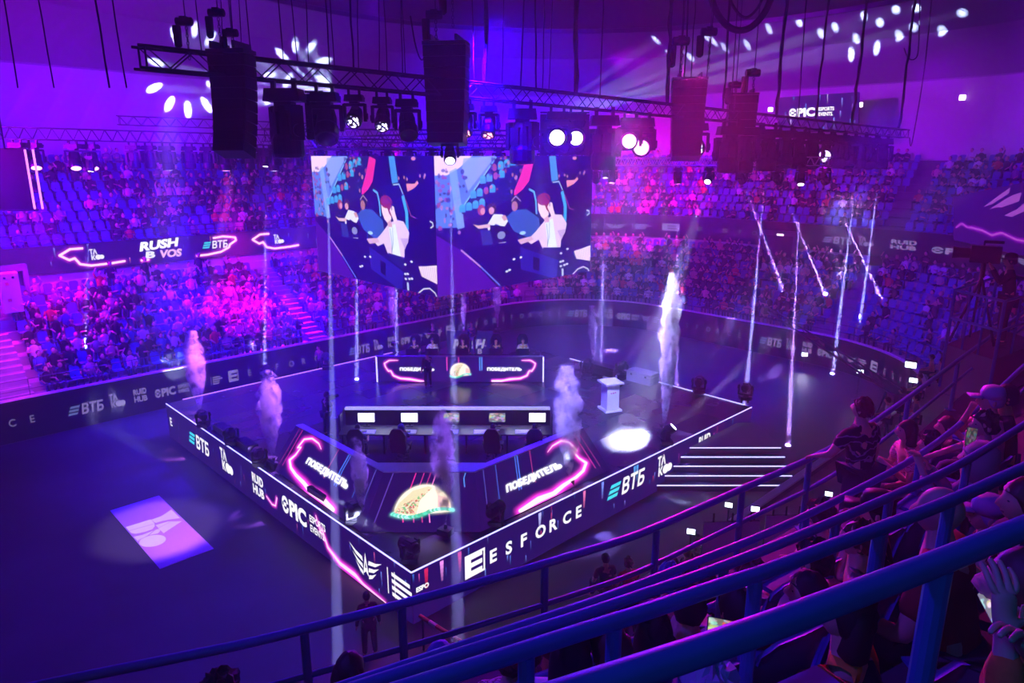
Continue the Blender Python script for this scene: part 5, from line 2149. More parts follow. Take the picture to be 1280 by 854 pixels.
# ------------------------------------------------------------------ near team desk, chairs, stage objects
YD = 22.05                                     # line of the near desk


def monitor(parent_none, p, yaw, lit, label, s=1.0):
    o = thing('monitor', label, 'monitor', p, yaw)
    MB().box((0, 0, 0.33), (0.58, 0.035, 0.34)).build('case', M_BLACK, o)
    MB().quad_uv([(-0.275, -0.02, 0.175), (0.275, -0.02, 0.175), (0.275, -0.02, 0.485), (-0.275, -0.02, 0.485)], [(0, 0), (1, 0), (1, 1), (0, 1)]).build('screen', lit, o)
    MB().box((0, 0.05, 0.01), (0.24, 0.18, 0.02)).box((0, 0.05, 0.13), (0.06, 0.03, 0.26)).build('stand', M_BLACK, o)


def make_near_desk():
    x0, x1 = -5.7, 1.3
    z = STAGE_Z + 0.42 + 0.74
    base = Vector(((x0 + x1) / 2, YD, STAGE_Z))
    o = thing('near_team_desk', 'long desk of the near players with pale mats and a lit back edge', 'desk', base)
    MB().box((base.x, YD, z - 0.02), (x1 - x0, 0.85, 0.04)).build('desk_top', M_BLACK, o, base)
    for i in range(5):
        x = x0 + 0.75 + i * 1.37
        MB().box((x, YD - 0.18, z + 0.006), (0.85, 0.34, 0.008)).build('desk_mat', M_WHITE, o, base)
    MB().box((base.x, YD + 0.72, z + 0.17), (x1 - x0, 0.05, 0.62)).build('back_panel', M_BLACK, o, base)
    MB().box((base.x, YD + 0.72, z + 0.50), (x1 - x0, 0.18, 0.07)).build('lit_ledge', mat('lit_ledge', (0.6, 0.6, 0.7), 0.4, emit=(0.7, 0.7, 1.0), estr=0.3), o, base)
    MB().box((x1 + 0.03, YD + 0.35, z + 0.1), (0.05, 0.8, 0.85)).build('side_panel', M_STEEL, o, base)
    MB().box((x0 - 0.03, YD + 0.35, z + 0.1), (0.05, 0.8, 0.85)).build('side_panel', M_STEEL, o, base)
    for i in range(6):
        x = x0 + 0.1 + i * (x1 - x0 - 0.2) / 5
        MB().box((x, YD, (STAGE_Z + 0.42 + z) / 2 - 0.02), (0.06, 0.6, z - STAGE_Z - 0.46)).build('leg', M_BLACK, o, base)


make_near_desk()
lamp('AREA', (-2.2, YD + 0.55, STAGE_Z + 1.55), (-2.2, YD - 0.5, STAGE_Z + 1.1), (0.7, 0.7, 1.0), 14, 150, size=(6.6, 0.1))
o = thing('team_riser', 'low black riser under the desk and chairs of the near team', 'platform', Vector((-2.2, YD - 0.4, STAGE_Z)))
MB().box((0, 0, 0.2), (7.6, 2.6, 0.39)).build('deck', M_BLACK, o)
MB().box((0, 0, 0.405), (7.6, 2.6, 0.02)).build('carpet', M_MATTE, o)
M_SCRW = mat('bright_screen', (0.6, 0.6, 0.7), 0.4, emit=(0.85, 0.9, 1.0), estr=1.4)
M_SCRB = img_mat('game_screen', IMG_PHONE[1], 0.5)
SEATX = [-5.0, -3.55, -2.15, -0.6, 0.75]
for i, x in enumerate(SEATX):
    zt = STAGE_Z + 0.42 + 0.745
    monitor(None, Vector((x + 0.1, YD + 0.28, zt)), 0, M_SCRW if i in (0, 1, 4) else M_SCRB, '%s monitor on the near team desk, %s' % ('white glowing' if i in (0, 1, 4) else 'game picture', nth(i)))
    k = MB().box((x, YD - 0.2, zt + 0.018), (0.38, 0.13, 0.02)).build('keyboard', M_BLACK)
    tag(k, 'dark keyboard on the near team desk, %s' % nth(i), 'keyboard')


def gaming_chair(p, yaw, label, group=None):
    o = thing('gaming_chair', label, 'chair', p, yaw)
    MB().box((0, 0, 0.47), (0.5, 0.5, 0.1)).build('seat', M_BLACK, o)
    mb = MB()
    prof = [(0.24, 0.0), (0.27, 0.15), (0.25, 0.4), (0.27, 0.55), (0.2, 0.7), (0.13, 0.78)]
    for i in range(len(prof) - 1):
        (w0, z0), (w1, z1) = prof[i], prof[i + 1]
        y0, y1 = -0.24 - z0 * 0.14, -0.24 - z1 * 0.14
        mb.add([(-w0, y0, 0.52 + z0), (w0, y0, 0.52 + z0), (w1, y1, 0.52 + z1), (-w1, y1, 0.52 + z1), (-w0, y0 - 0.09, 0.52 + z0), (w0, y0 - 0.09, 0.52 + z0), (w1, y1 - 0.09, 0.52 + z1), (-w1, y1 - 0.09, 0.52 + z1)], [(0, 1, 2, 3), (7, 6, 5, 4), (1, 5, 6, 2), (4, 0, 3, 7), (3, 2, 6, 7), (0, 4, 5, 1)])
    mb.build('backrest', M_BLACK, o)
    for s in (-1, 1):
        MB().box((s * 0.3, 0.0, 0.68), (0.06, 0.3, 0.04)).box((s * 0.3, 0, 0.57), (0.04, 0.05, 0.2)).build('armrest', M_BLACK, o)
    mb = MB().tube([(0, 0, 0.08), (0, 0, 0.44)], 0.03, 8)
    for k in range(5):
        a = 2 * math.pi * k / 5
        mb.tube([(0, 0, 0.1), (0.3 * math.cos(a), 0.3 * math.sin(a), 0.06)], 0.025, 6)
        mb.ball((0.3 * math.cos(a), 0.3 * math.sin(a), 0.03), 0.03, 6, 4)
    mb.build('wheeled_base', M_STEEL, o)
    return o


for i, x in enumerate(SEATX):
    gaming_chair(Vector((x, YD - 0.95, STAGE_Z + 0.42)), R(random.Random(i).uniform(-12, 12)), 'black gaming chair at the near team desk, %s' % nth(i))
FARX = [-4.6, -3.7, -2.3, -0.75, 0.5]
for i, x in enumerate(FARX):
    gaming_chair(Vector((x, 32.25, STAGE_Z + 0.5)), math.pi, 'black gaming chair behind the far team desk, %s' % nth(i))
    monitor(None, Vector((x, 31.35, STAGE_Z + 0.92)), math.pi, M_SCRW, 'monitor seen from behind on the far team desk, %s' % nth(i))

o = thing('team_riser', 'low black riser under the chairs of the far team', 'platform', Vector((-2.36, 32.7, STAGE_Z)))
MB().box((0, 0, 0.24), (7.4, 2.0, 0.48)).build('deck', M_BLACK, o)
MB().box((0, 0, 0.49), (7.4, 2.0, 0.02)).build('carpet', M_MATTE, o)


# podium
def podium():
    p = at_z(762, 512, STAGE_Z)
    o = thing('podium', 'white square podium column standing on the right half of the stage', 'podium', p, R(20))
    m = mat('podium_white', (0.75, 0.75, 0.78), 0.5)
    MB().box((0, 0, 0.04), (0.74, 0.74, 0.08)).build('foot_plate', m, o)
    MB().box((0, 0, 0.60), (0.54, 0.54, 1.06)).build('column', m, o)
    MB().box((0, 0, 1.18), (0.80, 0.80, 0.07)).build('top_plate', m, o)
    for a in (0, math.pi / 2):
        r = Matrix.Rotation(a, 3, 'Z')
        c_ = r @ Vector((0, -0.275, 0.78))
        mb = MB()
        for k in range(3):
            mb.box(c_ + r @ Vector((-0.09 + 0.09 * k, 0, 0.01 * k)), (0.06, 0.012, 0.05 + 0.02 * (k % 2)), r)
        mb.build('emblem', mat('red_emblem', (0.6, 0.05, 0.15), 0.5), o)


podium()

# equipment cases at the back corner
for i, (x0, y0, x1, y1, h, m, lab) in enumerate(((758, 462, 782, 466, 0.10, M_WHITE, 'flat pale board lying at the back right edge of the stage'), (783, 462, 812, 470, 0.10, M_WHITE, 'second pale board beside the low case at the back edge'))):
    a, b = at_z(x0, y0, STAGE_Z + 0.1), at_z(x1, y1, STAGE_Z + 0.1)
    c_ = (a + b) / 2
    o = thing('deck_board', lab, 'board', Vector((c_.x, c_.y, STAGE_Z)), R(-47))
    L_ = (b - a).length
    MB().box((0, 0, 0.05), (L_, 1.1, 0.1)).build('board', m, o)
    MB().box((L_ * 0.2, 0.1, 0.106), (L_ * 0.2, 0.4, 0.012)).build('inlay', M_STEEL, o)
for i, (x, y, w_, d_, h_, lab) in enumerate(((756, 468, 1.3, 0.5, 0.45, 'low black case left of the lamp at the back edge of the stage'), (803, 477, 1.3, 0.7, 0.5, 'low grey flight case right of the back edge lamp'))):
    p = at_z(x, y, STAGE_Z)
    o = thing('flight_case', lab, 'case', p, R(-45))
    m = M_BLACK if i == 0 else mat('grey_case', (0.3, 0.3, 0.36), 0.5)
    MB().box((0, 0, h_ * 0.36), (w_, d_, h_ * 0.72)).build('body', m, o)
    MB().box((0, 0, h_ * 0.87), (w_, d_, h_ * 0.24)).build('lid', m, o)
    for s in (-1, 1):
        MB().box((s * w_ * 0.3, -d_ / 2 - 0.01, h_ * 0.72), (0.09, 0.03, 0.09)).build('latch', M_ALU, o)

# panel behind the far desk
p = at_z(588, 452, STAGE_Z)
p = Vector((-2.0, 34.2, STAGE_Z))
o = thing('backdrop_panel', 'violet lettered display panel standing behind the far team desk', 'display', p)
xa, xb = at(560, 445, 36.0).x, at(617, 445, 36.0).x
panel_quad('display_face', [(xa, 34.2, STAGE_Z + 0.1), (xb, 34.2, STAGE_Z + 0.1), (xb, 34.2, 2.55), (xa, 34.2, 2.55)], img_mat('rush_face', IMG_RUSH, 0.25), o, p, 0.12)
for x in (xa + 0.2, xb - 0.2):
    MB().box((x, 34.3, STAGE_Z + 0.05), (0.08, 0.5, 0.1)).build('foot', M_BLACK, o, p)

# lamps standing along the stage edges, with their beams
STG = [(255, 534, 'white', (215, 455, 34), (WHITE, 1500, 9, 0.5, 'Linear'), 'left front edge of the stage, farthest from us'),
       (290, 556, 'white', (262, 528, 30), (LILAC, 900, 7, 0.5, 'Linear'), 'left front edge of the stage, second from the far end'),
       (325, 583, 'white', (270, 540, 30), (LILAC, 900, 7, 0.5, 'Linear'), 'left front edge of the stage, before the left neon wing'),
       (443, 655, 'hot', (370, 600, 24), (WHITE, 2600, 9, 0.4, 'Linear'), 'left front edge of the stage, beside the taco panel'),
       (513, 703, 'hot', (430, 640, 20), (WHITE, 2600, 12, 0.4, 'Linear'), 'nearest corner of the stage'),
       (619, 657, 'hot', (700, 575, 22), (WHITE, 2600, 9, 0.4, 'Linear'), 'right front edge of the stage, below the white word'),
       (833, 556, 'hot', (1240, 190, 22), (WHITE, 24000, 7, 0.6), 'right front edge of the stage, by the stairs'),
       (733, 470, 'off', (760, 390, 40), None, 'back right edge of the stage, left of the cases'),
       (777, 472, 'violet', (815, 410, 40), (LILAC, 10500, 7, 0.4, 'Linear'), 'back right edge of the stage, between the cases'),
       (873, 492, 'violet', (905, 420, 40), (LILAC, 4500, 3, 0.4, 'Linear'), 'back right edge of the stage, right of the tall smoke'),
       (931, 500, 'violet', (960, 470, 36), (LILAC, 4500, 4, 0.4, 'Linear'), 'right corner of the stage'),
       (335, 478, 'white', (310, 420, 38), (LILAC, 6000, 5, 0.4, 'Linear'), 'back left edge of the stage'),
       (410, 462, 'off', (360, 380, 40), (VIOLET, 4500, 3, 0.4, 'Linear'), 'back left edge of the stage, near the far corner')]
for x, y, lens, aim, beam, lab in STG:
    p = at_z(x, y, STAGE_Z)
    fixture(p + Vector((0, 0, 0.02)), at(*aim), '%s lamp on the %s' % (col_of(lens), lab), lens, 1.0 if y > 520 else 1.15, False, beam)

# floor monitors and cable boxes along the left front edge
for i, e2 in enumerate((5.2, 8.4, 10.4, 12.4)):
    p = S(0.45, e2, STAGE_Z)
    o = thing('stage_speaker_box', 'low black box along the left front stage edge, %s from the near corner' % ['first', 'second', 'third', 'fourth'][i], 'box', p, TH)
    MB().prism([(-0.2, -0.5), (0.2, -0.5), (0.2, 0.5), (-0.2, 0.5)], 0, 0.22).build('body', M_BLACK, o)
    MB().box((0.0, 0, 0.225), (0.3, 0.9, 0.02)).build('grille', M_MATTE, o)

# smoke machines (the jets come with the smoke)
JETS = [(251, 521, 98, 26, 'pink'), (343, 583, 110, 30, 'lilac'), (454, 655, 100, 22, 'violet'), (557, 668, 148, 32, 'violet'), (711, 606, 138, 40, 'pale'), (741, 456, 66, 14, 'pale'), (829, 545, 190, 26, 'pale'), (494, 432, 78, 12, 'lilac'), (580, 425, 60, 8, 'lilac'), (622, 415, 60, 11, 'lilac')]
for i, (x, y, h_, w_, c_) in enumerate(JETS):
    p = at_z(x, y, STAGE_Z)
    o = thing('smoke_machine', 'small black smoke jet machine on the stage, %s' % nth(i), 'machine', p, R(20 * i))
    MB().box((0, 0, 0.09), (0.3, 0.36, 0.18)).build('body', M_BLACK, o)
    MB().lathe([(0.05, 0.18), (0.05, 0.26), (0.035, 0.30)], 8).build('nozzle', M_STEEL, o)

# floor level things: screens of the right upper stand, door, jib, work lamps
ps = [at(1192, 300, 36.5), at(1290, 322, 34.5), at(1290, 226, 34.5), at(1192, 246, 36.5)]
o = thing('stand_screen', 'dim screen with magenta zigzag shapes on the right upper stand', 'display', ps[0])
panel_quad('display_face', ps, img_mat('upper_face', IMG_UPPER, 0.45), o, ps[0], 0.25)


def doorway(name, c_, yaw, w_, h_, label):
    o = thing(name, label, 'door', c_, yaw)
    MB().box((0, 0.25, h_ / 2), (w_, 0.04, h_)).build('door_leaf', mat('dark_door', (0.03, 0.03, 0.05), 0.6), o)
    for s in (-1, 1):
        MB().box((s * (w_ / 2 + 0.1), 0.1, h_ / 2), (0.2, 0.4, h_)).build('jamb', M_DARKWALL, o)
    MB().box((0, 0.1, h_ + 0.15), (w_ + 0.4, 0.4, 0.3)).build('lintel', M_DARKWALL, o)
    return o


p = at(970, 338, 47.0)
o = doorway('entrance_doorway', p, R(-42), 1.9, 2.3, 'dark doorway in the pink wall over the right stand')
MB().box((0.1, -0.12, 2.36), (0.45, 0.04, 0.12)).build('exit_lamp', lens_mat('exit_glow', (1.0, 0.6, 0.8), 1.5), o)
p = at(14, 392, 34.0)
o = doorway('side_doorway', p, R(44), 1.5, 2.0, 'doorway at the left edge beside the white cabinet')
p = at(17, 390, 32.6)
o = thing('white_cabinet', 'tall white cabinet with red stickers at the left edge doorway', 'cabinet', p, R(44))
MB().box((0, 0, 0.92), (0.75, 0.6, 1.8)).build('body', M_WHITE, o)
for z_ in (0.6, 1.35):
    MB().box((-0.1, -0.305, z_), (0.16, 0.012, 0.16)).build('sticker', mat('red_sticker', (0.7, 0.05, 0.12), 0.5), o)
for s in (-1, 1):
    MB().lathe([(0.06, 0), (0.05, 0.02)], 10, (0.16 * s, -0.31, 1.62), Matrix.Rotation(math.pi / 2, 3, 'X')).build('vent', M_BLACK, o)

# camera crane on the right of the rink
def crane():
    a, b = at(957, 388, 34), at(1108, 488, 25.5)
    o = thing('camera_crane', 'long thin camera crane arm reaching over the rink right of the stage', 'crane', Vector((b.x, b.y, F0)))
    base = Vector((b.x, b.y, F0))
    d = (b - a).normalized()
    MB().tube([a, b + d * 0.8], 0.05, 6).build('lower_tube', M_STEEL, o, base)
    MB().tube([a + Vector((0, 0, 0.22)), b + d * 0.8 + Vector((0, 0, 0.35))], 0.035, 6).build('upper_tube', M_STEEL, o, base)
    mb = MB()
    for i in range(14):
        p, q = a.lerp(b, i / 14), a.lerp(b, (i + 1) / 14)
        mb.tube([p + Vector((0, 0, 0.24 * (i % 2))), q + Vector((0, 0, 0.24 * ((i + 1) % 2)))], 0.02, 5, cap=False)
    mb.build('arm_lacing', M_STEEL, o, base)
    MB().box(a, (0.3, 0.4, 0.3)).build('camera_body', M_BLACK, o, base)
    MB().box(b + d * 0.9, (0.4, 0.4, 0.4)).build('counterweight', M_BLACK, o, base)
    for k in range(3):
        t = 2 * math.pi * k / 3 + 0.4
        MB().tube([(b.x, b.y, b.z - 0.05), (b.x + 0.8 * math.cos(t), b.y + 0.8 * math.sin(t), F0 + 0.02)], 0.04, 6).build('tripod_leg', M_STEEL, o, base)


crane()


def work_lamp(p, aim, label, energy, size=0.13, col=(0.75, 0.95, 1.0)):
    o = thing('work_lamp', label, 'lamp', Vector((p.x, p.y, F0)))
    h_ = p.z - F0
    MB().tube([(0, 0, 0.02), (0, 0, h_)], 0.025, 6).build('pole', M_STEEL, o)
    MB().lathe([(0.22, 0), (0.20, 0.03)], 10).build('foot', M_STEEL, o)
    d = (Vector(aim) - p)
    r = d.to_track_quat('-Z', 'Y').to_matrix()
    hd = MB().box((0, 0, h_), (size * 1.5, size, size * 0.6), r).build('lamp_housing', M_BLACK, o)
    MB().box(Vector((0, 0, h_)) + r @ Vector((0, 0, -size * 0.32)), (size * 1.4, size * 0.9, 0.02), r).build('glass', lens_mat('work_glass', (0.7, 0.85, 1.0), 2.5), hd)
    lamp('SPOT', p + d.normalized() * 0.2, aim, col, energy, 95, 0.8, 0.05)


work_lamp(at(864, 664, 16.5), at(840, 760, 12), 'bright work lamp on a pole behind the pale screens, beyond the guard rail', 15)
work_lamp(at(911, 631, 18.5), at(880, 720, 13), 'second work lamp behind the pale screens, right of the brightest', 6)
work_lamp(at(944, 636, 18.0), at(960, 700, 14), 'small work lamp near the stage stairs seen between the rails', 4, 0.14)
work_lamp(at(1036, 617, 19.0), at(1036, 700, 15), 'work lamp low behind the patterned shirt man', 6)
work_lamp(at(1006, 443, 39.5), at(990, 470, 34), 'bright lamp at the foot of the right hand boards', 50, 0.22, (0.7, 0.75, 1.0))
work_lamp(at(1075, 464, 34), at(1085, 520, 30), 'small white lamp on the rink near the crane', 6, 0.2)
work_lamp(at(1139, 455, 30), at(1120, 500, 28), 'wide white lamp at the right boards above the crowd', 6, 0.3)
work_lamp(at(1142, 475, 28), at(1130, 500, 26), 'low white lamp below the wide one at the right boards', 4, 0.2)

# pale folding screens and barrier by the near boards
for i, (x0, y0, x1, y1, dz) in enumerate(((880, 653, 951, 642, 1.9), (958, 645, 1008, 636, 1.9))):
    a, b = at(x0, y0, 14.6), at(x1, y1, 14.6)
    o = thing('folding_screen', ['pale blue lit screen wall below the guard rail, left panel', 'pale blue lit screen wall below the guard rail, right panel'][i], 'screen', Vector((a.x, a.y, a.z - dz)))
    base = Vector((a.x, a.y, a.z - dz))
    mm = mat('screen_cloth', (0.45, 0.45, 0.62), 0.8)
    panel_quad('panel', [(a.x, a.y, a.z - dz), (b.x, b.y, a.z - dz), (b.x, b.y, a.z), (a.x, a.y, a.z)], mm, o, base, 0.05, back=M_STEEL, backname='frame')
    for k in range(3):
        q_ = a.lerp(b, (k + 0.5) / 3)
        MB().tube([(q_.x, q_.y, a.z), (q_.x, q_.y, a.z + 0.2)], 0.02, 5).build('post_top', M_BLACK, o, base)
lamp('SPOT', ft(800, -0.8), at(945, 675, 14.6), (0.25, 0.05, 1.0), 5000, 24, 0.6, 0.1)  # spot added to brighten the pale screens
a, b = at_z(525, 770, F0 + 0.9), at_z(582, 806, F0 + 0.9)
base = Vector((b.x, b.y, F0))
o = thing('barrier_pole', 'orange striped barrier bar on the floor in front of the stage corner', 'barrier', base)
MB().tube([a, b], 0.05, 8).build('bar', mat('orange_paint', (0.5, 0.13, 0.05), 0.5), o, base)
for k in (0.06, 0.94):
    q_ = a.lerp(b, k)
    MB().tube([(q_.x, q_.y, F0), q_], 0.03, 6).build('leg', M_STEEL, o, base)
d_ = (b - a).normalized()
for k in (0.3, 0.7):
    q_ = a.lerp(b, k)
    MB().tube([q_ - d_ * 0.12, q_ + d_ * 0.12], 0.052, 8).build('stripe', M_WHITE, o, base)

# rink floor: glowing disc in place of a beam's light pool, and a dim one
for x, y, r, lab, lens in ((150, 514, 0.32, 'bright white round lamp lying on the rink floor left of the stage', 'white'), (139, 505, 0.28, 'dim round lamp on the floor behind the bright one', 'off')):
    p = at_z(x, y, F0)
    o = thing('floor_disc', lab, 'lamp', p)
    MB().lathe([(r, 0), (r, 0.10), (r * 0.92, 0.13)], 20).build('housing', M_STEEL, o)
    MB().lathe([(r * 0.9, 0.131), (r * 0.8, 0.15), (0.02, 0.16)], 20).build('glass', LENS[lens], o)

# camera platform with railings at the right
def platform():
    c0, c1, c2, c3 = at(1184, 424, 12.8), at(1245, 440, 11.8), at(1302, 420, 13.0), at(1236, 406, 14.2)
    z = c0.z
    base = Vector((c0.x, c0.y, zf['A']))
    o = thing('camera_platform', 'railed camera platform at the right edge under the dark operator', 'platform', base)
    zd = z - 0.1
    q_ = [flat(c_, 0) for c_ in (c0, c1, c2, c3)]
    MB().prism([(p.x, p.y) for p in q_][::-1] if False else [(p.x, p.y) for p in q_], zd - 0.9, zd).build('deck', M_DARKWALL, o, base)
    for i in range(4):
        p = q_[i]
        MB().tube([(p.x, p.y, zd - 0.8), (p.x, p.y, zd + 1.0)], 0.03, 6).build('post', M_RAIL, o, base)
        n = q_[(i + 1) % 4]
        if i != 2:
            for zz in (1.0, 0.5):
                MB().tube([(p.x, p.y, zd + zz), (n.x, n.y, zd + zz)], 0.025, 6).build('rail', M_RAIL, o, base)
            for t in (0.33, 0.66):
                m_ = p.lerp(n, t)
                MB().tube([(m_.x, m_.y, zd), (m_.x, m_.y, zd + 1.0)], 0.02, 5).build('baluster', M_RAIL, o, base)
    p = at(1238, 432, 12.9)
    return Vector((p.x, p.y, zd))


PLAT = platform()

# ------------------------------------------------------------------ people
M_LIP = mat('lip', (0.35, 0.10, 0.09), 0.5)
M_EYE = mat('eye', (0.02, 0.015, 0.015), 0.2)
M_SHOE = mat('shoe', (0.05, 0.05, 0.06), 0.6)


def pattern_cloth(name, base, line, scale=7.0):
    m = bpy.data.materials.new(name)
    m.use_nodes = True
    nt = m.node_tree
    b = nt.nodes['Principled BSDF']
    b.inputs['Roughness'].default_value = 0.85
    tc = nt.nodes.new('ShaderNodeTexCoord')
    wv = nt.nodes.new('ShaderNodeTexWave')
    wv.wave_type = 'RINGS'
    wv.inputs['Scale'].default_value = scale
    wv.inputs['Distortion'].default_value = 9.0
    wv.inputs['Detail'].default_value = 2.0
    wv.inputs['Detail Scale'].default_value = 2.0
    r = nt.nodes.new('ShaderNodeValToRGB')
    r.color_ramp.elements[0].position, r.color_ramp.elements[0].color = 0.80, (*base, 1)
    r.color_ramp.elements[1].position, r.color_ramp.elements[1].color = 0.92, (*line, 1)
    nt.links.new(tc.outputs['Object'], wv.inputs['Vector'])
    nt.links.new(wv.outputs['Fac'], r.inputs[0])
    nt.links.new(r.outputs[0], b.inputs['Base Color'])
    MATS[name] = m
    return m


CL = {'black': M_SHIRTS[0], 'white': M_SHIRTS[1], 'grey': M_SHIRTS[2], 'red': M_SHIRTS[3], 'blue': M_SHIRTS[4], 'pink': M_SHIRTS[5], 'green': M_SHIRTS[6], 'beige': M_SHIRTS[7],
      'rust': mat('rust_cloth', (0.30, 0.05, 0.02), 0.85), 'orange': mat('orange_fleece', (0.6, 0.16, 0.03), 0.9, noise=0.2, scale=60, bump=0.4), 'ochre': mat('ochre_cloth', (0.7, 0.34, 0.03), 0.85), 'navy': mat('navy_cloth', (0.02, 0.025, 0.08), 0.85),
      'swirl': pattern_cloth('swirl_cloth', (0.012, 0.010, 0.016), (0.26, 0.20, 0.34), 3.4), 'floral': pattern_cloth('floral_cloth', (0.75, 0.4, 0.5), (0.4, 0.08, 0.12), 9.0), 'plaid': pattern_cloth('plaid_cloth', (0.6, 0.4, 0.5), (0.2, 0.1, 0.15), 12.0)}
HAIR = {'dark': M_HAIR, 'brown': M_HAIRB, 'fair': M_HAIRL, 'red': mat('red_hair', (0.16, 0.03, 0.02), 0.5), 'blue': mat('blue_hair', (0.06, 0.08, 0.45), 0.5), 'lilac': mat('lilac_lit_hair', (0.45, 0.30, 0.55), 0.5)}  # the lilac one has the lilac light put into its colour


def skin_obj(name, verts, edges, radii, m, parent, root=0, sub=1):
    me = bpy.data.meshes.new(name)
    me.from_pydata([tuple(v) for v in verts], edges, [])
    me.materials.append(m)
    o = bpy.data.objects.new(name, me)
    COL.objects.link(o)
    o.parent = parent
    md = o.modifiers.new('skin', 'SKIN')
    md.use_smooth_shade = True
    md.branch_smoothing = 0.3
    sv = me.skin_vertices[0].data
    for i, r in enumerate(radii):
        sv[i].radius = r if isinstance(r, tuple) else (r, r)
        sv[i].use_root = i == root
    ss = o.modifiers.new('smooth', 'SUBSURF')
    ss.levels = ss.render_levels = sub
    return o


def head_mesh(H, hr, ears=True):
    """skull, jaw, brow, nose and ears as one surface"""
    mb = MB()
    n, m = 20, 16
    vs_ = []
    for i in range(m + 1):
        ph = math.pi * i / m
        for k in range(n):
            t = 2 * math.pi * k / n
            x, y, z = math.sin(ph) * math.cos(t), math.sin(ph) * math.sin(t), math.cos(ph)
            rx, ry, rz = 0.077, 0.097, 0.118
            low = max(0.0, -z)
            rx *= 1 - 0.34 * low
            if y < 0:
                ry *= 1 - 0.38 * low
            g = lambda cx, cz, w_: math.exp(-((x - cx) ** 2 + (z - cz) ** 2) / (2 * w_ * w_)) if y > 0 else 0.0
            f_ = 1 + 0.30 * g(0, -0.16, 0.11) + 0.10 * g(0, 0.02, 0.09) - 0.09 * (g(0.40, 0.10, 0.15) + g(-0.40, 0.10, 0.15)) + 0.03 * g(0, 0.3, 0.35) + 0.05 * g(0, -0.52, 0.14) + 0.08 * g(0, -0.85, 0.22)
            vs_.append(H(x * rx, 0.004 + y * ry * f_, 0.10 + z * rz))
    fs = []
    for i in range(m):
        for k in range(n):
            a, b = i * n + k, i * n + (k + 1) % n
            fs.append((a, b, b + n, a + n))
    mb.add(vs_, fs)
    for sx in (-1, 1) if ears else ():
        mb.ball(H(sx * 0.078, -0.008, 0.09), 0.03, 8, 6, 0, (0.35, 0.6, 1.05), hr)
    return mb


ARMS = {'lap': ((0.27, 0.05, -0.29), (0.12, 0.30, -0.36)), 'desk': ((0.30, 0.10, -0.26), (0.16, 0.42, -0.22)), 'side': ((0.25, -0.03, -0.30), (0.27, 0.04, -0.56)), 'chest': ((0.27, 0.05, -0.28), (0.06, 0.22, -0.16)),
        'up': ((0.30, 0.16, 0.05), (0.14, 0.22, 0.30)), 'phone': ((0.27, 0.18, -0.20), (0.07, 0.36, 0.06)), 'face': ((0.25, 0.20, -0.20), (0.08, 0.16, 0.08)), 'rail': ((0.36, 0.06, -0.24), (0.30, 0.26, -0.34)), 'knee': ((0.28, 0.12, -0.30), (0.16, 0.42, -0.40)),
        'wide': ((0.42, 0.0, -0.12), (0.50, 0.2, -0.28)), 'cam': ((0.30, 0.14, -0.18), (0.16, 0.30, 0.10))}


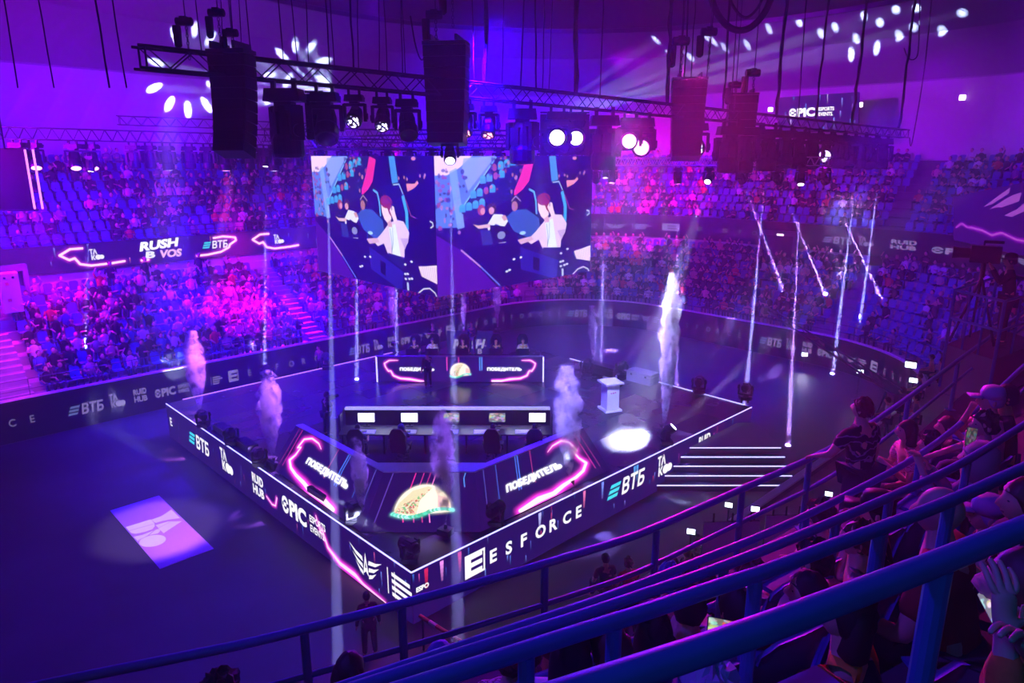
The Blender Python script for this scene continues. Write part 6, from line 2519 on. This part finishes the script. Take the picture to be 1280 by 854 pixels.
def person(label, loc, yaw, s=1.0, pose='sit', lean=0.06, head=(0, 0), arms=('lap', 'lap'), shirt='black', trousers=None, hair='dark', style='short', sleeve='short', fingers=False, group=None, wide=1.0, vest=None, small=False):
    o = thing('person', label, 'person', loc, R(yaw), group)
    o.scale = (s, s, s)
    hz = 0.46 if pose == 'sit' else 0.90
    trousers = trousers or M_JEANS
    V, Rr, Ed = [], [], []

    def add(p, r, to=None):
        V.append(Vector(p))
        Rr.append(r)
        if to is not None:
            Ed.append((to, len(V) - 1))
        return len(V) - 1
    w = wide
    pel = add((0, 0, hz), (0.145 * w, 0.115 * w))
    spi = add((0, lean * 0.25, hz + 0.17), (0.135 * w, 0.105 * w), pel)
    che = add((0, lean * 0.65, hz + 0.36), (0.155 * w, 0.11 * w), spi)
    nb = add((0, lean, hz + 0.50), (0.085, 0.07), che)
    ne = add((0, lean + 0.012, hz + 0.56), 0.060, nb)
    hr = Matrix.Rotation(R(head[0]), 3, 'Z') @ Matrix.Rotation(R(-head[1]), 3, 'X')
    hc = Vector((0, lean + 0.02, hz + 0.575))
    H = lambda x, y, z: hc + hr @ Vector((x, y, z))
    j = add(H(0, 0.0, 0.05), (0.052, 0.055), ne)
    add(H(0, 0.0, 0.11), (0.06, 0.07), j)
    body_arm = []
    for k, sx in enumerate((-1, 1)):
        sh = Vector((sx * 0.175 * w, lean * 0.9, hz + 0.455))
        i0 = add(sh, 0.058 * w, che)
        if isinstance(arms[k], Vector):
            wr = Matrix.Rotation(-R(yaw), 3, 'Z') @ (arms[k] - Vector(loc)) / s
            e = sh.lerp(wr, 0.5) + Vector((sx * 0.07, -0.04, -0.12))
        else:
            a = ARMS[arms[k]]
            e = sh + Vector((sx * (a[0][0] - 0.19), a[0][1], a[0][2]))
            wr = Vector((sx * a[1][0], sh.y + a[1][1], sh.z + a[1][2]))
        i1 = add(e, 0.042 * w, i0)
        i2 = add(wr, 0.028, i1)
        d = (wr - e).normalized()
        pm = wr + d * 0.075
        i3 = add(wr + d * 0.04, (0.034, 0.022), i2)
        if fingers:
            sidev, _u = frame(d)
            i4 = add(pm, (0.038, 0.018), i3)
            for f in range(4):
                off = sidev * ((f - 1.5) * 0.021)
                ln = (0.068, 0.078, 0.074, 0.058)[f]
                q1 = add(pm + off + d * (0.02 + ln * 0.45), 0.0088, i4)
                q2 = add(pm + off * 1.05 + d * (0.02 + ln * 0.8) - _u * 0.012, 0.0082, q1)
                add(pm + off * 1.05 + d * (0.02 + ln * 1.1) - _u * 0.034, 0.0072, q2)
            t1 = add(wr + d * 0.035 + sidev * sx * -0.042, 0.011, i3)
            add(wr + d * 0.075 + sidev * sx * -0.058 - _u * 0.012, 0.0095, t1)
        else:
            add(pm + d * 0.035, (0.036, 0.018), i3)
        body_arm.append((sh, e, wr))
    legs = []
    for sx in (-1, 1):
        hip = Vector((sx * 0.095, 0, hz - 0.03))
        if pose == 'sit':
            kn, an, to = Vector((sx * 0.13, 0.42, hz + 0.03)), Vector((sx * 0.13, 0.40, 0.09)), Vector((sx * 0.14, 0.56, 0.045))
        else:
            kn, an, to = Vector((sx * 0.11, 0.03, 0.47)), Vector((sx * 0.12, -0.02, 0.09)), Vector((sx * 0.13, 0.13, 0.045))
        a = add(hip, 0.085 * w, pel)
        b = add(kn, 0.06, a)
        c_ = add(an, 0.042, b)
        add(to, 0.035, c_)
        legs.append((hip, kn, an, to))
    skin_obj('body', V, Ed, Rr, M_SKIN, o, 0, 1)
    head_mesh(H, hr, style in ('short', 'bald', 'cap', 'tousled')).build('head', M_SKIN, o, smooth=True)
    # shirt
    sv, se, sr = [], [], []

    def sadd(p, r, to=None):
        sv.append(Vector(p))
        sr.append(r)
        if to is not None:
            se.append((to, len(sv) - 1))
        return len(sv) - 1
    g = 0.014
    a0 = sadd((0, 0, hz - (0.02 if pose == 'sit' else 0.10)), (0.158 * w + g, 0.130 * w + g))
    a1 = sadd(V[spi], (0.137 * w + g, 0.108 * w + g), a0)
    a2 = sadd(V[che], (0.158 * w + g, 0.113 * w + g), a1)
    sadd(V[nb] + Vector((0, 0, 0.015)), (0.082, 0.072), a2)
    for sh, e, wr in body_arm:
        b0 = sadd(sh, 0.064 * w + g, a2)
        if sleeve == 'short':
            sadd(sh.lerp(e, 0.72), 0.052 * w + g, b0)
        else:
            b1 = sadd(e, 0.046 * w + g, b0)
            sadd(e.lerp(wr, 0.9), 0.032 + g, b1)
    skin_obj('shirt', sv, se, sr, CL[shirt], o, 0, 1)
    if vest:
        skin_obj('vest', sv[:4], se[:3], [(r[0] + 0.012, r[1] + 0.012) for r in sr[:4]], CL[vest], o, 0, 1)
    tv, te, tr = [Vector((0, 0, hz))], [], [(0.15 * w + g * 0.6, 0.12 * w + g * 0.6)]
    for hip, kn, an, to in legs:
        n = len(tv)
        tv += [hip, kn, an]
        tr += [0.09 * w + g, 0.064 + g, 0.048 + g]
        te += [(0, n), (n, n + 1), (n + 1, n + 2)]
    skin_obj('trousers', tv, te, tr, trousers, o, 0, 1)
    if not small:
        for hip, kn, an, to in legs:
            MB().tube([an + Vector((0, -0.06, -0.04)), an + Vector((0, 0.03, -0.035)), to], [0.05, 0.052, 0.042], 8).build('shoe', M_SHOE, o, smooth=True)
        for sx in (-1, 1):
            MB().ball(H(sx * 0.031, 0.079, 0.112), 0.0125, 8, 5, 0, (1.15, 0.7, 0.6), hr).build('eye', M_EYE, o, smooth=True)
        MB().ball(H(0, 0.088, 0.042), 0.022, 8, 5, 0, (1, 0.35, 0.32), hr).build('mouth', M_LIP, o, smooth=True)
    # hair
    rg = random.Random(hash(label) % 9999 if False else sum(ord(c_) for c_ in label))
    if style != 'bald':
        mb = MB()
        n, mm = 18, 11
        vs_ = []
        amp = {'short': 0.008, 'curly': 0.022, 'tousled': 0.016, 'long': 0.006, 'bob': 0.008, 'cap': 0.0, 'hood': 0.004}[style]
        big = 1.12 if style == 'curly' else 1.0
        for i in range(mm + 1):
            ph = math.pi * i / mm
            for k in range(n):
                t = 2 * math.pi * k / n
                x, y, z = math.sin(ph) * math.cos(t), math.sin(ph) * math.sin(t), math.cos(ph)
                # pull the lower front edge up to the hairline
                zz = z
                cut = -0.55 if y < 0.1 else (-0.55 + 0.95 * min(1, (y - 0.1) / 0.6))
                if style in ('long', 'bob', 'hood'):
                    cut -= 0.3 if y < 0.35 else 0.0
                zz = max(z, cut)
                r_ = 1 + rg.uniform(-amp, amp) * 9
                vs_.append(H(x * 0.086 * big * r_, -0.006 + y * 0.107 * big * r_, 0.108 + zz * 0.124 * big * r_))
        fs = []
        for i in range(mm):
            for k in range(n):
                a, b = i * n + k, i * n + (k + 1) % n
                fs.append((a, b, b + n, a + n))
        mb.add(vs_, fs)
        if style in ('long', 'bob'):
            dn = 0.36 if style == 'long' else 0.12
            mb.lathe([(0.075, 0.12), (0.098, 0.04), (0.105, -0.06), (0.11, -dn * 0.8), (0.08, -dn)], 14, H(0, -0.045, 0.05), hr, 0, 1.0, 0.62)
        if style == 'cap':
            mb.lathe([(0.096, 0.0), (0.098, 0.05), (0.08, 0.10), (0.03, 0.122)], 16, H(0, -0.004, 0.125), hr, 0, 0.95, 1.08)
            mb.box(H(0, 0.135, 0.130), (0.14, 0.11, 0.010), hr)
        if style == 'hood':
            mb.lathe([(0.11, -0.16), (0.12, -0.04), (0.112, 0.08), (0.06, 0.14)], 14, H(0, -0.03, 0.1), hr, 0, 0.95, 1.0)
        mb.build('cap' if style == 'cap' else ('hood' if style == 'hood' else 'hair'), CL[shirt] if style == 'hood' else HAIR[hair], o, smooth=style not in ('curly', 'tousled'))
    return o


def place(label, px, py, row, yaw, **kw):
    """px, py: where the middle of the head shows; row gives the floor it sits or stands on"""
    s = kw.get('s', 1.0)
    pose = kw.get('pose', 'sit')
    z = zf[row] if isinstance(row, str) else row
    hh = (0.46 if pose == 'sit' else 0.90) + 0.70
    hp = at_z(px, py, z + hh * s)
    lean = kw.get('lean', 0.06) + 0.02
    c_, s_ = math.cos(R(yaw)), math.sin(R(yaw))
    loc = Vector((hp.x + s_ * lean * s, hp.y - c_ * lean * s, z))
    return person(label, loc, yaw, **kw)


def phone(p, toward, label, img, s=1.0, wide=True):
    o = thing('phone', label, 'phone', p)
    d = (Vector(toward) - Vector(p)).normalized()
    o.rotation_euler = d.to_track_quat('-Y', 'Z').to_euler()
    w, h = (0.15, 0.072) if wide else (0.072, 0.15)
    MB().box((0, 0.005, 0), (w, 0.008, h)).build('case', M_BLACK, o)
    MB().quad_uv([(-w * 0.47, -0.0005, -h * 0.46), (w * 0.47, -0.0005, -h * 0.46), (w * 0.47, -0.0005, h * 0.46), (-w * 0.47, -0.0005, h * 0.46)], [(0, 0), (1, 0), (1, 1), (0, 1)]).build('screen', img, o)


EYE = Vector((0, 0, CAM_H))
# -- the near stand
place('standing man in black shirt with pale swirls leaning on the long guard rail', 1077, 508, 'A', 28, s=0.98, pose='stand', head=(12, -8), arms=('rail', 'side'), shirt='swirl', hair='red', style='tousled', fingers=True, wide=1.08)
place('woman in pink floral blouse in profile, beside the man with swirls', 1134, 536, 'A', 82, arms=('chest', 'chest'), shirt='floral', style='bob', lean=0.1)
place('short haired man in grey behind the woman in floral blouse', 1184, 531, 'A', 70, arms=('lap', 'lap'), shirt='grey', hair='brown', style='short')
place('curly haired person low between the floral blouse and a dark head', 1164, 553, 'A', 60, shirt='plaid', style='curly')
place('person with round dark hair seen from behind above the third rail', 1190, 562, 'A', 25, shirt='black', style='bob')
place('dark haired person with bare arm raised to the face, upper right', 1258, 494, 'B', 64, arms=('face', 'face'), shirt='black', style='short')
place('person in pale cap in front of the one with raised arm', 1240, 497, 'B', 70, arms=('chest', 'face'), shirt='pink', style='cap', hair='lilac')
place('hooded person holding up a phone near the fourth rail', 1222, 570, 'B', 50, arms=('phone', 'phone'), shirt='grey', style='hood', sleeve='long', fingers=True)
place('person in plaid shirt with elbow out, right of the held up phone', 1232, 528, 'B', 75, arms=('face', 'wide'), shirt='plaid', style='tousled', hair='brown')
place('bald man in dark rust shirt seen from behind, the largest head', 1178, 634, 'B2', 48, s=1.05, lean=0.10, head=(10, 0), arms=('lap', 'lap'), shirt='rust', style='bald', wide=1.22)
place('person in pinkish cap just right of the bald man', 1236, 640, 'B', 62, arms=('lap', 'chest'), shirt='black', style='cap', hair='lilac')
place('person in profile cut by the right picture edge', 1281, 622, 'B2', 75, arms=('chest', 'lap'), shirt='black', style='short', hair='brown')
place('curly head low between the rails, left of the bald man', 1026, 641, 'A', 38, shirt='black', style='curly', hair='brown')
place('dark haired spectator next to the curly head between the rails', 1058, 652, 'A', 30, shirt='navy', style='short')
place('person in a cap turned left, right below the man with swirls', 1096, 634, 'B', 64, arms=('face', 'chest'), shirt='black', style='cap')
place('person with tousled hair leaning forward below the third rail', 1019, 694, 'B', 35, lean=0.16, arms=('knee', 'knee'), shirt='pink', style='tousled', trousers=M_SHIRTS[7])
place('person with hand at the mouth, left of the bald mans shoulder', 1074, 670, 'B', 62, arms=('face', 'chest'), shirt='grey', style='tousled', hair='brown')
place('spectator in navy top and pale striped trousers above the nearest rail', 1010, 735, 'B', 74, lean=0.14, s=0.95, arms=('knee', 'knee'), shirt='navy', style='short', trousers=mat('pale_trousers', (0.6, 0.5, 0.6), 0.85))
boy = place('young man in ochre shirt with navy vest below the nearest rail', 1058, 762, 'B2', 52, s=0.96, head=(14, -6), lean=0.12, arms=('knee', 'knee'), shirt='ochre', vest='navy', style='bob', hair='dark', fingers=True, trousers=M_DENIM)
tee = place('spectator in dark tee with large printed words on the back', 862, 752, 'B', -6, s=1.0, lean=0.02, arms=('lap', 'lap'), shirt='black', style='short', wide=1.1)
place('spectator with long dark hair left of the printed tee', 813, 776, 'B', 12, shirt='black', style='long')
place('spectator in white tee with long dark hair over the shoulder', 716, 806, 'B', -14, lean=0.08, shirt='white', style='long', arms=('lap', 'knee'))
place('spectator in pale lilac jacket with knees drawn up beside the white tee', 762, 806, 'B', 40, lean=0.12, arms=('knee', 'knee'), shirt='plaid', style='bob', hair='brown', sleeve='long', trousers=M_DENIM)
place('fair haired spectator filming with a phone held up sideways', 898, 808, 'B', 12, s=0.98, lean=0.05, arms=('phone', 'phone'), shirt='grey', style='short', hair='lilac', fingers=True)
place('spectator all in black right of the printed tee', 921, 756, 'B', 14, shirt='black', style='short', wide=1.1)
place('blue haired spectator in the row behind the long guard rail', 838, 720, 'A', -4, shirt='black', style='tousled', hair='blue')
place('dark haired spectator left of the blue hair, lower', 786, 752, 'A', 0, shirt='black', style='short')
place('spectator in red top leaning toward a neighbour, below the blue hair', 806, 758, 'A', 70, shirt='red', style='short', hair='brown', arms=('face', 'lap'))
place('spectator with dark hair right of the blue hair', 882, 728, 'A', 10, shirt='black', style='bob')
place('curly spectator near the posts, right of the dark bob hair', 938, 712, 'A', 20, shirt='plaid', style='curly', hair='brown')
place('dark head at the bottom edge, seen from behind under the long rail', 437, 836, 'A', -14, shirt='black', style='bob')
place('head with purple sheen at the bottom edge, right of the dark head', 549, 822, 'A', -10, shirt='black', style='short', hair='blue')  # the purple sheen is put into the hair colour
place('dark figure at the lower left end of the long rail', 275, 862, 'A', -20, shirt='black', style='curly')
place('lilac haired spectator cut by the bottom edge', 886, 868, 'B2', 10, shirt='grey', style='curly', hair='lilac')
for i, (x, y, c_) in enumerate(((660, 812, 'black'), (640, 818, 'plaid'), (690, 800, 'navy'))):
    place('small spectator just over the second rail, bottom middle, %s' % nth(i), x, y - 2, 'A', -5, shirt=c_, style=['short', 'curly', 'short'][i], hair='brown')
fp = at(1345, 760, 1.78)
fl = person('spectator in orange fleece at the right edge raising both hands to film', Vector((fp.x, fp.y, zf['C'])), 42, 1.0, lean=0.08, arms=(at(1256, 796, 1.72), at(1282, 806, 1.66)), shirt='orange', sleeve='long', fingers=True, hair='brown', style='short')
_p = at(1243, 752, 1.86)
_v = Matrix.Rotation(R(-70), 3, 'Z') @ (EYE - _p)
phone(_p, _p + _v, 'phone lit white in the hands of the orange fleece', img_mat('phone_b', IMG_PHONE[1], 0.6))
phone(at(907, 786, 2.95), EYE, 'phone held sideways with a bright picture, bottom right', img_mat('phone_a', IMG_PHONE[0], 0.5))
phone(at(1214, 546, 5.6), EYE, 'phone held up by the hooded person', img_mat('phone_c', IMG_PHONE[1], 0.1), 1.0, False)
# printed words on the back of the tee
q = MB()
nx = 8
for i in range(nx):
    a0, a1 = (i / nx - 0.5) * 0.36, ((i + 1) / nx - 0.5) * 0.36
    yy = lambda x: -0.158 + 1.2 * x * x
    q.quad_uv([(a0, yy(a0), 0.60), (a1, yy(a1), 0.60), (a1, yy(a1) + 0.02, 0.88), (a0, yy(a0) + 0.02, 0.88)], [(i / nx, 0), ((i + 1) / nx, 0), ((i + 1) / nx, 1), (i / nx, 1)])
q.build('shirt_print', img_mat('tee_print', IMG_SHIRT, base=True, rough=0.8), tee)

# -- camera operator on the platform
op = person('camera operator all in dark on the railed platform at the right edge', PLAT + Vector((0.1, -0.1, 0)), 60, 0.97, 'stand', 0.05, (0, 0), ('cam', 'cam'), 'black', None, 'dark', 'cap', 'long')
p = PLAT + Vector((-0.22, 0.05, 0))
o = thing('video_camera', 'bulky dark video camera held by the operator on the platform', 'camera', p, R(60))
MB().box((0, 0.1, 1.62), (0.22, 0.46, 0.3)).build('body', M_BLACK, o)
MB().lathe([(0.09, 0), (0.09, 0.2), (0.11, 0.3)], 12, (0, 0.3, 1.62), Matrix.Rotation(-math.pi / 2, 3, 'X')).build('lens_barrel', M_BLACK, o)
MB().box((0, 0.0, 1.84), (0.04, 0.3, 0.05)).box((0, 0.14, 1.8), (0.04, 0.03, 0.1)).build('handle', M_BLACK, o)
mb = MB().tube([(0, 0.1, 1.48), (0, 0.1, 1.2)], 0.04, 8)
for k in range(3):
    t = 2 * math.pi * k / 3
    mb.tube([(0, 0.1, 1.2), (0.4 * math.cos(t), 0.1 + 0.4 * math.sin(t), 0.01)], 0.022, 6)
mb.build('tripod', M_BLACK, o)

# -- stage people
for i, x in enumerate(SEATX):
    y = YD - 0.93
    lab = 'player with back to us at the near desk, %s' % nth(i)
    person(lab, Vector((x, y, STAGE_Z + 0.42)), [-14, 4, 6, 8, 10][i], 1.0, 'sit', 0.14, (0, -6), ('desk', 'desk') if i != 1 else ('face', 'face'), ['navy', 'grey', 'white', 'blue', 'navy'][i], None, 'dark', ['short', 'hood', 'short', 'short', 'tousled'][i], 'short')
for i, x in enumerate(FARX):
    person('player facing us behind the far neon desk, %s' % nth(i), Vector((x, 32.1, STAGE_Z + 0.5)), 180 + [8, -10, 0, 0, 6][i], 1.0, 'sit', 0.12, (0, -4), ('desk', 'desk'), ['black', 'white', 'black', 'navy', 'white'][i], None, 'dark', 'short', 'short', wide=1.0)
place('man with a camera standing on the left half of the stage', 408, 493, STAGE_Z, -40, pose='stand', arms=('chest', 'chest'), shirt='black', style='short', hair='brown')
p = at(413, 497, 24.9)
o = thing('hand_camera', 'small black camera held by the man on the left of the stage', 'camera', p, R(-40))
MB().box((0, 0, 0), (0.16, 0.3, 0.14)).build('body', M_BLACK, o)
MB().lathe([(0.05, 0), (0.06, 0.18)], 10, (0, 0.14, 0), Matrix.Rotation(-math.pi / 2, 3, 'X')).build('lens_barrel', M_BLACK, o)
pp = at_z(536, 483, STAGE_Z)
person('dark dressed man standing right before the far neon desk', Vector((pp.x, pp.y - 0.2, STAGE_Z)), 30, 1.0, 'stand', 0.03, (0, 0), ('side', 'chest'), 'black', M_SHIRTS[0], 'dark', 'short', 'long')
person('coach in black standing behind the far desk, left', Vector((at(542, 420, 34.6).x, 33.4, STAGE_Z + 0.5)), 175, 1.0, 'stand', 0.03, (0, 0), ('chest', 'chest'), 'black', None, 'brown', 'short')
person('host in dark jacket standing before the violet backdrop panel', Vector((at(590, 420, 34.4).x, 33.55, STAGE_Z + 0.5)), 160, 1.0, 'stand', 0.03, (0, 0), ('chest', 'side'), 'navy', M_DENIM, 'brown', 'short', 'long')
for i, (x, y) in enumerate(((374, 434), (387, 432), (398, 434))):
    place('crew member standing on the rink behind the stage, %s of three' % nth(i), x, y, F0, 200 - 20 * i, pose='stand', arms=('side', 'chest'), shirt=['black', 'black', 'grey'][i], style='short', small=True)
place('dark dressed guard on the rink floor below the nearest stage corner', 458, 744, F0, 20, pose='stand', arms=('side', 'side'), shirt='black', trousers=M_SHIRTS[0], style='short', sleeve='long')
pd = at(948, 338, 46.3)
person('steward in reflective vest beside the dark doorway', pd, 150, 1.0, 'stand', 0.02, (0, 0), ('side', 'chest'), 'black', None, 'dark', 'short', 'long', vest='beige', small=True)
# -- lower rows just beyond the long guard rail
for i, (x, y, z, c_) in enumerate(((757, 697, 1.6, 'black'), (786, 702, 1.6, 'red'), (843, 703, 1.9, 'black'), (859, 690, 1.6, 'black'), (872, 674, 1.2, 'black'), (1090, 512, 1.2, 'plaid'), (1110, 500, 1.6, 'white'), (1128, 488, 1.6, 'beige'), (1146, 497, 2.4, 'grey'), (1165, 446, 1.6, 'pink'), (1178, 452, 2.0, 'plaid'), (1150, 470, 1.6, 'blue'))):
    place('small spectator in %s low beyond the long guard rail, %s' % (c_, nth(i)), x, y, z, 20 if i < 5 else 60, shirt=c_, style=['short', 'curly', 'short'][i % 3], hair=['dark', 'brown'][i % 2], small=True)

# ------------------------------------------------------------------ smoke jets
def smoke_mat(name, dens, colour=(0.95, 0.93, 1.0), h=3.0, seed=0.0, wr=0.4):
    m = bpy.data.materials.new(name)
    m.use_nodes = True
    nt = m.node_tree
    nt.nodes.clear()
    out = nt.nodes.new('ShaderNodeOutputMaterial')
    v = nt.nodes.new('ShaderNodeVolumeScatter')
    v.inputs['Color'].default_value = (*colour, 1)
    v.inputs['Anisotropy'].default_value = 0.0
    tc = nt.nodes.new('ShaderNodeTexCoord')
    mp = nt.nodes.new('ShaderNodeMapping')
    mp.inputs['Location'].default_value = (seed, seed * 0.7, 0)
    mp.inputs['Scale'].default_value = (1.0, 1.0, 0.75)
    nz = nt.nodes.new('ShaderNodeTexNoise')
    nz.inputs['Scale'].default_value = 3.6
    nz.inputs['Detail'].default_value = 6
    nz.inputs['Roughness'].default_value = 0.6
    rr = nt.nodes.new('ShaderNodeMapRange')
    rr.inputs['From Min'].default_value, rr.inputs['From Max'].default_value = 0.44, 0.62
    rr.inputs['To Max'].default_value = dens
    nt.links.new(tc.outputs['Object'], mp.inputs['Vector'])
    nt.links.new(mp.outputs[0], nz.inputs['Vector'])
    nt.links.new(nz.outputs[0], rr.inputs['Value'])
    # thinner towards the rim of the column
    sep = nt.nodes.new('ShaderNodeSeparateXYZ')
    nt.links.new(tc.outputs['Object'], sep.inputs[0])

    def mth(op, a_, b_=None, c_=None):
        q = nt.nodes.new('ShaderNodeMath')
        q.operation = op
        for k_, w_ in enumerate((a_, b_, c_)):
            if w_ is None:
                continue
            if isinstance(w_, (int, float)):
                q.inputs[k_].default_value = w_
            else:
                nt.links.new(w_, q.inputs[k_])
        return q.outputs[0]
    rad = mth('SQRT', mth('ADD', mth('MULTIPLY', sep.outputs[0], sep.outputs[0]), mth('MULTIPLY', sep.outputs[1], sep.outputs[1])))
    wid = mth('MULTIPLY_ADD', mth('MINIMUM', sep.outputs[2], h * 0.5), 1.7 * wr / h, wr * 0.16)
    fall = mth('SUBTRACT', 1.0, mth('POWER', mth('MINIMUM', mth('DIVIDE', rad, wid), 1.0), 2.0))
    top = mth('SUBTRACT', 1.0, mth('MULTIPLY', mth('DIVIDE', sep.outputs[2], h), 0.65))
    nt.links.new(mth('MULTIPLY', mth('MULTIPLY', rr.outputs[0], fall), top), v.inputs['Density'])
    nt.links.new(v.outputs[0], out.inputs['Volume'])
    return m


for i, (x, y, hpx, wpx, c_) in enumerate(JETS):
    p = at_z(x, y, STAGE_Z) + Vector((0, 0, 0.30))
    dep = pix(p)[2]
    h_ = hpx / FPX * dep / 0.97
    w_ = wpx / FPX * dep / 2
    rg = random.Random(40 + i)
    prof = []
    n = 16
    for k in range(n + 1):
        t = k / n
        r = w_ * (0.10 + 0.95 * min(1, t * 1.9) ** 0.9) * (1 - 0.55 * max(0, t - 0.7) / 0.3) * (1 + 0.22 * math.sin(k * 2.1 + i) * min(1, 2 * t))
        prof.append((max(0.03, r), t * h_))
    mb = MB()
    sway = [0.0]
    for k in range(n):
        sway.append(sway[-1] + rg.uniform(-1, 1) * w_ * 0.10)
    vs_, fs = [], []
    N = 14
    for k, (r, z) in enumerate(prof):
        for a in range(N):
            t = 2 * math.pi * a / N
            rr_ = r * (1 + 0.16 * math.sin(3 * t + k * 1.7 + i) * min(1, k / 5))
            vs_.append((sway[k] + rr_ * math.cos(t), rr_ * math.sin(t), z))
    for k in range(n):
        for a in range(N):
            b = (a + 1) % N
            fs.append((k * N + a, k * N + b, (k + 1) * N + b, (k + 1) * N + a))
    fs.append(tuple(range(N - 1, -1, -1)))
    fs.append(tuple(range(n * N, n * N + N)))
    mb.add(vs_, fs)
    o = mb.build('smoke_jet', smoke_mat('smoke_%d' % i, (10.0 if i == 6 else 6.5) / max(w_, 0.25), h=h_, seed=i * 3.1, wr=w_ * 1.1), None, None)
    o.location = p
    tag(o, 'upright white smoke jet over the stage, %s of the jets' % nth(sorted(range(len(JETS)), key=lambda q: JETS[q][0]).index(i)), 'smoke jet')

# spots added in mid-air above the jets to light them
JC = {'pink': (0.75, 0.16, 1.0), 'lilac': (0.45, 0.13, 1.0), 'violet': (0.26, 0.09, 1.0), 'pale': (0.32, 0.24, 1.0)}
for i, (x, y, hpx, wpx, c_) in enumerate(JETS):
    p = at_z(x, y, STAGE_Z)
    h_ = hpx / FPX * pix(p)[2]
    src = p + (S(8.6, 8.6) - Vector((p.x, p.y, 0))).normalized() * (-3.0 if y < 480 else 2.2) + Vector((0, 0, 9.8))
    tgt = p + Vector((0, 0, h_ * 0.55))
    lamp('SPOT', src, tgt, JC[c_], (26000, 24000, 13000, 16000, 26000, 20000, 26000, 22000, 16000, 18000)[i], math.degrees(2 * math.atan(1.5 * wpx / FPX * pix(p)[2] / 2 / (tgt - src).length)), 0.6, 0.1)


_p = at_z(829, 545, STAGE_Z)
_d = pix(_p)[2]
lamp('SPOT', _p + Vector((-0.5, 1.6, 11.0)), _p + Vector((0, 0, 172 / FPX * _d)), (0.6, 0.7, 1.0), 34000, 7.0, 0.9, 0.1)  # spot added overhead to whiten the top of the tall jet
